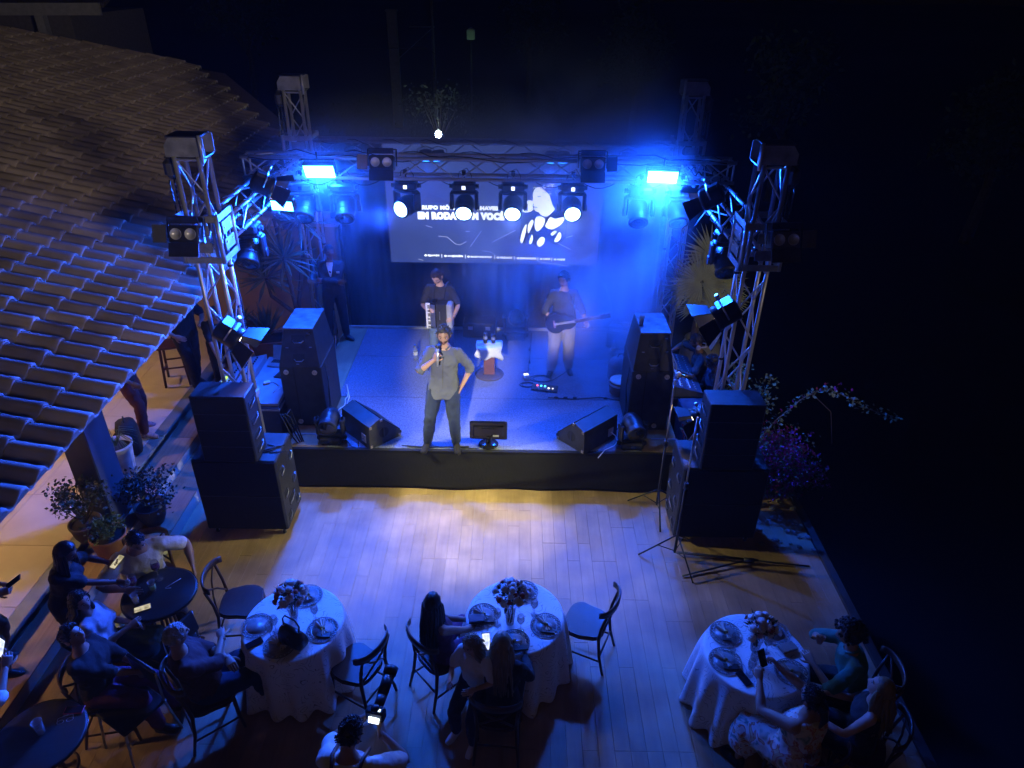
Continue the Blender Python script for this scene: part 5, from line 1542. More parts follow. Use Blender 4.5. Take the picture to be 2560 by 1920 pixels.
t = thing('planter_box', 'square terracotta planter behind the mixing desk', 'planter', (-4.12, 10.55, .4), .25)
mb = MB(); mb.rings([[V((a * k, b * k, z)) for a, b in ((-1, -1), (1, -1), (1, 1), (-1, 1))] for k, z in ((.19, 0), (.25, .38), (.26, .40), (.23, .40), (.22, .36))], smooth=False); mb.build('body', TERRA, t)
mb = MB(); mb.box((0, 0, .355), (.43, .43, .02)); mb.build('soil', SOIL, t)
y3 = thing('hanging_plant', 'round basket plant in an orange pot by the ochre wall', 'plant', (-4.75, 11.15, .4), 0)
mb = MB(); mb.lathe([(.10, 0), (.17, .3), (.18, .34), (.15, .34), (.14, .30), (.01, .3)], 18, (-4.75, 11.15, .4)); mb.build('pot', TERRA, y3, world=True)
rosette(y3, (-4.75, 11.15, .78), .34, 60, 37, LEAF, .02, -.3, 1.4, .25)
def bush(label, name, c, r, h, n_, seed, m, stems=9, leaf=(.035, .06), potspec=None, flowers_=None, cat='plant', group=None):
    rr = random.Random(seed)
    t = thing(name, label, cat, c, 0, group)
    c = V(c)
    tips = []
    mb = MB()
    for k in range(stems):
        a = rr.uniform(0, 6.28); q = rr.uniform(.3, 1.0)
        e = c + V((math.cos(a) * r * q, math.sin(a) * r * q, h * rr.uniform(.6, 1.1) * (1.15 - .4 * q)))
        mid = c.lerp(e, .5) + V((rr.uniform(-.05, .05), rr.uniform(-.05, .05), h * .12))
        mb.tube([c, mid, e], [.008, .005, .002], 5); tips.append((mid, e))
    mb.build('stems', BARK, t, world=True)
    mb = MB(); fl = MB()
    for k in range(n_):
        mid, e = rr.choice(tips); s = rr.random() ** .7
        p = mid.lerp(e, s) + V((rr.gauss(0, .05), rr.gauss(0, .05), rr.gauss(0, .05))) * (r / .3)
        d = V((rr.gauss(0, 1), rr.gauss(0, 1), rr.gauss(.3, .8)))
        if flowers_ and rr.random() < flowers_[1] and s > .35:
            for q in range(3): leafquad(fl, p + V((rr.gauss(0, .01), rr.gauss(0, .01), rr.gauss(0, .01))), (rr.gauss(0, 1), rr.gauss(0, 1), rr.gauss(0, 1)), rr.uniform(.03, .045), .016, rr.uniform(0, 3))
        else: leafquad(mb, p, d, rr.uniform(*leaf), rr.uniform(*leaf) * .33, rr.uniform(0, 3))
    tag(mb.build('foliage', m, t, world=True), kind='stuff')
    if flowers_: tag(fl.build('blossoms', flowers_[0], t, world=True), kind='stuff')
    return t
SHR = mat('shrub_leaf', (.045, .06, .03), .5, 0, .35, 8)
SHR2 = mat('bright_shrub_leaf', (.10, .15, .05), .5, 0, .35, 8)
bush('wispy shrub with tall twigs in front of the dark column', 'shrub', (-4.85, 6.10, .66), .30, .58, 800, 41, SHR, 16)
bush('small leafy green herb in the round terracotta pot', 'shrub', (-4.52, 5.98, .58), .20, .26, 650, 42, SHR2, 14, (.03, .05))
bush('dark bushy shrub beside the foot of the column', 'shrub', (-4.46, 6.72, .40), .38, .46, 1000, 43, mat('dark_shrub_leaf', (.03, .038, .028), .55, 0, .3, 8), 16)
pot('round terracotta pot on the wooden step behind the white shirt', (-4.55, 5.98, .27), .19, .34, TERRA)
pot('dark low pot under the wispy shrub', (-4.85, 6.10, .42), .17, .26, mat('dark_clay_pot', (.06, .045, .04), .7))
pot('dark low pot under the bushy shrub by the column', (-4.46, 6.72, .14), .18, .28, MATS['dark_clay_pot'])
tp = pot('tall mottled white pot beside the column', (-5.02, 7.28, .42), .19, .50, WHTP, [(.70, 0), (.82, .4), (.95, .9), (1.04, .95), (1.04, 1), (.92, 1), (.9, .86)])
gp = thing('grass_plant', 'thin drooping grass growing in the tall mottled pot', 'plant', (-5.02, 7.28, .90), 0)
mb = MB(); rr = random.Random(51)
for k in range(46):
    a = rr.uniform(0, 6.28); l = rr.uniform(.15, .34)
    mb.tube([(-5.02, 7.28, .88), (-5.02 + math.cos(a) * l * .4, 7.28 + math.sin(a) * l * .4, .98 + l * .35), (-5.02 + math.cos(a) * l, 7.28 + math.sin(a) * l, .92 + l * .1)], [.004, .003, .001], 4)
mb.build('blades', SHR2, gp, world=True)
t = thing('backpack', 'black backpack standing on the terrace edge by the sneakers', 'backpack', (-5.20, 7.85, .42), rad(-60))
mb = MB(); mb.rings([[V((a * k * .19, b * k2 * .14, z)) for a, b in ((-1, -.6), (-.6, -1), (.6, -1), (1, -.6), (1, .6), (.6, 1), (-.6, 1), (-1, .6))] for k, k2, z in ((.85, .85, 0), (1, 1, .06), (1, 1, .30), (.85, .8, .42), (.4, .4, .47))]); mb.build('body', RUB, t)
mb = MB(); mb.rbox((0, -.15, .15), (.26, .06, .2), .02); mb.build('front_pocket', RUB, t)
mb = MB()
for k in range(3): mb.box((-.06 + .022 * k, -.135, .345 + .006 * k), (.008, .01, .05 - .01 * k), rotm('Y', .4))
mb.build('white_mark', WHITEP, t)
mb = MB(); mb.tube([(-.05, 0, .46), (-.04, 0, .51), (.04, 0, .51), (.05, 0, .46)], .01, 6); mb.build('strap', RUB, t)

# bougainvillea at the right edge
BOU = mat('magenta_bract', (.20, .012, .11), .6, 0, .3, 10, rnd=.1)
BOUR = mat('red_bract', (.40, .03, .05), .6, 0, .3, 10)
bush('big magenta bougainvillea beside the right subwoofer', 'bougainvillea', (3.50, 7.65, -.1), .55, .95, 3800, 61, mat('bougainvillea_leaf', (.05, .085, .04), .5, 0, .35, 8), 40, (.035, .06), None, (BOU, .42), 'bush')
bush('small red flowering shrub below the low barn door light', 'flower_shrub', (2.42, 7.75, .50), .26, .42, 420, 62, SHR2, 12, (.035, .06), None, (BOUR, .5), 'bush')
bush('leafy climbing twigs behind the right front tower', 'shrub', (3.15, 8.3, .4), .38, 1.15, 700, 63, mat('pale_vine_leaf', (.13, .17, .07), .5, 0, .35, 8), 12, (.04, .07), None, None, 'bush')
t = thing('vine', 'long arching vine reaching out over the dark ground', 'vine', (3.0, 7.4, .8), 0)
mb = MB(); pts = [(2.95, 7.3, 1.0), (3.25, 7.4, 1.35), (3.6, 7.6, 1.55), (3.95, 7.8, 1.58), (4.3, 7.9, 1.40), (4.7, 8.0, 1.15), (5.1, 8.0, 1.02)]
mb.tube(pts, [.010, .009, .008, .007, .005, .004, .002], 6); mb.tube([(3.75, 7.7, 1.56), (4.0, 7.6, 1.35), (4.1, 7.55, .9)], [.006, .005, .003], 5); mb.build('stem', BARK, t, world=True)
mb = MB(); fl = MB(); rr = random.Random(64)
for k in range(240):
    i = rr.randrange(len(pts) - 1); p = V(pts[i]).lerp(V(pts[i + 1]), rr.random()) + V((rr.gauss(0, .03), rr.gauss(0, .03), rr.gauss(0, .03)))
    if rr.random() < .2 and i in (1, 2, 3): leafquad(fl, p + V((0, 0, .04)), (rr.gauss(0, 1), rr.gauss(0, 1), 1), .045, .02, rr.random())
    else: leafquad(mb, p, (rr.gauss(0, 1), rr.gauss(0, 1), rr.gauss(-.2, .6)), rr.uniform(.04, .07), .018, rr.random())
tag(mb.build('foliage', MATS['pale_vine_leaf'], t, world=True), kind='stuff'); tag(fl.build('blossoms', BOU, t, world=True), kind='stuff')
# painted planter wall, pot and soil strip right of the deck
t = thing('painted_planter', 'dark planter with pale scroll painting beside the right tower', 'planter', (2.62, 8.35, 0), 0)
PNT = mat('dark_blue_painted_metal', (.05, .07, .10), .4, 0, .4, 6, .1, 30)
mb = MB(); mb.rbox((2.66, 8.45, .40), (.60, .62, .86), .015); mb.build('body', PNT, t, world=True)
mb = MB()
for r in (.05, .085, .12, .15): mb.tube([(2.60 + r * math.cos(b), 8.130, .60 + r * .9 * math.sin(b)) for b in np.arange(.2 + r * 8, 5.6 + r * 6, .35)], .007, 5)
for k in range(3): mb.tube([(2.44 - .03 * k, 8.13, .35), (2.42 - .03 * k, 8.13, .55), (2.44 - .03 * k, 8.13, .72)], .006, 5)
mb.build('scroll_painting', mat('pale_blue_paint', (.50, .58, .66), .5), t, world=True)
mb = MB()
for k in range(10): mb.box((2.46 + .045 * k, 8.32 + .02 * math.sin(k * 2), .845), (.05, .22, .012), rotm('Z', .3 * math.sin(k)))
mb.build('top_litter', mat('dry_leaf_litter', (.22, .19, .14), .8, 0, .3, 10), t, world=True)
t = thing('flower_box', 'small open crate with flowers beside the right subwoofer', 'crate', (2.28, 7.62, .0), 0)
for k in range(3): mb = MB(); mb.box((2.30, 7.46, .12 + .15 * k), (.42, .02, .11)); mb.build('slat', PLY, t, world=True)
for sx in (-1, 1): mb = MB(); mb.box((2.30 + sx * .20, 7.62, .25), (.02, .32, .44)); mb.build('side', BLK, t, world=True)
mb = MB(); mb.box((2.30, 7.62, .44), (.38, .30, .02)); mb.build('soil', SOIL, t, world=True)
rock = MB(); rr = random.Random(70)
for k in range(60):
    x, y = rr.uniform(3.05, 3.72), rr.uniform(6.5, 8.2); s = rr.uniform(.02, .06)
    rock.ell((x, y, .01), (s, s * .8, s * .5), 6, 4, rotm('Z', rr.random() * 3), False)
tag(rock.build('gravel', mat('pale_gravel', (.22, .21, .18), .8, 0, .3, 6)), kind='stuff')

# ================================================================== DESKS
def tripod(label, x, y, h, group, legs=.42, rot=0.3, boom=None):
    t = thing('tripod_stand', label, 'stand', (x, y, 0), 0, group)
    mb = MB(); mb.cyl((0, 0, .12), (0, 0, h * .55), .017, n=9); mb.build('lower_pole', BLK, t)
    mb = MB(); mb.cyl((0, 0, h * .5), (0, 0, h), .011, n=9); mb.build('upper_pole', CHROME, t)
    mb = MB(); mb.cyl((0, 0, h * .53), (0, 0, h * .57), .026, n=10); mb.cyl((0, .02, h * .55), (0, .06, h * .55), .012, n=8); mb.build('collar', BLK, t)
    for k in range(3):
        a = rot + k * 2.094
        mb = MB(); mb.tube([(.0, .0, legs * .95), (legs * math.cos(a), legs * math.sin(a), .01)], .010, 7); mb.tube([(0, 0, .14), (legs * .5 * math.cos(a), legs * .5 * math.sin(a), legs * .48)], .006, 6); mb.build('leg', BLK, t)
    return t
tripod('thin light stand in front of the right subwoofer', 1.95, 6.35, 2.05, 'tripod stands', .42, .9)
tripod('thin light stand between the stage skirt and right subwoofer', 1.88, 7.22, 2.0, 'tripod stands', .40, .5)
fresnel('barn door spotlight on the thin stand beside the right subwoofer', (2.12, 7.08, 1.55), (-.6, 6.9, .2), W_FRES * .5, s=.85)
t = thing('microphone', 'round white topped microphone clipped to the far light stand', 'microphone', (1.92, 7.26, 2.02), 0)
mb = MB(); mb.ell((0, 0, .03), (.035, .035, .04)); mb.build('capsule', WHITEP, t)
mb = MB(); mb.cyl((.03, 0, .02), (.16, -.02, .0), .022, .014, n=10); mb.build('body', mat('brass_body', (.4, .3, .14), .35, .9), t)
mb = MB(); mb.cyl((0, 0, -.03), (0, 0, .0), .012, n=8); mb.build('clip', BLK, t)
t = thing('folded_stand', 'black tripod stand lying flat on the planks in front of the subwoofer', 'stand', (2.5, 6.28, 0), 0)
mb = MB(); mb.cyl((2.00, 6.42, .05), (2.95, 6.30, .05), .016, n=8); mb.build('pole', BLK, t, world=True)
for e in ((2.0, 6.06, .02), (3.55, 6.25, .02), (2.2, 6.44, .02)):
    mb = MB(); mb.cyl((2.82, 6.31, .05), e, .011, n=7); mb.build('leg', BLK, t, world=True)
mb = MB(); mb.cyl((2.78, 6.31, .05), (2.90, 6.30, .05), .03, n=10); mb.build('hub', BLK, t, world=True)

DESKC = mat('blue_grey_desk_lid', (.30, .33, .38), .5, 0, .2, 6, .05, 40)
t = thing('mixing_desk', 'long mixing desk in its open road case at the left of the stage', 'mixing desk', (-3.50, 8.85, 0), 0)
mb = MB(); mb.rbox((-3.45, 8.75, .50), (.52, 1.30, .94), .012); mb.build('road_case', mat('blue_black_case', (.045, .055, .085), .5, 0, .2, 8, .1, 60), t, world=True)
mb = MB(); mb.add([(-3.70, 8.12, .98), (-3.20, 8.12, .98), (-3.20, 9.38, .98), (-3.70, 9.38, .98), (-3.70, 8.12, 1.02), (-3.20, 8.12, 1.02), (-3.20, 9.38, 1.06), (-3.70, 9.38, 1.06)], [(3, 2, 1, 0), (4, 5, 6, 7), (0, 1, 5, 4), (1, 2, 6, 5), (2, 3, 7, 6), (3, 0, 4, 7)]); mb.build('work_top', DESKC, t, world=True)
for zz in (.10, .93): mb = MB(); mb.box((-3.45, 8.75, zz), (.535, 1.315, .025)); mb.build('case_edge', ALUD, t, world=True)
mb = MB()
for yy in (8.4, 8.75, 9.1): mb.box((-3.188, yy, .72), (.008, .10, .09))
mb.build('latch', CHROME, t, world=True)
t2 = thing('sound_console', 'sloping grey sound console with a green lit strip', 'sound console', (-3.95, 8.75, .4), 0)
mb = MB(); mb.add([(-4.22, 8.40, .92), (-3.72, 8.40, .92), (-3.72, 9.35, .92), (-4.22, 9.35, .92), (-4.22, 8.40, 1.0), (-3.72, 8.40, 1.12), (-3.72, 9.35, 1.12), (-4.22, 9.35, 1.0)], [(3, 2, 1, 0), (4, 5, 6, 7), (0, 1, 5, 4), (1, 2, 6, 5), (2, 3, 7, 6), (3, 0, 4, 7)]); mb.build('body', DESKC, t2, world=True)
mb = MB(); mb.box((-4.13, 8.66, 1.045), (.035, .26, .02), rotm('Y', -.23)); mb.build('green_display', emis('green_lit_strip', (.55, 1.0, .12), 1.6), t2, world=True)
mb = MB()
for k in range(14):
    for j in range(3):
        mb.cyl((-4.05 + .11 * j, 8.48 + .06 * k, 1.045 + .026 * j), (-4.05 + .11 * j, 8.48 + .06 * k, 1.065 + .026 * j), .012, n=7)
mb.build('knobs', BLK, t2, world=True)
mb = MB()
for sx in (-4.18, -3.76):
    for sy in (8.46, 9.28): mb.box((sx, sy, .66), (.04, .04, .52))
mb.build('legs', BLK, t2, world=True)
t = thing('laptop', 'open silver laptop at the back of the mixing desk', 'laptop', (-3.46, 9.18, 1.055), rad(-6))
mb = MB(); mb.rbox((0, 0, .01), (.34, .24, .018), .006); mb.build('base', ALU, t)
mb = MB()
for k in range(5):
    for j in range(12): mb.box((-.135 + .0245 * j, -.01 + .02 * k, .0205), (.02, .016, .003))
mb.build('keys', BLK, t)
mb = MB(); mb.rbox((0, .155, .10), (.34, .012, .22), .004, rotm('X', -.35)); mb.build('lid', ALUD, t)
t = thing('notebook', 'black notebook lying on the mixing desk', 'notebook', (-3.36, 8.86, 1.046), rad(-15))
mb = MB(); mb.rbox((0, 0, .008), (.15, .20, .014), .003); mb.build('cover', BLK, t)
mb = MB(); mb.box((0, 0, .008), (.144, .194, .009)); mb.build('pages', WHITEP, t)
mb = MB(); mb.box((.02, 0, .0165), (.02, .10, .001)); mb.build('title_mark', WHITEP, t)
t = thing('adapter_box', 'small white adapter box on the mixing desk', 'adapter', (-3.50, 8.62, 1.04), .4)
mb = MB(); mb.rbox((0, 0, .02), (.09, .06, .035), .008); mb.build('case', WHITEP, t)
mb = MB(); mb.tube([(.04, 0, .015), (.12, -.04, .006), (.16, -.2, .006), (.05, -.3, .006)], .004, 5); mb.build('cord', WHITEP, t)
# bench/stool behind
t = thing('wooden_stool', 'brown wooden stool behind the man in black', 'stool', (-5.35, 9.75, .4), .3)
mb = MB(); mb.rbox((0, 0, .66), (.36, .36, .03), .01); mb.build('seat', CHAIRW, t)
for a in (-1, 1):
    for b in (-1, 1): mb = MB(); mb.cyl((a * .14, b * .14, .65), (a * .18, b * .18, 0), .02, n=8); mb.build('leg', CHAIRW, t)
mb = MB()
for a in (-1, 1): mb.cyl((a * .165, -.165, .25), (a * .165, .165, .25), .014, n=7); mb.cyl((-.165, a * .165, .32), (.165, a * .165, .32), .014, n=7)
mb.build('stretcher', CHAIRW, t)
# cables hanging by the left tower foot
mb = MB(); rr = random.Random(80)
for k in range(4):
    mb.tube([(-3.05 + .03 * k, 7.75, 1.1), (-2.95, 7.72 + .05 * k, .8 + .1 * k), (-2.88 + .02 * k, 7.85, .5), (-3.0, 7.9 + .03 * k, .2)], .009, 5)
tag(mb.build('cable', RUB), 'thick black cables looping down beside the left front tower foot', 'cable')
# right mixing desk with the technicians
t = thing('mixing_desk', 'dark mixing desk in front of the two technicians on the right', 'mixing desk', (2.45, 9.35, 0), 0)
mb = MB(); mb.rbox((2.48, 9.35, .38), (.50, 1.15, .84), .012); mb.build('road_case', MATS['blue_black_case'], t, world=True)
mb = MB(); mb.add([(2.24, 8.80, .82), (2.72, 8.80, .82), (2.72, 9.92, .82), (2.24, 9.92, .82), (2.24, 8.80, 1.00), (2.72, 8.80, .88), (2.72, 9.92, .88), (2.24, 9.92, 1.00)], [(3, 2, 1, 0), (4, 5, 6, 7), (0, 1, 5, 4), (1, 2, 6, 5), (2, 3, 7, 6), (3, 0, 4, 7)]); mb.build('console', mat('dark_console_face', (.07, .08, .10), .45, 0, .2, 8), t, world=True)
mb = MB()
for j in range(2): mb.box((2.40 + .14 * j, 9.12, .962 - .035 * j), (.02, .50, .012), rotm('Y', .24))
mb.build('white_strip', WHITEP, t, world=True)
mb = MB()
for k in range(16):
    for j in range(4): mb.cyl((2.32 + .10 * j, 8.86 + .066 * k, .975 - .025 * j), (2.325 + .10 * j, 8.86 + .066 * k, .995 - .025 * j), .011, n=6)
mb.build('knobs', ALUD, t, world=True)
mb = MB(); mb.box((2.22, 9.30, 1.12), (.03, 1.0, .36), rotm('Y', -.2)); mb.build('lid', MATS['blue_black_case'], t, world=True)
for k in range(2):
    mb = MB(); mb.tube([(2.10, 9.0 + .3 * k, 1.6), (2.2, 9.02 + .3 * k, 1.5), (2.32, 9.0 + .25 * k, 1.25), (2.36, 8.95 + .25 * k, 1.0)], .008, 5); mb.build('cable', mat('pale_blue_cable', (.35, .45, .6), .5), t, world=True)

# ================================================================== BEYOND THE STAGE
t = thing('garden_wall', 'ochre painted wall behind the yuccas left of the stage', 'wall', (-4.8, 12.0, .0), 0)
mb = MB(); mb.box((-4.95, 12.05, .95), (3.6, .18, 2.6)); mb.build('masonry', mat('ochre_wall_paint', (.36, .25, .12), .85, 0, .2, 2.5, .2, 12), t, world=True)
mb = MB(); mb.box((-4.95, 12.05, 2.28), (3.7, .26, .07)); mb.build('coping', CREAM, t, world=True)
t = thing('far_house', 'unlit house roof with white fascia at the upper left', 'house', (-21, 31, -.6), 0)
mb = MB(); mb.box((-23, 33, 1.9), (12, 6, 5.0)); mb.build('wall', mat('dim_house_wall', (.20, .19, .18), .9), t, world=True)
mb = MB(); mb.add([(-30, 28.6, 4.7), (-14.9, 28.6, 4.9), (-14.9, 34, 6.9), (-30, 34, 6.7), (-30, 28.6, 4.55), (-14.9, 28.6, 4.75), (-14.9, 34, 6.75), (-30, 34, 6.55)], [(0, 1, 2, 3), (7, 6, 5, 4), (0, 4, 5, 1), (1, 5, 6, 2), (2, 6, 7, 3), (3, 7, 4, 0)]); mb.build('roof', mat('dim_roof_tile', (.10, .085, .075), .9, 0, .3, 1), t, world=True)
mb = MB(); mb.box((-22.5, 28.5, 4.62), (15.0, .12, .40), rotm('Y', -.012)); mb.build('fascia', mat('white_fascia', (.40, .40, .42), .7), t, world=True)
for x in (-17.4, -22.4): mb = MB(); mb.box((x, 28.8, 2.0), (.30, .30, 5.2)); mb.build('post', MATS['white_fascia'], t, world=True)
t = thing('gate_pillar', 'pale plastered pillar standing far behind the stage', 'pillar', (-5.8, 36, -.6), 0)
mb = MB(); mb.rbox((-5.8, 36, 1.9), (.42, .42, 5.0), .03); mb.build('shaft', MATS['white_fascia'], t, world=True)
mb = MB(); mb.rbox((-5.8, 36, 4.42), (.52, .52, .10), .03); mb.build('cap', MATS['white_fascia'], t, world=True)
t = thing('utility_pole', 'thin utility pole with a stay wire behind the stage', 'pole', (-4.2, 38, -.6), 0)
mb = MB(); mb.cyl((-4.2, 38, -.6), (-4.2, 38, 7.5), .08, .06, n=10); mb.build('shaft', MATS['dim_house_wall'], t, world=True)
mb = MB(); mb.tube([(-4.2, 38, 3.6), (-4.9, 36, 3.0), (-5.55, 34, 2.45)], .014, 5); mb.build('stay_wire', ALUD, t, world=True)
mb = MB(); mb.cyl((-4.1, 38, 3.65), (-5.3, 37.8, 3.65), .03, n=6); mb.build('cross_arm', ALUD, t, world=True)
t = thing('lamp_post', 'small box lamp on a post on the dark lawn', 'lamp', (-2.42, 39, -.6), 0)
mb = MB(); mb.cyl((-2.42, 39, -.6), (-2.42, 39, 3.05), .045, n=8); mb.build('post', BLK, t, world=True)
mb = MB(); mb.rbox((-2.42, 39, 3.25), (.40, .3, .42), .03); mb.build('box', mat('pale_green_box', (.20, .28, .23), .6, emit=(.3, .5, .38), estr=.02), t, world=True)
mb = MB(); mb.lathe([(.29, 0), (.02, .14)], 4, (-2.42, 39, 3.46), rotm('Z', PI / 4)); mb.build('cap', MATS['white_fascia'], t, world=True)
lamp('box_light', 'POINT', t, (-2.42, 38.2, 2.6), None, 3, (.55, 1, .6), .1)
lg = MB(); rr = random.Random(90)
for k in range(5200):
    x, y = rr.gauss(-3, 5), rr.uniform(24, 46); leafquad(lg, (x, y, -.62 + .3 * rr.random() ** 3), (rr.gauss(0, .5), rr.gauss(0, .5), 1), rr.uniform(.08, .22), .02, rr.random() * 3)
tag(lg.build('grass', mat('dark_lawn_grass', (.04, .07, .03), .8, 0, .3, 2)), kind='stuff')
for k, (x, y, h, lab) in enumerate(((8.5, 24, 4.2, 'dark bushy tree far right behind the stage'), (4.5, 30, 4.6, 'dark tree in the night behind the right tower'), (-14, 40, 6, 'dark tall tree beyond the tiled roof'), (13, 20, 3.6, 'low dark tree at the far right edge of the garden'), (.5, 44, 5.5, 'dim tree behind the lamp post on the lawn'))):
    tr = thing('tree', lab, 'tree', (x, y, -.6), 0, 'dark trees beyond the stage')
    mb = MB(); mb.tube([(x, y, -.6), (x + .1, y, h * .3), (x - .1, y + .1, h * .65)], [.18, .13, .05], 8)
    rr = random.Random(100 + k); cl_ = []
    for q in range(9):
        a = rr.uniform(0, 6.28); e = V((x + math.cos(a) * h * .26 * rr.random(), y + math.sin(a) * h * .26 * rr.random(), h * rr.uniform(.45, .95))); cl_.append(e)
        mb.tube([(x, y, h * .35), V((x, y, h * .4)).lerp(e, .6) + V((0, 0, .1)), e], [.06, .04, .015], 5)
    mb.build('trunk', BARK, tr, world=True)
    mb = MB()
    for q in range(1500):
        e = rr.choice(cl_); d = V((rr.gauss(0, 1), rr.gauss(0, 1), rr.gauss(0, .8)))
        leafquad(mb, e + d * h * .09, V((rr.gauss(0, 1), rr.gauss(0, 1), rr.gauss(0, 1))), rr.uniform(.14, .3), .06, rr.random() * 3)
    tag(mb.build('crown', LEAF, tr, world=True), kind='stuff')
# bare bulb on a wire and the leaves it lights
t = thing('light_bulb', 'bare white bulb hanging on a wire behind the back truss', 'lamp', (-1.95, 18, 2.74), 0)
mb = MB(); mb.ell((-1.95, 18, 2.62), (.075, .075, .09)); mb.build('glass', emis('white_bulb', (.85, 1.0, .95), 200), t, world=True)
mb = MB(); mb.cyl((-1.95, 18, 2.70), (-1.95, 18, 2.78), .022, n=8); mb.build('socket', BLK, t, world=True)
mb = MB(); mb.tube([(-1.95, 18, 2.78), (-1.95, 18, 4.4), (-2.2, 18.4, 4.5), (-6, 23, 4.0)], .008, 5); mb.build('wire', RUB, t, world=True)
lamp('bulb_light', 'POINT', t, (-1.95, 17.85, 2.5), None, 14, (.8, 1, .9), .06)
tr = thing('tree', 'small tree whose leaves catch the light of bare bulb', 'tree', (-2.2, 20.6, -.6), 0, 'dark trees beyond the stage')
mb = MB(); mb.tube([(-2.2, 20.6, -.6), (-2.15, 20.6, 1.2), (-2.2, 20.6, 2.6)], [.08, .06, .03], 8)
for q in range(6): mb.tube([(-2.2, 20.6, 1.9), (-2.2 + math.cos(q) * .5, 20.6 + math.sin(q) * .4, 2.8 + .1 * q)], [.03, .01], 5)
mb.build('trunk', BARK, tr, world=True)
mb = MB(); rr = random.Random(140)
for q in range(320): leafquad(mb, (-2.2 + rr.gauss(0, .38), 20.6 + rr.gauss(0, .4), 3.0 + rr.gauss(0, .20)), (rr.gauss(0, 1), rr.gauss(0, 1), rr.gauss(0, .6)), rr.uniform(.07, .14), .03, rr.random() * 3)
tag(mb.build('crown', LEAF, tr, world=True), kind='stuff')
# added unseen lamps behind the audience, brightening roof, performers and right side palms
def added_flood(label, loc, target, power, color, angle, size=.12):
    t = thing('added_floodlight', label, 'lamp', (loc[0], loc[1], -.6), 0, 'added lamps behind the audience')
    d = (V(target) - V(loc)).normalized(); R = aim(d)
    mb = MB(); mb.cyl((loc[0], loc[1], -.6), (loc[0], loc[1], loc[2] - .15), .05, n=10); mb.build('pole', ALUD, t, world=True)
    mb = MB(Matrix.Translation(loc) @ R.to_4x4()); mb.rbox((0, .06, 0), (.34, .10, .26), .02); mb.build('housing', BLK, t, world=True)
    mb = MB(Matrix.Translation(loc) @ R.to_4x4()); mb.box((0, .006, 0), (.30, .008, .22)); mb.build('glass', LAMPG, t, world=True)
    lamp('added_beam', 'SPOT', t, V(loc) + d * .05, V(target), power, color, size, rad(angle), .8)
added_flood('added warm lamp on a tall pole behind the audience', (6.5, -4.5, 6.5), (-7.0, 12.6, 4.2), W_ADDED_FLOOD, (1.0, .82, .66), 28, 1.1)
added_flood('added narrow cool spotlight aimed at the accordion player', (-1.9, -3.5, 6.3), (-1.15, 9.85, 1.85), 7500, (.95, .84, 1.0), 4.2)
added_flood('added narrow cool spotlight aimed at the guitarist', (-.5, -3.5, 6.3), (.70, 9.8, 1.55), 9500, (.95, .84, 1.0), 5.2)
added_flood('added narrow warm spotlight on a pole behind the middle table', (-1.2, -3.5, 6.4), (-.91, 7.75, 1.62), 10500, (1.0, .96, .90), 8.5)
added_flood('added weak warm lamp on a pole right of the audience', (8.0, -1.5, 6.0), (3.05, 9.4, 1.7), 1100, (1.0, .82, .55), 18)
# ================================================================== PEOPLE
SKIN = [mat('skin_light', (.50, .31, .23), .5, 0, .08, 14), mat('skin_tan', (.36, .205, .14), .5, 0, .08, 14), mat('skin_brown', (.17, .09, .06), .5, 0, .08, 14), mat('skin_dark', (.09, .05, .036), .5, 0, .08, 14)]
LIP = mat('lips', (.30, .11, .09), .45); EYEW = mat('eye_white', (.40, .38, .36), .3); EYED = mat('eye_dark', (.02, .015, .012), .2)
HAIR = {'black': mat('black_hair', (.012, .010, .010), .45, 0, .3, 30, .4, 90, (1, 1, .15)), 'brown': mat('brown_hair', (.045, .025, .015), .45, 0, .3, 30, .4, 90, (1, 1, .15)),
        'blonde': mat('blonde_hair', (.22, .15, .08), .45, 0, .35, 30, .4, 90, (1, 1, .15)), 'grey': mat('grey_hair', (.30, .30, .30), .5, 0, .3, 30, .4, 90, (1, 1, .3)), 'salt': mat('salt_pepper_hair', (.05, .047, .045), .5, 0, .4, 40, .4, 90)}
BEARD = mat('beard_stubble', (.05, .03, .022), .7)
def cloth(name, col, rough=.85, var=.12, bump=.25, scale=6, bscale=70): return mat(name, col, rough, 0, var, scale, bump, bscale)
def lerp(a, b, t): return a + (b - a) * t
def limb(mb, pts, rs, n=12, sub=3):
    # smooth tapered limb with round ends
    P, R = [], []
    for i in range(len(pts) - 1):
        for k in range(sub):
            t = k / sub; P.append(V(pts[i]).lerp(V(pts[i + 1]), t)); R.append(lerp(rs[i], rs[i + 1], t))
    P.append(V(pts[-1])); R.append(rs[-1])
    d0 = (P[0] - P[1]).normalized(); d1 = (P[-1] - P[-2]).normalized()
    P = [P[0] + d0 * R[0] * .95, P[0] + d0 * R[0] * .6] + P + [P[-1] + d1 * R[-1] * .6, P[-1] + d1 * R[-1] * .95]
    R = [R[0] * .25, R[0] * .8] + R + [R[-1] * .8, R[-1] * .25]
    mb.tube(P, R, n)
def ik(a, t, l1, l2, pole):
    a, t = V(a), V(t); d = t - a; L_ = min(d.length, (l1 + l2) * .998); L_ = max(L_, abs(l1 - l2) + .02)
    dn = d.normalized(); x = (l1 * l1 - l2 * l2 + L_ * L_) / (2 * L_); h = math.sqrt(max(0, l1 * l1 - x * x))
    p = V(pole); p = p - dn * p.dot(dn); p = p.normalized() if p.length > 1e-5 else perp(dn)[0]
    return a + dn * x + p * h, a + dn * L_
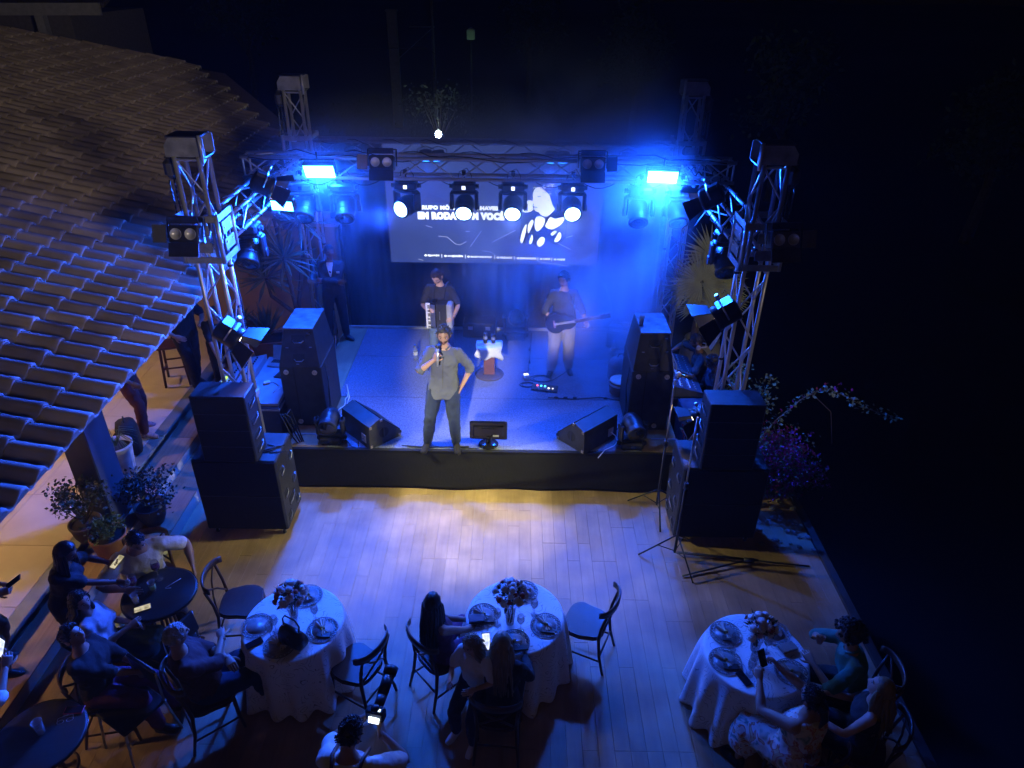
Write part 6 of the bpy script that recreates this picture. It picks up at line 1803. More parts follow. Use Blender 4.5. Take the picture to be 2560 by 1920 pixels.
def hand(mb, w, d, n, side, s=1.0, curl=25, mi=0, thumb=1.0):
    # w wrist, d finger direction, n palm normal (palm faces n)
    d = V(d).normalized(); n = V(n); n = (n - d * n.dot(d)).normalized(); a = d.cross(n) * side   # a points to the thumb side
    w = V(w); mb.cur = mi
    rr = []
    for t, hw, ht in ((-.03, .026, .020), (0, .030, .019), (.045, .042, .016), (.085, .041, .014), (.098, .036, .010)):
        c = w + d * t * s
        rr.append([c + (a * hw * math.cos(b) + n * ht * math.sin(b)) * s for b in np.arange(0, 2 * PI, PI / 5)])
    mb.rings(rr)
    for k, (off, ln) in enumerate(((.030, .072), (.010, .080), (-.011, .074), (-.030, .058))):
        p = w + (d * (.092 - .004 * abs(k - 1)) + a * off) * s; dd = d.copy(); c = curl * (1 + .06 * k)
        pts = [p - d * .012 * s, p]; ax = a * -1
        for q, (f, m) in enumerate(((.42, .8), (.32, 1.0), (.26, .8))):
            dd = (Matrix.Rotation(rad(c * m), 3, d.cross(n)) @ dd)
            p = p + dd * ln * f * s; pts.append(p)
        mb.tube(pts, [.0095 * s, .0092 * s, .0085 * s, .0078 * s, .006 * s], 6)
    p = w + (d * .025 + a * .028) * s; dd = (d * .62 + a * .75 + n * .25 * thumb).normalized()
    pts = [p - dd * .01 * s, p, p + dd * .035 * s]
    dd = (dd + d * .5 + n * .4 * thumb * min(1, curl / 40)).normalized(); pts.append(pts[-1] + dd * .03 * s)
    dd = (dd + d * .3 + n * .35 * thumb * min(1, curl / 40) - a * .3).normalized(); pts.append(pts[-1] + dd * .024 * s)
    mb.tube(pts, [.013 * s, .0125 * s, .011 * s, .0098 * s, .007 * s], 6)
def head_pt(u, v):
    # u azimuth (0 = front +Y, positive to +X), v elevation; returns point on a head of unit scale (metres), origin at ear level
    x, y, z = math.cos(v) * math.sin(u), math.cos(v) * math.cos(u), math.sin(v)
    p = V((x * .076, y * .098, z * .118))
    if z < 0:
        k = -z
        p.x *= 1 - .30 * k ** 1.3
        if y < 0: p.y *= 1 - .45 * k
        else: p.y *= 1 - .05 * k
        p.z *= 1.02
    if y > 0:
        g = lambda cx, cz, sx, sz: math.exp(-((x - cx) / sx) ** 2 - ((z - cz) / sz) ** 2)
        f = .0
        f += .024 * g(0, -.20, .13, .14) * (y ** 2) + .012 * g(0, .02, .09, .16) * y      # nose
        f += -.010 * (g(.38, .05, .18, .13) + g(-.38, .05, .18, .13)) * y                   # eye sockets
        f += .006 * (g(.36, .25, .25, .09) + g(-.36, .25, .25, .09)) * y                    # brow
        f += .007 * g(0, -.56, .22, .06) - .005 * g(0, -.46, .2, .05) + .010 * g(0, -.86, .28, .14)  # lips, chin
        p.y += f
    return p
HU, HV = 28, 22
def head_mesh(mb, Rm, c, s, mi_skin, mi_lip, mi_beard, beard):
    vs, idx = [], []
    for j in range(1, HV):
        v = -PI / 2 + PI * j / HV
        for i in range(HU):
            # denser to the front
            u = -PI + 2 * PI * i / HU; u = u - .28 * math.sin(u)
            u = u if True else 0
            vs.append(c + Rm @ (head_pt(u, v) * s)); idx.append((u, v))
    lo, hi = len(vs), len(vs) + 1
    vs += [c + Rm @ (head_pt(0, -PI / 2) * s), c + Rm @ (head_pt(0, PI / 2) * s)]
    groups = {}
    def put(f, u, v):
        x, z = math.cos(v) * math.sin(u), math.sin(v); y = math.cos(v) * math.cos(u)
        m = mi_skin
        if y > .5 and abs(x) < .20 and -.66 < z < -.46: m = mi_lip
        elif beard and y > -.05 and z < -.30 and not (y > .5 and abs(x) < .2 and z > -.5): m = mi_beard
        groups.setdefault(m, []).append(f)
    for j in range(HV - 2):
        for i in range(HU):
            k = (i + 1) % HU
            a = j * HU + i
            put((a, j * HU + k, (j + 1) * HU + k, a + HU), idx[a][0] + .1, (idx[a][1] + idx[a + HU][1]) / 2)
    for i in range(HU):
        k = (i + 1) % HU
        groups.setdefault(mi_skin, []).append((lo, k, i)); groups[mi_skin].append((hi, (HV - 2) * HU + i, (HV - 2) * HU + k))
    o = len(mb.v)
    mb.v += [mb.M @ p for p in vs]
    for m, fl in groups.items():
        for f in fl: mb.f.append(tuple(q + o for q in f)); mb.mi.append(m); mb.sm.append(True)
    # ears
    mb.cur = mi_skin
    for sx in (-1, 1): mb.ell(c + Rm @ V((sx * .079 * s, -.008 * s, -.004 * s)), (.010 * s, .022 * s, .033 * s), 8, 6, Rm)
def person(label, loc, rz, H=1.74, skin=1, hair=('short', 'black'), pel=(0, 0, .95), lean=0, side=0, head=(0, 0, 0), rh=None, lh=None, rf=None, lf=None, sit=False,
           top=None, sleeve='short', bottom=None, shoe=None, elbow_r=None, elbow_l=None, knee_r=None, knee_l=None, curl=(25, 25), build=1.0, beard=False, collar=None, female=False,
           hd=(None, None), hn=(None, None), toes=(8, 8), hem=-.10, legw=.017, skirt=False, legs_bare=False, twist=0, jacket=False, belt=None):
    """pelvis, hand and foot targets are in the person's own frame: +Y ahead, +X to the person's right, feet level z = 0"""
    t = thing('person', label, 'person', loc, rz)
    s = H / 1.75
    P = V(pel)
    L_, S_ = rad(lean), rad(side)
    up = V((math.sin(S_), math.sin(L_) * math.cos(S_), math.cos(L_) * math.cos(S_)))
    fw = V((0, math.cos(L_), -math.sin(L_)))
    rt_ = fw.cross(up).normalized(); fw = up.cross(rt_)
    Tw = Matrix.Rotation(rad(twist), 3, up)
    rt2, fw2 = Tw @ rt_, Tw @ fw
    shw = (.148 if female else .166) * s * (1 + (build - 1) * .5)
    hpw = .092 * s
    neck = P + up * .535 * s + fw * -.01
    sh = {1: P + up * .450 * s + rt2 * shw - fw2 * .01, -1: P + up * .450 * s - rt2 * shw - fw2 * .01}
    hip = {1: P + V((1, 0, 0)) * hpw - up * .02, -1: P - V((1, 0, 0)) * hpw - up * .02}
    hy, hp, hr = (rad(a) for a in head)       # yaw (+ to the person's right), pitch (+ up), roll
    B = Matrix((rt2, fw2, up)).transposed()
    up_l = (up * .5 + V((0, 0, 1)) * .5).normalized(); fl = (fw2 - up_l * fw2.dot(up_l)).normalized(); rl = fl.cross(up_l)
    B = Matrix((rl, fl, up_l)).transposed()
    Rh = B @ rotm('Z', -hy) @ rotm('X', hp) @ rotm('Y', hr)
    hc = neck + up_l * .085 * s + Rh @ V((0, .022 * s, .075 * s))
    dz = 1 if not sit else 1
    rh = V(rh) if rh is not None else sh[1] + V((.06, .05, -.54 * s)); lh = V(lh) if lh is not None else sh[-1] + V((-.06, .05, -.54 * s))
    rf = V(rf) if rf is not None else V((.11, .0, .08)); lf = V(lf) if lf is not None else V((-.11, .0, .08))
    ua, fa, th, sn = .292 * s, .262 * s, .43 * s, .425 * s
    er, wr = ik(sh[1], rh, ua, fa, elbow_r or (.5, -.6, -.6)); el, wl = ik(sh[-1], lh, ua, fa, elbow_l or (-.5, -.6, -.6))
    kr, ar = ik(hip[1], rf, th, sn, knee_r or (.1, 1, .3)); kl, al = ik(hip[-1], lf, th, sn, knee_l or (-.1, 1, .3))
    bw = build * s
    # ---- body
    mats_ = [SKIN[skin], LIP, BEARD]
    def torso(mb, inf, lo=-.10, hi=.55, wide=1.0, belly=0.0, loose=False):
        prof = [(-.12, .10, .085, 0), (-.06, .150, .110, -.01), (0, .165, .118, -.012), (.08, .158, .112, -.005), (.17, .143 if not female else .128, .104, .002), (.27, .153, .112, .006), (.36, .168, .120, .006), (.42, .158, .106, -.004), (.465, .122, .084, -.010), (.505, .078, .064, -.012), (.555, .058, .056, -.008)]
        if loose: prof = [(-.15, .186, .138, -.004), (-.13, .184, .136, -.004), (-.06, .180, .132, -.004), (.0, .176, .128, -.004), (.08, .166, .120, 0), (.17, .156 if not female else .138, .114, .003)] + prof[5:]
        rr = []
        for tt, w, d, off in prof:
            if tt < lo - 1e-6 or tt > hi + 1e-6: continue
            k = max(0, min(1, tt / .4))
            rx = (rt_ * (1 - k) + rt2 * k).normalized(); fy = (fw * (1 - k) + fw2 * k).normalized()
            bl = belly * math.exp(-((tt - .1) / .12) ** 2)
            c = P + up * tt * s + fy * (off + bl * .5) * s
            if female and .28 < tt < .42: c = c + fy * .012 * s
            n_ = 20
            rr.append([c + rx * (math.copysign(abs(math.cos(b)) ** .85, math.cos(b)) * (w * bw * wide + inf)) + fy * (math.copysign(abs(math.sin(b)) ** .9, math.sin(b)) * ((d + bl * .5) * bw * wide + inf)) for b in [2 * PI * q / n_ for q in range(n_)]])
        mb.rings(rr)
    mb = MB()
    torso(mb, -.004, -.12, .555)
    limb(mb, [neck - up * .06 * s, neck + up_l * .03 * s, hc - Rh @ V((0, .012 * s, .05 * s))], [.058 * s, .052 * s, .052 * s], 12)
    for a, e, w_, sg in ((sh[1], er, wr, 1), (sh[-1], el, wl, -1)):
        limb(mb, [neck - up * .055 * s + rt2 * sg * .03, a], [.038 * s, .050 * s], 10)
        limb(mb, [a, a.lerp(e, .5), e, e.lerp(w_, .35), w_], [.052 * bw, .045 * bw, .037 * bw, .038 * bw, .026 * s], 10)
    for h, k, a, sg in ((hip[1], kr, ar, 1), (hip[-1], kl, al, -1)):
        limb(mb, [h, h.lerp(k, .5), k, k.lerp(a, .35), a], [.088 * bw, .073 * bw, .052 * bw, .052 * bw, .036 * s], 10)
    body = remesh_part(mb, 'body', mats_[0], t, .015, 3)
    for m in mats_[1:] + [EYEW, EYED]: body.data.materials.append(m)
    ex_ = MB()
    head_mesh(ex_, Rh, hc, s, 0, 1, 2, beard)
    for sx in (-1, 1):
        ce = hc + Rh @ V((sx * .030 * s, .083 * s, .008 * s))
        ex_.cur = 3; ex_.ell(ce, (.012 * s, .010 * s, .0065 * s), 8, 6, Rh)
        ex_.cur = 4; ex_.ell(ce + Rh @ V((0, .007 * s, 0)), (.006 * s, .005 * s, .0065 * s), 7, 5, Rh)
        ex_.cur = 2; ex_.tube([hc + Rh @ (V((sx * .014, .094, .027)) * s), hc + Rh @ (V((sx * .032, .092, .032)) * s), hc + Rh @ (V((sx * .050, .080, .026)) * s)], [.003 * s, .0042 * s, .0025 * s], 5)
    for e, w_, sg, k in ((er, wr, 1, 0), (el, wl, -1, 1)):
        d = V(hd[k]) if hd[k] else (w_ - e); n_ = V(hn[k]) if hn[k] else V((-sg * .6, .1, -.3))
        hand(ex_, w_ - d.normalized() * .006, d, n_, -sg, s, curl[k], 0)
    EXTRA[body.name] = ex_
    # ---- clothes
    if top:
        mb = MB(); inf = .020 if jacket else .013
        torso(mb, inf, hem, .52, belly=.05 if build > 1.12 else 0, loose=not sit and not female)
        if hem > -.119: pass
        if sleeve != 'none':
            for a, e, w_, sg in ((sh[1], er, wr, 1), (sh[-1], el, wl, -1)):
                limb(mb, [neck - up * .06 * s + rt2 * sg * .035, a], [.038 * s + inf * .6, .050 * s + inf * .7], 10)
                if sleeve == 'short': limb(mb, [a, a.lerp(e, .45), a.lerp(e, .78)], [.054 * bw + inf * .8, .052 * bw + inf, .053 * bw + inf], 12)
                elif sleeve == 'elbow': limb(mb, [a, a.lerp(e, .5), e, e.lerp(w_, .12)], [.054 * bw + inf * .8, .049 * bw + inf, .045 * bw + inf, .044 * bw + inf], 12)
                else: limb(mb, [a, a.lerp(e, .5), e, e.lerp(w_, .5), a * 0 + e.lerp(w_, .94)], [.054 * bw + inf * .8, .048 * bw + inf, .044 * bw + inf, .040 * bw + inf, .032 * bw + inf], 12)
        remesh_part(mb, 'jacket' if jacket else ('dress' if skirt and top == bottom else 'shirt'), top, t, .013, 4, .026, .075)
    if bottom:
        mb = MB(); inf = .013
        torso(mb, inf * .8, -.12, .08, belly=.03 if build > 1.12 else 0)
        for h, k, a, sg in ((hip[1], kr, ar, 1), (hip[-1], kl, al, -1)):
            if skirt: limb(mb, [h, h.lerp(k, .5), k, k.lerp(a, .45)], [.115 * bw, .12 * bw, .115 * bw, .12 * bw], 12)
            else: limb(mb, [h, h.lerp(k, .5), k, k.lerp(a, .5), k.lerp(a, .95)], [.092 * bw + legw, .080 * bw + legw, .060 * bw + legw, .056 * bw + legw, .046 * s + legw], 12)
        if skirt: limb(mb, [(kr + kl) / 2, (hip[1] + hip[-1]) / 2], [.10 * bw, .11 * bw], 12)
        remesh_part(mb, 'skirt' if skirt else 'trousers', bottom, t, .014, 3, .022, .08)
    if shoe:
        for k, a, sg, tw in ((kr, ar, 1, toes[0]), (kl, al, -1, toes[1])):
            sd = (a - k).normalized(); yaw = rad(tw) * sg
            d = V((math.sin(yaw), math.cos(yaw), 0)); d = (d - sd * d.dot(sd) * .85).normalized(); u = (-(sd - d * sd.dot(d))).normalized(); x_ = d.cross(u)
            Rm = Matrix((x_, d, u)).transposed(); mb = MB(Matrix.Translation(a + u * -.005) @ Rm.to_4x4())
            rr = []
            for y, w_, zt in ((-.07, .026, -.01), (-.06, .036, .035), (-.02, .040, .045), (.04, .043, .015), (.10, .047, -.012), (.15, .042, -.028), (.178, .026, -.042)):
                rr.append([V((w_ * math.cos(b) * s, y * s, (-.072 if math.sin(b) < 0 else lerp(-.072, zt, min(1, math.sin(b) * 1.25))) * s)) for b in np.arange(0, 2 * PI, PI / 6)])
            mb.rings(rr)
            so = mb.build('shoe', shoe[0] if isinstance(shoe, tuple) else shoe, t)
            if isinstance(shoe, tuple):
                mb = MB(Matrix.Translation(a + u * -.005) @ Rm.to_4x4())
                mb.rings([[V((w_ * math.cos(b) * s, y * s, z * s)) for w_, y, b in [(.046, 0, 0)] * 0 + [(w2, y2, 0 if q == 0 else PI) for q, w2, y2 in ()]] or [V((math.cos(b) * .046 * s, (.055 + math.sin(b) * .128) * s, z * s)) for b in np.arange(0, 2 * PI, PI / 8)] for z in (-.080, -.060)], smooth=False)
                mb.build('sole', shoe[1], so)
    if collar:
        mb = MB(); c = neck - up * .012 * s
        pts = [c + rt2 * .066 * s * math.cos(b) + fw2 * (.062 * s * math.sin(b) - .002) + up * (.012 - .030 * max(0, math.sin(b)) ** 3) for b in np.arange(PI / 2 + .35, PI / 2 + 2 * PI - .3, .35)]
        mb.tube(pts, .013, 7); mb.build('collar', collar, t)
    if belt:
        mb = MB(); mb.rings([[P + up * (tt * s) + rt_ * math.cos(b) * .184 * bw + fw * math.sin(b) * .138 * bw for b in np.arange(0, 2 * PI, PI / 10)] for tt in (.045, .075)], caps=False); mb.build('belt', belt, t)
    # ---- hair
    kind, hcol = hair; hm = HAIR[hcol]
    if kind != 'bald':
        grow = {'short': .007, 'crop': .004, 'quiff': .008, 'long': .013, 'bun': .012, 'curly': .042, 'bob': .02}[kind]
        vs, keep = [], {}
        mb = MB(); NU, NV_ = 30, 14; lowb = {'short': -.30, 'crop': -.22, 'quiff': -.30, 'long': -.75, 'bun': -.42, 'curly': -.35, 'bob': -.8}[kind]
        rr = random.Random(len(label))
        for j in range(NV_ + 1):
            for i in range(NU):
                u = -PI + 2 * PI * i / NU
                f = max(0, math.cos(u))          # 1 in front
                lo_v = lerp(lowb, .70, min(1, (f * 1.15) ** .75)) + .05 * mnoise.noise(V((u * 4, 0, 3))) if kind not in ('long', 'bob') else lerp(lowb, .60, min(1, (f * 1.25) ** .55))
                if kind in ('short', 'crop', 'quiff') and .9 < abs(u) < 1.55: lo_v = min(lo_v, -.12)
                v = lerp(lo_v, PI / 2, j / NV_)
                g = grow * min(1, .30 + j / NV_ * 2.4)
                if kind == 'quiff': g += .016 * max(0, math.cos(u)) * max(0, 1 - abs(v - .85))
                if kind in ('curly', 'bob'): g *= 1 + .45 * mnoise.noise(V((u * 2.2, v * 3.2, 1)))
                p = head_pt(u, v); p = p + p.normalized() * (g + .006 * mnoise.noise(V((u * 6, v * 7, 2))))
                vs.append(hc + Rh @ (p * s))
        fs = []
        for j in range(NV_):
            for i in range(NU):
                k = (i + 1) % NU; fs.append((j * NU + i, j * NU + k, (j + 1) * NU + k, (j + 1) * NU + i))
        # inner skin closes the cap
        o = len(vs); vs += [hc + (p - hc) * .86 for p in vs[:NU]]
        for i in range(NU): k = (i + 1) % NU; fs.append((i, o + i, o + k, k))
        mb.add(vs, fs, True)
        if kind in ('short', 'quiff', 'crop', 'bun', 'bob'):
            for k in range(170):
                u = rr.uniform(-PI, PI); f = max(0, math.cos(u)); v = rr.uniform(lerp(lowb * .8, .60, min(1, (f * 1.15) ** .75)), 1.45)
                p = head_pt(u, v); p = p + p.normalized() * grow * .7; d = (p.normalized() * .8 + V((rr.gauss(0, .5), rr.gauss(.3, .5), rr.gauss(.2, .4)))).normalized()
                if kind == 'quiff' and f > .3: d = (d + V((.3, -.2, .5))).normalized()
                ln = .012 if kind == 'crop' else (.030 if kind == 'quiff' else .022)
                mb.tube([hc + Rh @ (p * s), hc + Rh @ ((p + d * ln * .6) * s), hc + Rh @ ((p + d * ln + V((0, 0, -.004))) * s)], [.009 * s, .007 * s, .002 * s], 4, caps=False)
        if kind in ('long', 'bob'):
            Ln = .40 if kind == 'long' else .14
            back = -(Rh @ V((0, 1, 0))); back.z = 0; back = back.normalized() if back.length > .05 else V((0, -1, 0))
            for k in range(70):
                u = PI * rr.uniform(.42, 1.0) * rr.choice((-1, 1)); v = rr.uniform(-.55, .35)
                p0 = hc + Rh @ (head_pt(u, v) * s * 1.10)
                out = (p0 - hc); out.z = 0; out = out.normalized()
                l = Ln * s * rr.uniform(.75, 1.1)
                q1 = p0 + out * .012 + V((0, 0, -.10 * s)) - up * 0
                # follow the back of the neck and shoulders
                q2 = q1 + (back * .025 + out * .012) + V((0, 0, -l * .45)) + V((rr.gauss(0, .008), rr.gauss(0, .008), 0))
                q3 = q2 + back * (.02 + .03 * max(0, math.sin(-L_))) + V((rr.gauss(0, .012), rr.gauss(0, .012), -l * .45))
                mb.tube([p0 - out * .01, p0 + out * .006 + V((0, 0, -.03)), q1, q2, q3], [.014, .017, .018, .015, .005], 5)
        if kind == 'bun': mb.ell(hc + Rh @ (V((0, -.105, .03)) * s), .045 * s, 12, 8); mb.tube([hc + Rh @ (V((0, -.10, .03)) * s), hc + Rh @ (V((0, -.16, -.06)) * s), hc + Rh @ (V((0, -.15, -.2)) * s)], [.035, .03, .008], 8)
        if kind == 'curly':
            for k in range(120):
                u = rr.uniform(-PI, PI); f = max(0, math.cos(u)); v = rr.uniform(lerp(-.3, .62, f), 1.5)
                p = head_pt(u, v); p = p + p.normalized() * rr.uniform(.03, .055)
                mb.ell(hc + Rh @ (p * s), rr.uniform(.012, .022), 6, 4, smooth=False)
        mb.build('hair', hm, t)
    J = dict(t=t, neck=neck, hc=hc, Rh=Rh, wr=wr, wl=wl, er=er, el=el, sh=sh, P=P, up=up, fw=fw, rt=rt_, fw2=fw2, rt2=rt2, s=s, kr=kr, kl=kl)
    return J
EXTRA = {}
def wmat(J): return TM[J['t'].name]
def W(J, p): return TM[J['t'].name] @ V(p)
BLKT = cloth('black_tshirt_cloth', (.018, .018, .020)); NAVY = cloth('navy_suit_cloth', (.020, .022, .034)); JEAN = cloth('blue_jeans_denim', (.009, .017, .048), scale=10, var=.25)
KHAKI = cloth('khaki_cargo_cloth', (.40, .37, .32)); GREYS = cloth('charcoal_shirt_cloth', (.080, .085, .112)); WHT = cloth('white_tshirt_cloth', (.66, .64, .58)); BRN = mat('brown_suede_boot', (.010, .007, .005), .85, 0, .2, 20, .2, 80)
BLKS = mat('black_shoe_leather', (.015, .014, .014), .4); CHAR = cloth('charcoal_tshirt_cloth', (.045, .05, .055)); DRED = cloth('dark_red_trousers_cloth', (.085, .02, .018)); PURP = cloth('purple_trousers_cloth', (.12, .035, .11)); WHS = mat('white_sneaker', (.6, .58, .55), .5)

# 1 singer
J = person('man singing into a microphone in dark grey shirt and jeans', (-.91, 7.80, .606), PI + .02, 1.80, 1, ('quiff', 'salt'), pel=(0, 0, .955), lean=1, head=(0, -6, 0), rh=(.075, .205, 1.42), lh=(-.235, .02, .93), rf=(.24, .02, .08), lf=(-.14, .02, .08),
           top=GREYS, sleeve='elbow', bottom=JEAN, shoe=(BRN, RUB), elbow_r=(.75, .10, -.7), elbow_l=(-.9, -.5, .1), curl=(70, 45), beard=True, collar=GREYS, hd=((-.35, .25, .75), (.35, .25, -.8)), hn=((-.55, -.55, .1), (.8, -.1, .2)), toes=(14, 10), hem=-.15, build=1.04, side=-3)
t = J['t']
mb = MB()
for k in range(6): mb.ell(J['P'] + J['up'] * (.42 - .085 * k) + J['fw2'] * (.148 - .003 * k), (.006, .004, .006), 6, 4)
mb.tube([J['P'] + J['up'] * .46 + J['fw2'] * .138, J['P'] + J['up'] * .25 + J['fw2'] * .146, J['P'] + J['up'] * .0 + J['fw2'] * .142, J['P'] - J['up'] * .08 + J['fw2'] * .135], .006, 5); mb.build('button_placket', cloth('shirt_placket', (.07, .07, .074)), t)
t = thing('microphone', 'silver handheld microphone held at the singer mouth', 'microphone', W(J, J['wr'] + V((-.045, .085, .05))), 0)
mb = MB(); a = V((0, 0, -.10)); b = V((.005, .03, .13)); mb.cyl(a, b, .013, .019, n=12); mb.build('body', ALU, t)
mb = MB(); mb.ell(b + V((0, .004, .02)), (.026, .026, .030)); mb.build('grille_head', BLK, t)
# 2 accordion player
J = person('man playing an accordion in black t-shirt and blue jeans', (-1.15, 9.95, .606), PI - .12, 1.70, 0, ('short', 'brown'), pel=(0, 0, .93), lean=3, head=(14, -34, 0), rh=(.13, .30, 1.13), lh=(-.25, .26, 1.02), rf=(.15, .0, .08), lf=(-.14, .02, .08),
           top=BLKT, sleeve='short', bottom=cloth('light_jeans_denim', (.12, .17, .26)), shoe=BLKS, elbow_r=(.55, -.2, -.9), elbow_l=(-.5, -.2, -.9), curl=(35, 40), beard=True, hd=((-.75, .4, .1), (.25, .6, -.1)), hn=((-.2, -.9, 0), (.8, -.4, 0)))
O = thing('accordion', 'black piano accordion with white keys strapped to its player', 'accordion', W(J, (-.04, .25, 1.05)), PI - .12)
O.scale = (.80, .90, .96)
GB = mat('black_lacquer', (.012, .012, .013), .12, 0, .1, 5); BEL = mat('bellows_cloth', (.05, .05, .055), .7, 0, .2, 20)
mb = MB(); mb.rbox((.105, 0, 0), (.13, .19, .44), .02); mb.build('treble_box', GB, O)
mb = MB(); mb.rbox((-.20, .0, 0), (.11, .19, .42), .02); mb.build('bass_box', mat('silver_trim_panel', (.4, .4, .4), .35, .4), O)
mb = MB(); rg = []
for k in range(25):
    x = .042 - k * .0079; q = .0 if k % 2 else .014
    rg.append([V((x, a * (.085 + q), b * (.195 + q))) for a, b in ((-1, -1), (1, -1), (1, 1), (-1, 1))])
mb.rings(rg, smooth=False); mb.build('bellows', BEL, O)
mb = MB(); mb.box((.19, .045, 0), (.075, .07, .43)); mb.build('keyboard_base', GB, O)
for k in range(22):
    mb = MB(); mb.box((.193, .085, -.205 + .0195 * k), (.085, .014, .0178)); mb.build('white_key', WHITEP, O)
for k in range(21):
    if k % 7 in (0, 1, 3, 4, 5): mb = MB(); mb.box((.175, .097, -.196 + .0195 * k), (.048, .014, .010)); mb.build('black_key', GB, O)
mb = MB(); mb.box((.105, .097, 0), (.09, .004, .38)); mb.box((-.03, .112, .02), (.012, .004, .14)); mb.build('grille_trim', CHROME, O)
for sx in (-1, 1):
    mb = MB(); mb.tube([(sx * .10 + .03, -.06, .24), (sx * .10 + .02, -.16, .36), (sx * .11, -.24, .44), (sx * .12, -.34, .42), (sx * .11, -.40, .28), (sx * .08, -.40, 0)], .016, 6); mb.build('strap', BLKT, O)
# 3 guitarist
J = person('man playing a black guitar in dark t-shirt and khaki trousers', (.72, 9.86, .606), PI + .05, 1.68, 0, ('quiff', 'black'), pel=(0, 0, .92), lean=2, head=(28, -8, 4), rh=(.17, .24, .96), lh=(-.36, .30, .88), rf=(.15, .05, .08), lf=(-.13, -.02, .08),
           top=CHAR, sleeve='elbow', bottom=KHAKI, shoe=BLKS, elbow_r=(.9, -.5, -.2), elbow_l=(-.8, -.5, -.5), curl=(40, 60), hd=((-.6, .2, -.5), (.1, .5, .5)), hn=((-.3, -.9, .1), (.5, -.5, .2)), toes=(20, 10), build=1.03, legw=.034)
G = thing('guitar', 'black cutaway acoustic guitar hanging on a shoulder strap', 'guitar', W(J, (.05, .19, .99)), PI + .05)
Rg = rotm('X', PI / 2) ; Rg = rotm('Z', 0) @ rotm('Y', rad(10)) @ Rg
mb = MB(); out = []
for k in range(40):
    a = 2 * PI * k / 40; c, s_ = math.cos(a), math.sin(a)
    r = .155 + .035 * math.cos(2 * a) + .022 * c
    x = .235 * c * (1.0); y = (.165 + .03 * c * 1.0 - .045 * math.exp(-((c + .12) / .28) ** 2)) * s_
    if c < -.45 and s_ > 0: y *= .62
    out.append((x, y))
mb.prism(out, -.09, 0, Rg); mb.build('body', GB, G)
mb = MB(); mb.lathe([(.048, .002), (.036, .002)], 20, Rg @ V((-.07, 0, -.09)) + V((0, .0, 0)), Rg); mb.build('sound_hole', RUB, G)
NK = Rg @ V((-.20, .0, -.10)); NE = Rg @ V((-.58, .0, -.10))
mb = MB(); mb.box((NK + NE) / 2, ((NE - NK).length, .022, .05), rotm('Y', rad(10))); mb.build('neck', RUST, G)
mb = MB(); mb.box((NK + NE) / 2 + V((0, .0135, 0)), ((NE - NK).length, .006, .046), rotm('Y', rad(10))); mb.build('fretboard', mat('rosewood', (.06, .03, .02), .5), G)
hdp = NE + (NE - NK).normalized() * .075
mb = MB(); mb.box(hdp, (.15, .018, .072), rotm('Y', rad(10))); h_ = mb.build('headstock', RUST, G)
mb = MB()
for k in range(3):
    for q in (-1, 1): p = hdp + rotm('Y', rad(10)) @ V((-.045 + .045 * k, 0, q * .045)); mb.ell(p, (.012, .008, .014), 8, 6)
mb.build('tuning_pegs', CHROME, h_)
mb = MB(); mb.box(Rg @ V((.11, 0, -.094)), (.03, .008, .12), rotm('Y', rad(10))); mb.build('bridge', RUST, G)
mb = MB()
for k in range(6): o_ = Rg @ V((0, -.018 + .0072 * k, 0)); mb.cyl(Rg @ V((.11, -.018 + .0072 * k, -.102)), NE + o_ + V((0, .02, 0)), .0012, n=4, caps=False)
mb.build('strings', CHROME, G)
mb = MB(); mb.tube([Rg @ V((.23, 0, -.05)), (.20, -.20, .20), (.05, -.30, .36), (-.10, -.22, .43), (-.15, -.06, .36), (-.20, .04, .12), NK], .014, 6); mb.build('strap', BLKT, G)
t = thing('wristwatch', 'white wristwatch on the fretting wrist of guitar player', 'watch', W(J, J['wl']), 0)
mb = MB(); d = (J['wl'] - J['el']).normalized(); R = (TM[J['t'].name].to_3x3() @ d).to_track_quat('Z', 'Y').to_matrix(); mb.lathe([(.032, -.022), (.036, -.018), (.036, -.002), (.032, .002)], 14, (0, 0, -.01), R, caps=False); mb.build('band', WHITEP, t)
mb = MB(); mb.cyl(R @ V((0, .034, -.02)), R @ V((0, .044, -.02)), .02, n=14); mb.build('dial', WHITEP, t)
# 4 man in suit
J = person('man in dark suit standing with crossed arms beside the truss', (-3.03, 10.92, .606), PI + .15, 1.66, 2, ('crop', 'black'), pel=(0, 0, .91), lean=0, head=(-18, -6, 0), rh=(-.10, .235, 1.12), lh=(.12, .20, 1.15), rf=(.14, .05, .08), lf=(-.13, .02, .08),
           top=NAVY, sleeve='long', bottom=NAVY, shoe=(BLKS, RUB), elbow_r=(.9, -.1, -.7), elbow_l=(-.9, -.1, -.7), curl=(20, 45), hd=((-.95, .1, .15), (.95, -.05, .1)), hn=((0, -1, 0), (0, -1, 0)), toes=(10, 45), hem=-.12, jacket=True, build=1.0, belt=BLKS)
t = J['t']; s = J['s']
mb = MB(); vs = []
for tt, w in ((.52, .052), (.44, .050), (.34, .030), (.24, .006)): vs += [J['P'] + J['up'] * tt * s + J['rt2'] * w - J['fw2'] * -.0 + J['fw2'] * (.09 if tt > .5 else .142 - .03 * max(0, tt - .36) * 8) , J['P'] + J['up'] * tt * s - J['rt2'] * w + J['fw2'] * (.09 if tt > .5 else .142 - .03 * max(0, tt - .36) * 8)]
mb.add(vs + [p - J['fw2'] * .02 for p in vs], [(0, 1, 3, 2), (2, 3, 5, 4), (4, 5, 7, 6)] + [(8, 10, 11, 9), (10, 12, 13, 11), (12, 14, 15, 13)], True); mb.build('shirt_front', cloth('pale_blue_shirt', (.55, .60, .68)), t)
mb = MB()
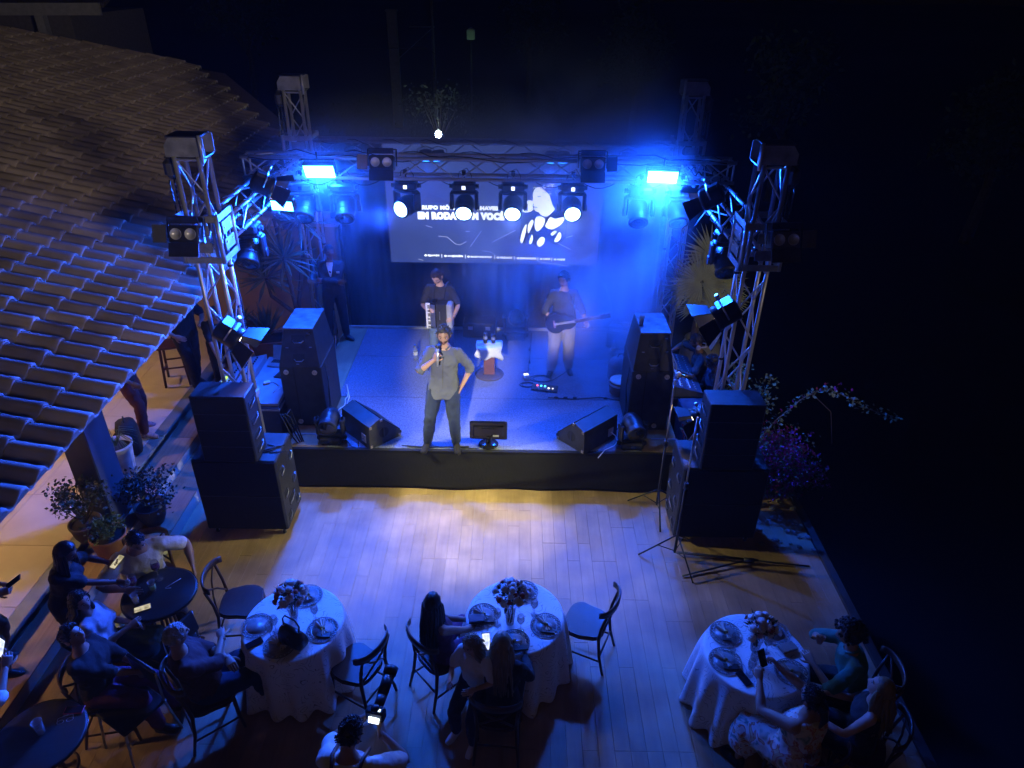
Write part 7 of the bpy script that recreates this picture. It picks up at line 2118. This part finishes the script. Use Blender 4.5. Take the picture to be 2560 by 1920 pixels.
for sg in (-1, 1): mb.tube([J['neck'] + J['rt2'] * sg * .062 - J['fw2'] * .01, J['P'] + J['up'] * .46 * s + J['rt2'] * sg * .062 + J['fw2'] * .12, J['P'] + J['up'] * .24 * s + J['rt2'] * sg * .008 + J['fw2'] * .152], [.012, .018, .008], 6)
mb.build('lapels', NAVY, t)
mb = MB(); mb.box(J['P'] + J['up'] * .36 * s - J['rt2'] * .12 + J['fw2'] * .128, (.05, .012, .03)); mb.build('pocket_square', WHT, t)
# 5 man in black by the roof
J = person('man in black clothes with one hand on his hip under the roof edge', (-4.98, 9.55, TZ + .012), rad(-115), 1.76, 1, ('short', 'black'), pel=(0, 0, .955), lean=4, head=(0, -10, 0), rh=(.26, .12, 1.02), lh=(-.10, .30, 1.15), rf=(.12, .16, .08), lf=(-.12, -.12, .08), top=BLKT, sleeve='short', bottom=cloth('black_trousers', (.015, .015, .017)), shoe=BLKS, elbow_r=(1, -.4, 0), elbow_l=(-.8, -.3, -.6), curl=(12, 30), hd=((-.5, .7, -.4), None), build=1.08)
# 6 person with K on black shirt
J = person('person in black shirt with a white K leaning over the sound console', (-4.42, 9.42, TZ + .012), rad(-150), 1.66, 1, ('short', 'black'), pel=(0, -.03, .88), lean=30, head=(0, -20, 0), rh=(.10, .52, .80), lh=(-.14, .52, .82), rf=(.12, .05, .08), lf=(-.12, -.12, .08), top=BLKT, sleeve='short', bottom=cloth('dark_shorts', (.02, .02, .024)), shoe=BLKS, curl=(20, 20))
me = text_mesh('K', .10, .002)
_p = J['P'] + J['up'] * .36 + J['rt2'] * -.03 - J['fw2'] * .158
_R = Matrix((-J['rt2'], J['up'], -J['fw2'])).transposed()
for v in me.vertices: v.co = _p + _R @ v.co
me.materials.append(WHITEP); link('printed_letter', me, J['t'])
me2 = me.copy()
_p2 = J['sh'][1] + J['rt2'] * .085 - J['up'] * .13 + J['fw2'] * .02
# 7 legs in dark red
person('person in dark red trousers and two tone sneakers, head hidden by the roof', (-5.28, 8.28, TZ + .012), rad(-80), 1.72, 2, ('short', 'black'), pel=(0, 0, .92), lean=-3, rh=(.2, .15, .9), lf=(-.16, -.02, .08), rf=(.14, .10, .08), top=BLKT, sleeve='short', bottom=DRED, shoe=(mat('red_white_sneaker', (.32, .20, .19), .6, 0, .6, 24), WHS), legs_bare=False)
# 8, 9 technicians
PLAST = mat('headset_plastic', (.5, .5, .5), .4)
J = person('bearded technician with headphones reaching over the right mixing desk', (2.90, 9.48, -.05), rad(84), 1.74, 2, ('crop', 'black'), pel=(0, 0, .75), lean=16, head=(6, -8, 0), rh=(.22, .52, 1.10), lh=(-.20, .44, 1.02), rf=(.12, .30, .08), lf=(-.12, .30, .08), sit=True, top=CHAR, sleeve='short', bottom=BLKT, shoe=BLKS, beard=True, curl=(30, 25), elbow_r=(.9, 0, .3), elbow_l=(-.8, -.3, -.3), hd=((0, .6, -.7), None))
mb = MB(); Rh, hc = J['Rh'], J['hc']
for sx in (-1, 1): mb.cyl(hc + Rh @ V((sx * .078, -.015, -.07)), hc + Rh @ V((sx * .10, -.015, -.07)), .036, n=12)
mb.tube([hc + Rh @ V((-.09, -.03, -.07)), hc + Rh @ V((-.06, -.12, -.09)), hc + Rh @ V((.06, -.12, -.09)), hc + Rh @ V((.09, -.03, -.07))], .010, 6)
tag(mb.build('headphones', PLAST, None, loc=(0, 0, 0)), 'headphones resting around the neck of the bearded technician', 'headphones').matrix_world = TM[J['t'].name]
J = person('second technician in dark shirt sitting close to the right tower', (3.00, 9.02, -.05), rad(100), 1.70, 3, ('short', 'black'), pel=(0, 0, .68), lean=12, head=(10, -14, 0), rh=(.12, .36, .80), lh=(-.12, .36, .80), rf=(.12, .34, .08), lf=(-.12, .34, .08), sit=True, top=cloth('navy_tshirt', (.025, .03, .05)), sleeve='short', bottom=BLKT, shoe=BLKS)
for k, (x, y) in enumerate(((3.0, 9.46), (3.1, 9.02))):
    t = thing('work_stool', ('black stool under the bearded technician', 'black stool under the second technician')[k], 'stool', (x, y, -.6), 0, 'stools behind the right desk')
    mb = MB(); mb.lathe([(.15, 1.14 - .12 * k), (.17, 1.16 - .12 * k), (.16, 1.19 - .12 * k)], 18); mb.build('seat', BLK, t)
    for q in range(4): a = q * PI / 2 + .4; mb = MB(); mb.cyl((.11 * math.cos(a), .11 * math.sin(a), 1.14 - .12 * k), (.2 * math.cos(a), .2 * math.sin(a), 0), .013, n=7); mb.build('leg', BLK, t)
# 10 man in white shirt
person('heavy man in white shirt leaning on the dark bar table', (-3.92, 5.46, 0), rad(-140), 1.76, 1, ('crop', 'black'), pel=(0, 0, .55), lean=22, head=(-8, -16, 0), rh=(.22, .44, .80), lh=(-.42, .36, .66), rf=(.16, .44, .08), lf=(-.18, .46, .08), sit=True, top=WHT, sleeve='short', bottom=JEAN, shoe=WHS, elbow_r=(.9, -.2, -.3), elbow_l=(-.9, -.4, 0), build=1.26, collar=WHT)
# 11 standing woman with phone
J = person('standing woman with long dark hair reaching over the bar table', (-4.28, 4.80, 0), rad(-92), 1.62, 2, ('long', 'black'), pel=(0, 0, .87), lean=16, head=(0, -14, 0), rh=(-.15, .58, .96), lh=(-.34, .28, 1.02), rf=(.10, .05, .08), lf=(-.11, -.08, .08), top=BLKT, sleeve='short', bottom=BLKT, shoe=BLKS, female=True, elbow_r=(.6, -.1, -.8), elbow_l=(-.7, -.4, -.6), curl=(45, 30), hd=((0, .9, -.2), (.2, .8, .1)), hn=((-.9, 0, -.2), (.2, -.1, .9)))
phone('phone with yellowish lit display held by the standing woman', W(J, J['wl'] + V((.02, .10, .03))), rotm('X', .3), E_PH, rad(-20))
# 12 girl in pale blue top
person('girl in pale blue top sitting sideways with folded arms', (-3.84, 4.55, 0), rad(-76), 1.56, 1, ('bob', 'black'), pel=(0, 0, .53), lean=-8, head=(34, 4, 8), rh=(.02, .24, .74), lh=(-.04, .26, .72), rf=(.08, .52, .08), lf=(-.10, .50, .08), sit=True, top=cloth('pale_blue_top_cloth', (.36, .40, .46)), sleeve='short', bottom=cloth('dark_green_skirt_cloth', (.02, .05, .05)), shoe=BLKS, female=True, skirt=True)
# 13 woman looking up
person('ponytailed woman in dark top and purple trousers looking up', (-3.68, 4.10, 0), rad(-88), 1.64, 1, ('bun', 'black'), pel=(0, 0, .54), lean=-4, head=(4, 24, 0), rh=(-.04, .34, .66), lh=(-.10, .36, .68), rf=(.10, .46, .10), lf=(-.14, .50, .08), sit=True, top=BLKT, sleeve='elbow', bottom=PURP, shoe=BLKS, female=True, build=1.12)
# 14 grey haired man
J = person('grey haired man in dark red shirt sitting with crossed arms', (-2.77, 4.13, 0), rad(-54), 1.74, 1, ('crop', 'grey'), pel=(0, 0, .55), lean=-10, head=(-10, -4, 0), rh=(-.12, .26, .86), lh=(.10, .24, .82), rf=(.12, .50, .08), lf=(-.16, .56, .08), sit=True, top=cloth('dark_maroon_shirt', (.06, .018, .022)), sleeve='elbow', bottom=JEAN, shoe=BLKS, elbow_r=(1, -.2, -.4), elbow_l=(-1, -.2, -.4), build=1.14, hd=((-1, .1, .1), (1, .1, 0)))
t = thing('eyeglasses', 'glasses worn by the grey haired man', 'glasses', W(J, J['hc'] + J['Rh'] @ V((0, .095, .008))), rad(-54))
mb = MB()
for sx in (-1, 1): mb.tube([J['Rh'] @ V((sx * .030 + .022 * math.cos(b), .006, .016 * math.sin(b))) for b in np.arange(0, 2 * PI, .6)], .002, 4, closed=True)
mb.build('rims', BLK, t)
mb = MB()
for sx in (-1, 1): mb.tube([J['Rh'] @ V((sx * .052, .004, .004)), J['Rh'] @ V((sx * .080, -.04, .006)), J['Rh'] @ V((sx * .084, -.10, 0))], .002, 4)
mb.build('temples', BLK, t)
# 15 long haired woman in purple
person('woman with long dark hair in sleeveless top and purple trousers', (-.66, 4.56, 0), rad(-48), 1.62, 1, ('long', 'black'), pel=(0, 0, .54), lean=-7, head=(-30, 0, 0), rh=(.14, .42, .66), lh=(-.02, .34, .66), rf=(.08, .38, .08), lf=(-.20, .44, .08), sit=True, top=cloth('plum_top_cloth', (.07, .02, .05)), sleeve='none', bottom=PURP, shoe=BLKS, female=True, knee_l=(-.2, .8, .6))
# 16 blonde from behind
person('woman with very long blonde hair seen from behind at middle table', (-.08, 4.02, 0), rad(-4), 1.66, 0, ('long', 'blonde'), pel=(0, 0, .54), lean=4, head=(-6, -4, 0), rh=(.18, .36, .72), lh=(-.22, .30, .70), rf=(.12, .40, .08), lf=(-.30, .46, .10), sit=True, top=BLKT, sleeve='long', bottom=BLKT, shoe=BLKS, female=True)
# 17 child on lap
J = person('fair haired child in white top leaning against the blonde woman', (-.30, 4.10, .06), rad(150), 1.30, 0, ('bob', 'blonde'), pel=(0, 0, .66), lean=6, head=(10, -6, 0), rh=(.10, .25, .86), lh=(-.12, .22, .84), rf=(.10, .20, .10), lf=(-.10, .22, .10), sit=True, top=WHT, sleeve='short', bottom=JEAN, shoe=WHS)
phone('bright phone held up at the middle table edge', (-.22, 4.30, .96), rotm('X', .9), E_PH2, rad(8))
# 18 photographer
J = person('photographer in white t-shirt with two straps seen from behind', (-1.12, 2.86, 0), rad(-6), 1.72, 1, ('short', 'black'), pel=(0, 0, .93), lean=8, head=(14, -20, 0), rh=(.16, .30, 1.36), lh=(.0, .44, 1.33), rf=(.13, .05, .08), lf=(-.13, -.08, .08), top=WHT, sleeve='short', bottom=BLKT, shoe=BLKS, elbow_r=(.9, -.1, -.6), elbow_l=(-.8, .1, -.6), curl=(50, 60), hd=((-.25, .8, .2), (.2, .8, 0)), build=1.05)
t = J['t']
for sg in (-1, 1):
    mb = MB(); mb.tube([J['P'] + J['up'] * .20 + J['rt2'] * sg * -.10 - J['fw2'] * .128, J['P'] + J['up'] * .36 + J['rt2'] * sg * .02 - J['fw2'] * .142, J['P'] + J['up'] * .46 + J['rt2'] * sg * .09 - J['fw2'] * .112, J['P'] + J['up'] * .515 + J['rt2'] * sg * .11 - J['fw2'] * .02, J['P'] + J['up'] * .46 + J['rt2'] * sg * .115 + J['fw2'] * .11], .014, 6); mb.build('camera_strap', mat('brown_leather_strap', (.07, .03, .02), .5), t)
cp = W(J, (.10, .40, 1.44))
t = thing('photo_camera', 'black camera with long lens and bright display held by the photographer', 'camera', cp, rad(-12))
mb = MB(); mb.rbox((0, 0, 0), (.14, .075, .10), .012); mb.ell((0, 0, .055), (.035, .035, .022)); mb.build('body', BLK, t)
mb = MB(); mb.cyl((0, .03, 0), (0, .13, .03), .036, .038, n=16); mb.cyl((0, .13, .03), (0, .28, .07), .040, .044, n=16); mb.cyl((0, .28, .07), (0, .34, .085), .050, .054, n=16); mb.build('lens', BLK, t)
mb = MB(); mb.box((0, -.042, -.012), (.08, .006, .06), rotm('X', -.5)); mb.build('display', emis('camera_display', (.75, .88, 1), 5), t)
mb = MB(); mb.box((.03, -.01, .056), (.03, .02, .004)); mb.build('top_display', emis('camera_top_display', (.6, .8, 1), 2.5), t)
t = thing('camera_bag', 'black camera bag hanging beside the photographer', 'bag', W(J, (.34, .10, .74)), .1)
mb = MB(); mb.rbox((0, 0, 0), (.30, .18, .26), .03); mb.build('body', RUB, t)
mb = MB(); mb.rbox((0, -.01, .135), (.31, .19, .03), .01); mb.build('flap', RUB, t)
mb = MB(); mb.tube([(-.14, 0, .13), (-.22, -.04, .34), (-.30, -.08, .56)], .012, 6); mb.build('strap', RUB, t)
mb = MB(); mb.box((0, -.105, .10), (.20, .006, .02)); mb.build('zip', ALU, t)
# 19 green shirt
person('person with curly dark hair in green shirt leaning on the right table', (3.13, 4.20, 0), rad(80), 1.72, 1, ('curly', 'black'), pel=(0, 0, .55), lean=18, head=(4, -2, 0), rh=(.05, .40, 1.02), lh=(-.05, .44, .84), rf=(.12, .44, .08), lf=(-.12, .44, .08), sit=True, top=cloth('green_shirt_cloth', (.05, .17, .12)), sleeve='elbow', bottom=BLKT, shoe=BLKS, elbow_r=(.8, .1, -.6), elbow_l=(-.8, .1, -.6), collar=MATS['green_shirt_cloth'], hd=((-.2, .1, .9), None))
# 20 floral dress
FLO = bpy.data.materials.new('floral_dress_cloth')
def _flo():
    m = FLO; m.use_nodes = True; nt = m.node_tree; N, L = nt.nodes, nt.links; b = N['Principled BSDF']; b.inputs['Roughness'].default_value = .8
    tc = N.new('ShaderNodeTexCoord'); nz = N.new('ShaderNodeTexNoise'); nz.inputs['Scale'].default_value = 6; nz.inputs['Distortion'].default_value = 2.2; L.new(tc.outputs['Object'], nz.inputs['Vector'])
    cr = N.new('ShaderNodeValToRGB'); e = cr.color_ramp; e.elements[0].position = .30; e.elements[0].color = (.10, .22, .20, 1); e.elements[1].position = .72; e.elements[1].color = (.50, .20, .07, 1)
    for p, c in ((.42, (.60, .54, .46, 1)), (.52, (.62, .58, .52, 1)), (.58, (.45, .09, .06, 1)), (.64, (.60, .45, .25, 1))): q = e.elements.new(p); q.color = c
    L.new(nz.outputs[0], cr.inputs[0]); L.new(cr.outputs[0], b.inputs['Base Color'])
_flo()
J = person('woman in orange and white floral dress photographing with her phone', (2.40, 3.58, 0), rad(26), 1.64, 1, ('bun', 'black'), pel=(0, 0, .54), lean=2, head=(0, 4, 0), rh=(.10, .46, 1.02), lh=(-.12, .44, 1.00), rf=(.12, .38, .08), lf=(-.22, .36, .08), sit=True, top=FLO, sleeve='none', bottom=FLO, shoe=BLKS, female=True, skirt=True, build=1.22, elbow_r=(.8, -.2, -.6), elbow_l=(-.8, -.2, -.6), curl=(55, 55), hd=((-.3, .6, .6), (.3, .6, .6)))
phone('dark phone held up by the woman in the floral dress', W(J, (.0, .56, 1.07)), rotm('X', 1.0), None, rad(26))
# 21 long haired woman at far right
person('woman with very long light brown hair looking up at far right table', (2.98, 3.72, 0), rad(62), 1.62, 0, ('long', 'blonde'), pel=(0, 0, .54), lean=2, head=(8, 26, 0), rh=(.10, .34, .78), lh=(-.14, .38, .72), rf=(.12, .40, .08), lf=(-.12, .40, .08), sit=True, top=BLKT, sleeve='none', bottom=BLKT, shoe=BLKS, female=True)
# 22, 23 left edge
J = person('person in leaf patterned clothes with a phone at the left edge', (-5.02, 4.42, .27), rad(-70), 1.62, 1, ('bob', 'brown'), pel=(0, 0, .80), lean=-4, head=(0, -10, 0), rh=(.05, .40, .98), lh=(-.10, .38, .95), rf=(.12, .20, .08), lf=(-.12, .12, .08), sit=True, top=BLKT, sleeve='none', bottom=mat('leaf_print_cloth', (.12, .11, .08), .8, 0, .9, 7), shoe=BLKS, female=True, curl=(45, 45))
phone('phone held low by the person in leaf patterned clothes', W(J, (-.02, .52, 1.0)), rotm('X', .5), None, rad(-60))
J = person('person in white shirt filming with a bright phone at the left edge', (-4.30, 3.38, 0), rad(-28), 1.70, 1, ('short', 'black'), pel=(0, 0, .92), lean=3, head=(0, 2, 0), rh=(.12, .40, 1.32), lh=(-.08, .40, 1.30), rf=(.12, .05, .08), lf=(-.12, .0, .08), top=WHT, sleeve='elbow', bottom=BLKT, shoe=BLKS, elbow_r=(.9, -.1, -.7), elbow_l=(-.9, -.1, -.7), curl=(50, 50), hd=((-.2, .5, .6), (.2, .5, .6)))
phone('bright phone held up by the person in white shirt', W(J, (.02, .47, 1.42)), rotm('X', 1.1), E_PH2, rad(-28))
bake_all()
for o in list(bpy.data.objects):
    if o.name in EXTRA:
        ex_ = EXTRA[o.name]; me = o.data
        bm = bmesh.new(); bm.from_mesh(me)
        m2 = ex_.mesh('tmp'); bm.from_mesh(m2); bm.to_mesh(me); bm.free(); bpy.data.meshes.remove(m2)
for o in bpy.data.objects:      # unused block left from the letter copy
    pass
# ================================================================== SMOKE AND NIGHT HAZE
def volbox(name, lo, hi, build_nodes):
    mb = MB(); mb.box([(a + b) / 2 for a, b in zip(lo, hi)], [b - a for a, b in zip(lo, hi)])
    m = bpy.data.materials.new(name + '_air'); m.use_nodes = True
    nt = m.node_tree; nt.nodes.clear()
    out = nt.nodes.new('ShaderNodeOutputMaterial'); pv = nt.nodes.new('ShaderNodeVolumePrincipled')
    nt.links.new(pv.outputs[0], out.inputs['Volume'])
    pv.inputs['Color'].default_value = (.8, .86, 1, 1); pv.inputs['Anisotropy'].default_value = .25
    build_nodes(nt, pv)
    o = mb.build(name, m)
    o.display_type = 'WIRE'
    return tag(o, kind='stuff')
def _h(nt, pv): pv.inputs['Density'].default_value = HAZE_D
volbox('haze', (-75, -20, -2.2), (75, 75, 9.5), _h)
def _s(nt, pv):
    N, L = nt.nodes, nt.links
    geo = N.new('ShaderNodeNewGeometry')
    nz = N.new('ShaderNodeTexNoise'); nz.inputs['Scale'].default_value = .75; nz.inputs['Detail'].default_value = 3; nz.inputs['Distortion'].default_value = .6
    L.new(geo.outputs['Position'], nz.inputs['Vector'])
    mr = N.new('ShaderNodeMapRange'); mr.inputs[1].default_value = .38; mr.inputs[2].default_value = .72; mr.inputs[3].default_value = .0; mr.inputs[4].default_value = 1
    L.new(nz.outputs[0], mr.inputs[0])
    sp = N.new('ShaderNodeSeparateXYZ'); L.new(geo.outputs['Position'], sp.inputs[0])
    def rng(o_, a, b, c, d):
        q = N.new('ShaderNodeMapRange'); q.interpolation_type = 'SMOOTHSTEP'
        q.inputs[1].default_value, q.inputs[2].default_value, q.inputs[3].default_value, q.inputs[4].default_value = a, b, c, d
        L.new(sp.outputs[o_], q.inputs[0]); return q.outputs[0]
    def mul(a, b):
        q = N.new('ShaderNodeMath'); q.operation = 'MULTIPLY'
        L.new(a, q.inputs[0])
        if isinstance(b, float): q.inputs[1].default_value = b
        else: L.new(b, q.inputs[1])
        return q.outputs[0]
    gx = rng('X', -1.2, 1.2, .08, 1.0); gx2 = rng('X', 1.6, 2.4, 1, 0); gx3 = rng('X', -4.2, -2.0, 0, 1)
    gy = rng('Y', 8.2, 9.6, 0, 1); gy2 = rng('Y', 11.9, 13.4, 1, 0); gz = rng('Z', 3.4, 5.6, 1, 0)
    d = mul(mul(mul(mul(mul(mul(mul(mr.outputs[0], gx), gx2), gy), gz), gx3), gy2), SMOKE_D)
    top = mul(mul(mul(mul(rng('Z', 2.9, 3.9, 0, 1), rng('Z', 3.95, 4.7, 1, 0)), rng('Y', 8.7, 9.5, 0, 1)), rng('Y', 11.0, 12.8, 1, 0)), SMOKE_TOP)  # extra smoke layer added to give the led panels a halo
    top = mul(mul(top, rng('X', -3.6, -2.6, 0, 1)), rng('X', 1.9, 2.6, 1, 0))
    sm_ = N.new('ShaderNodeMath'); sm_.operation = 'ADD'; L.new(d, sm_.inputs[0]); L.new(top, sm_.inputs[1])
    L.new(sm_.outputs[0], pv.inputs['Density'])
volbox('stage_smoke', (-4.2, 7.9, .62), (3.4, 13.4, 5.6), _s)
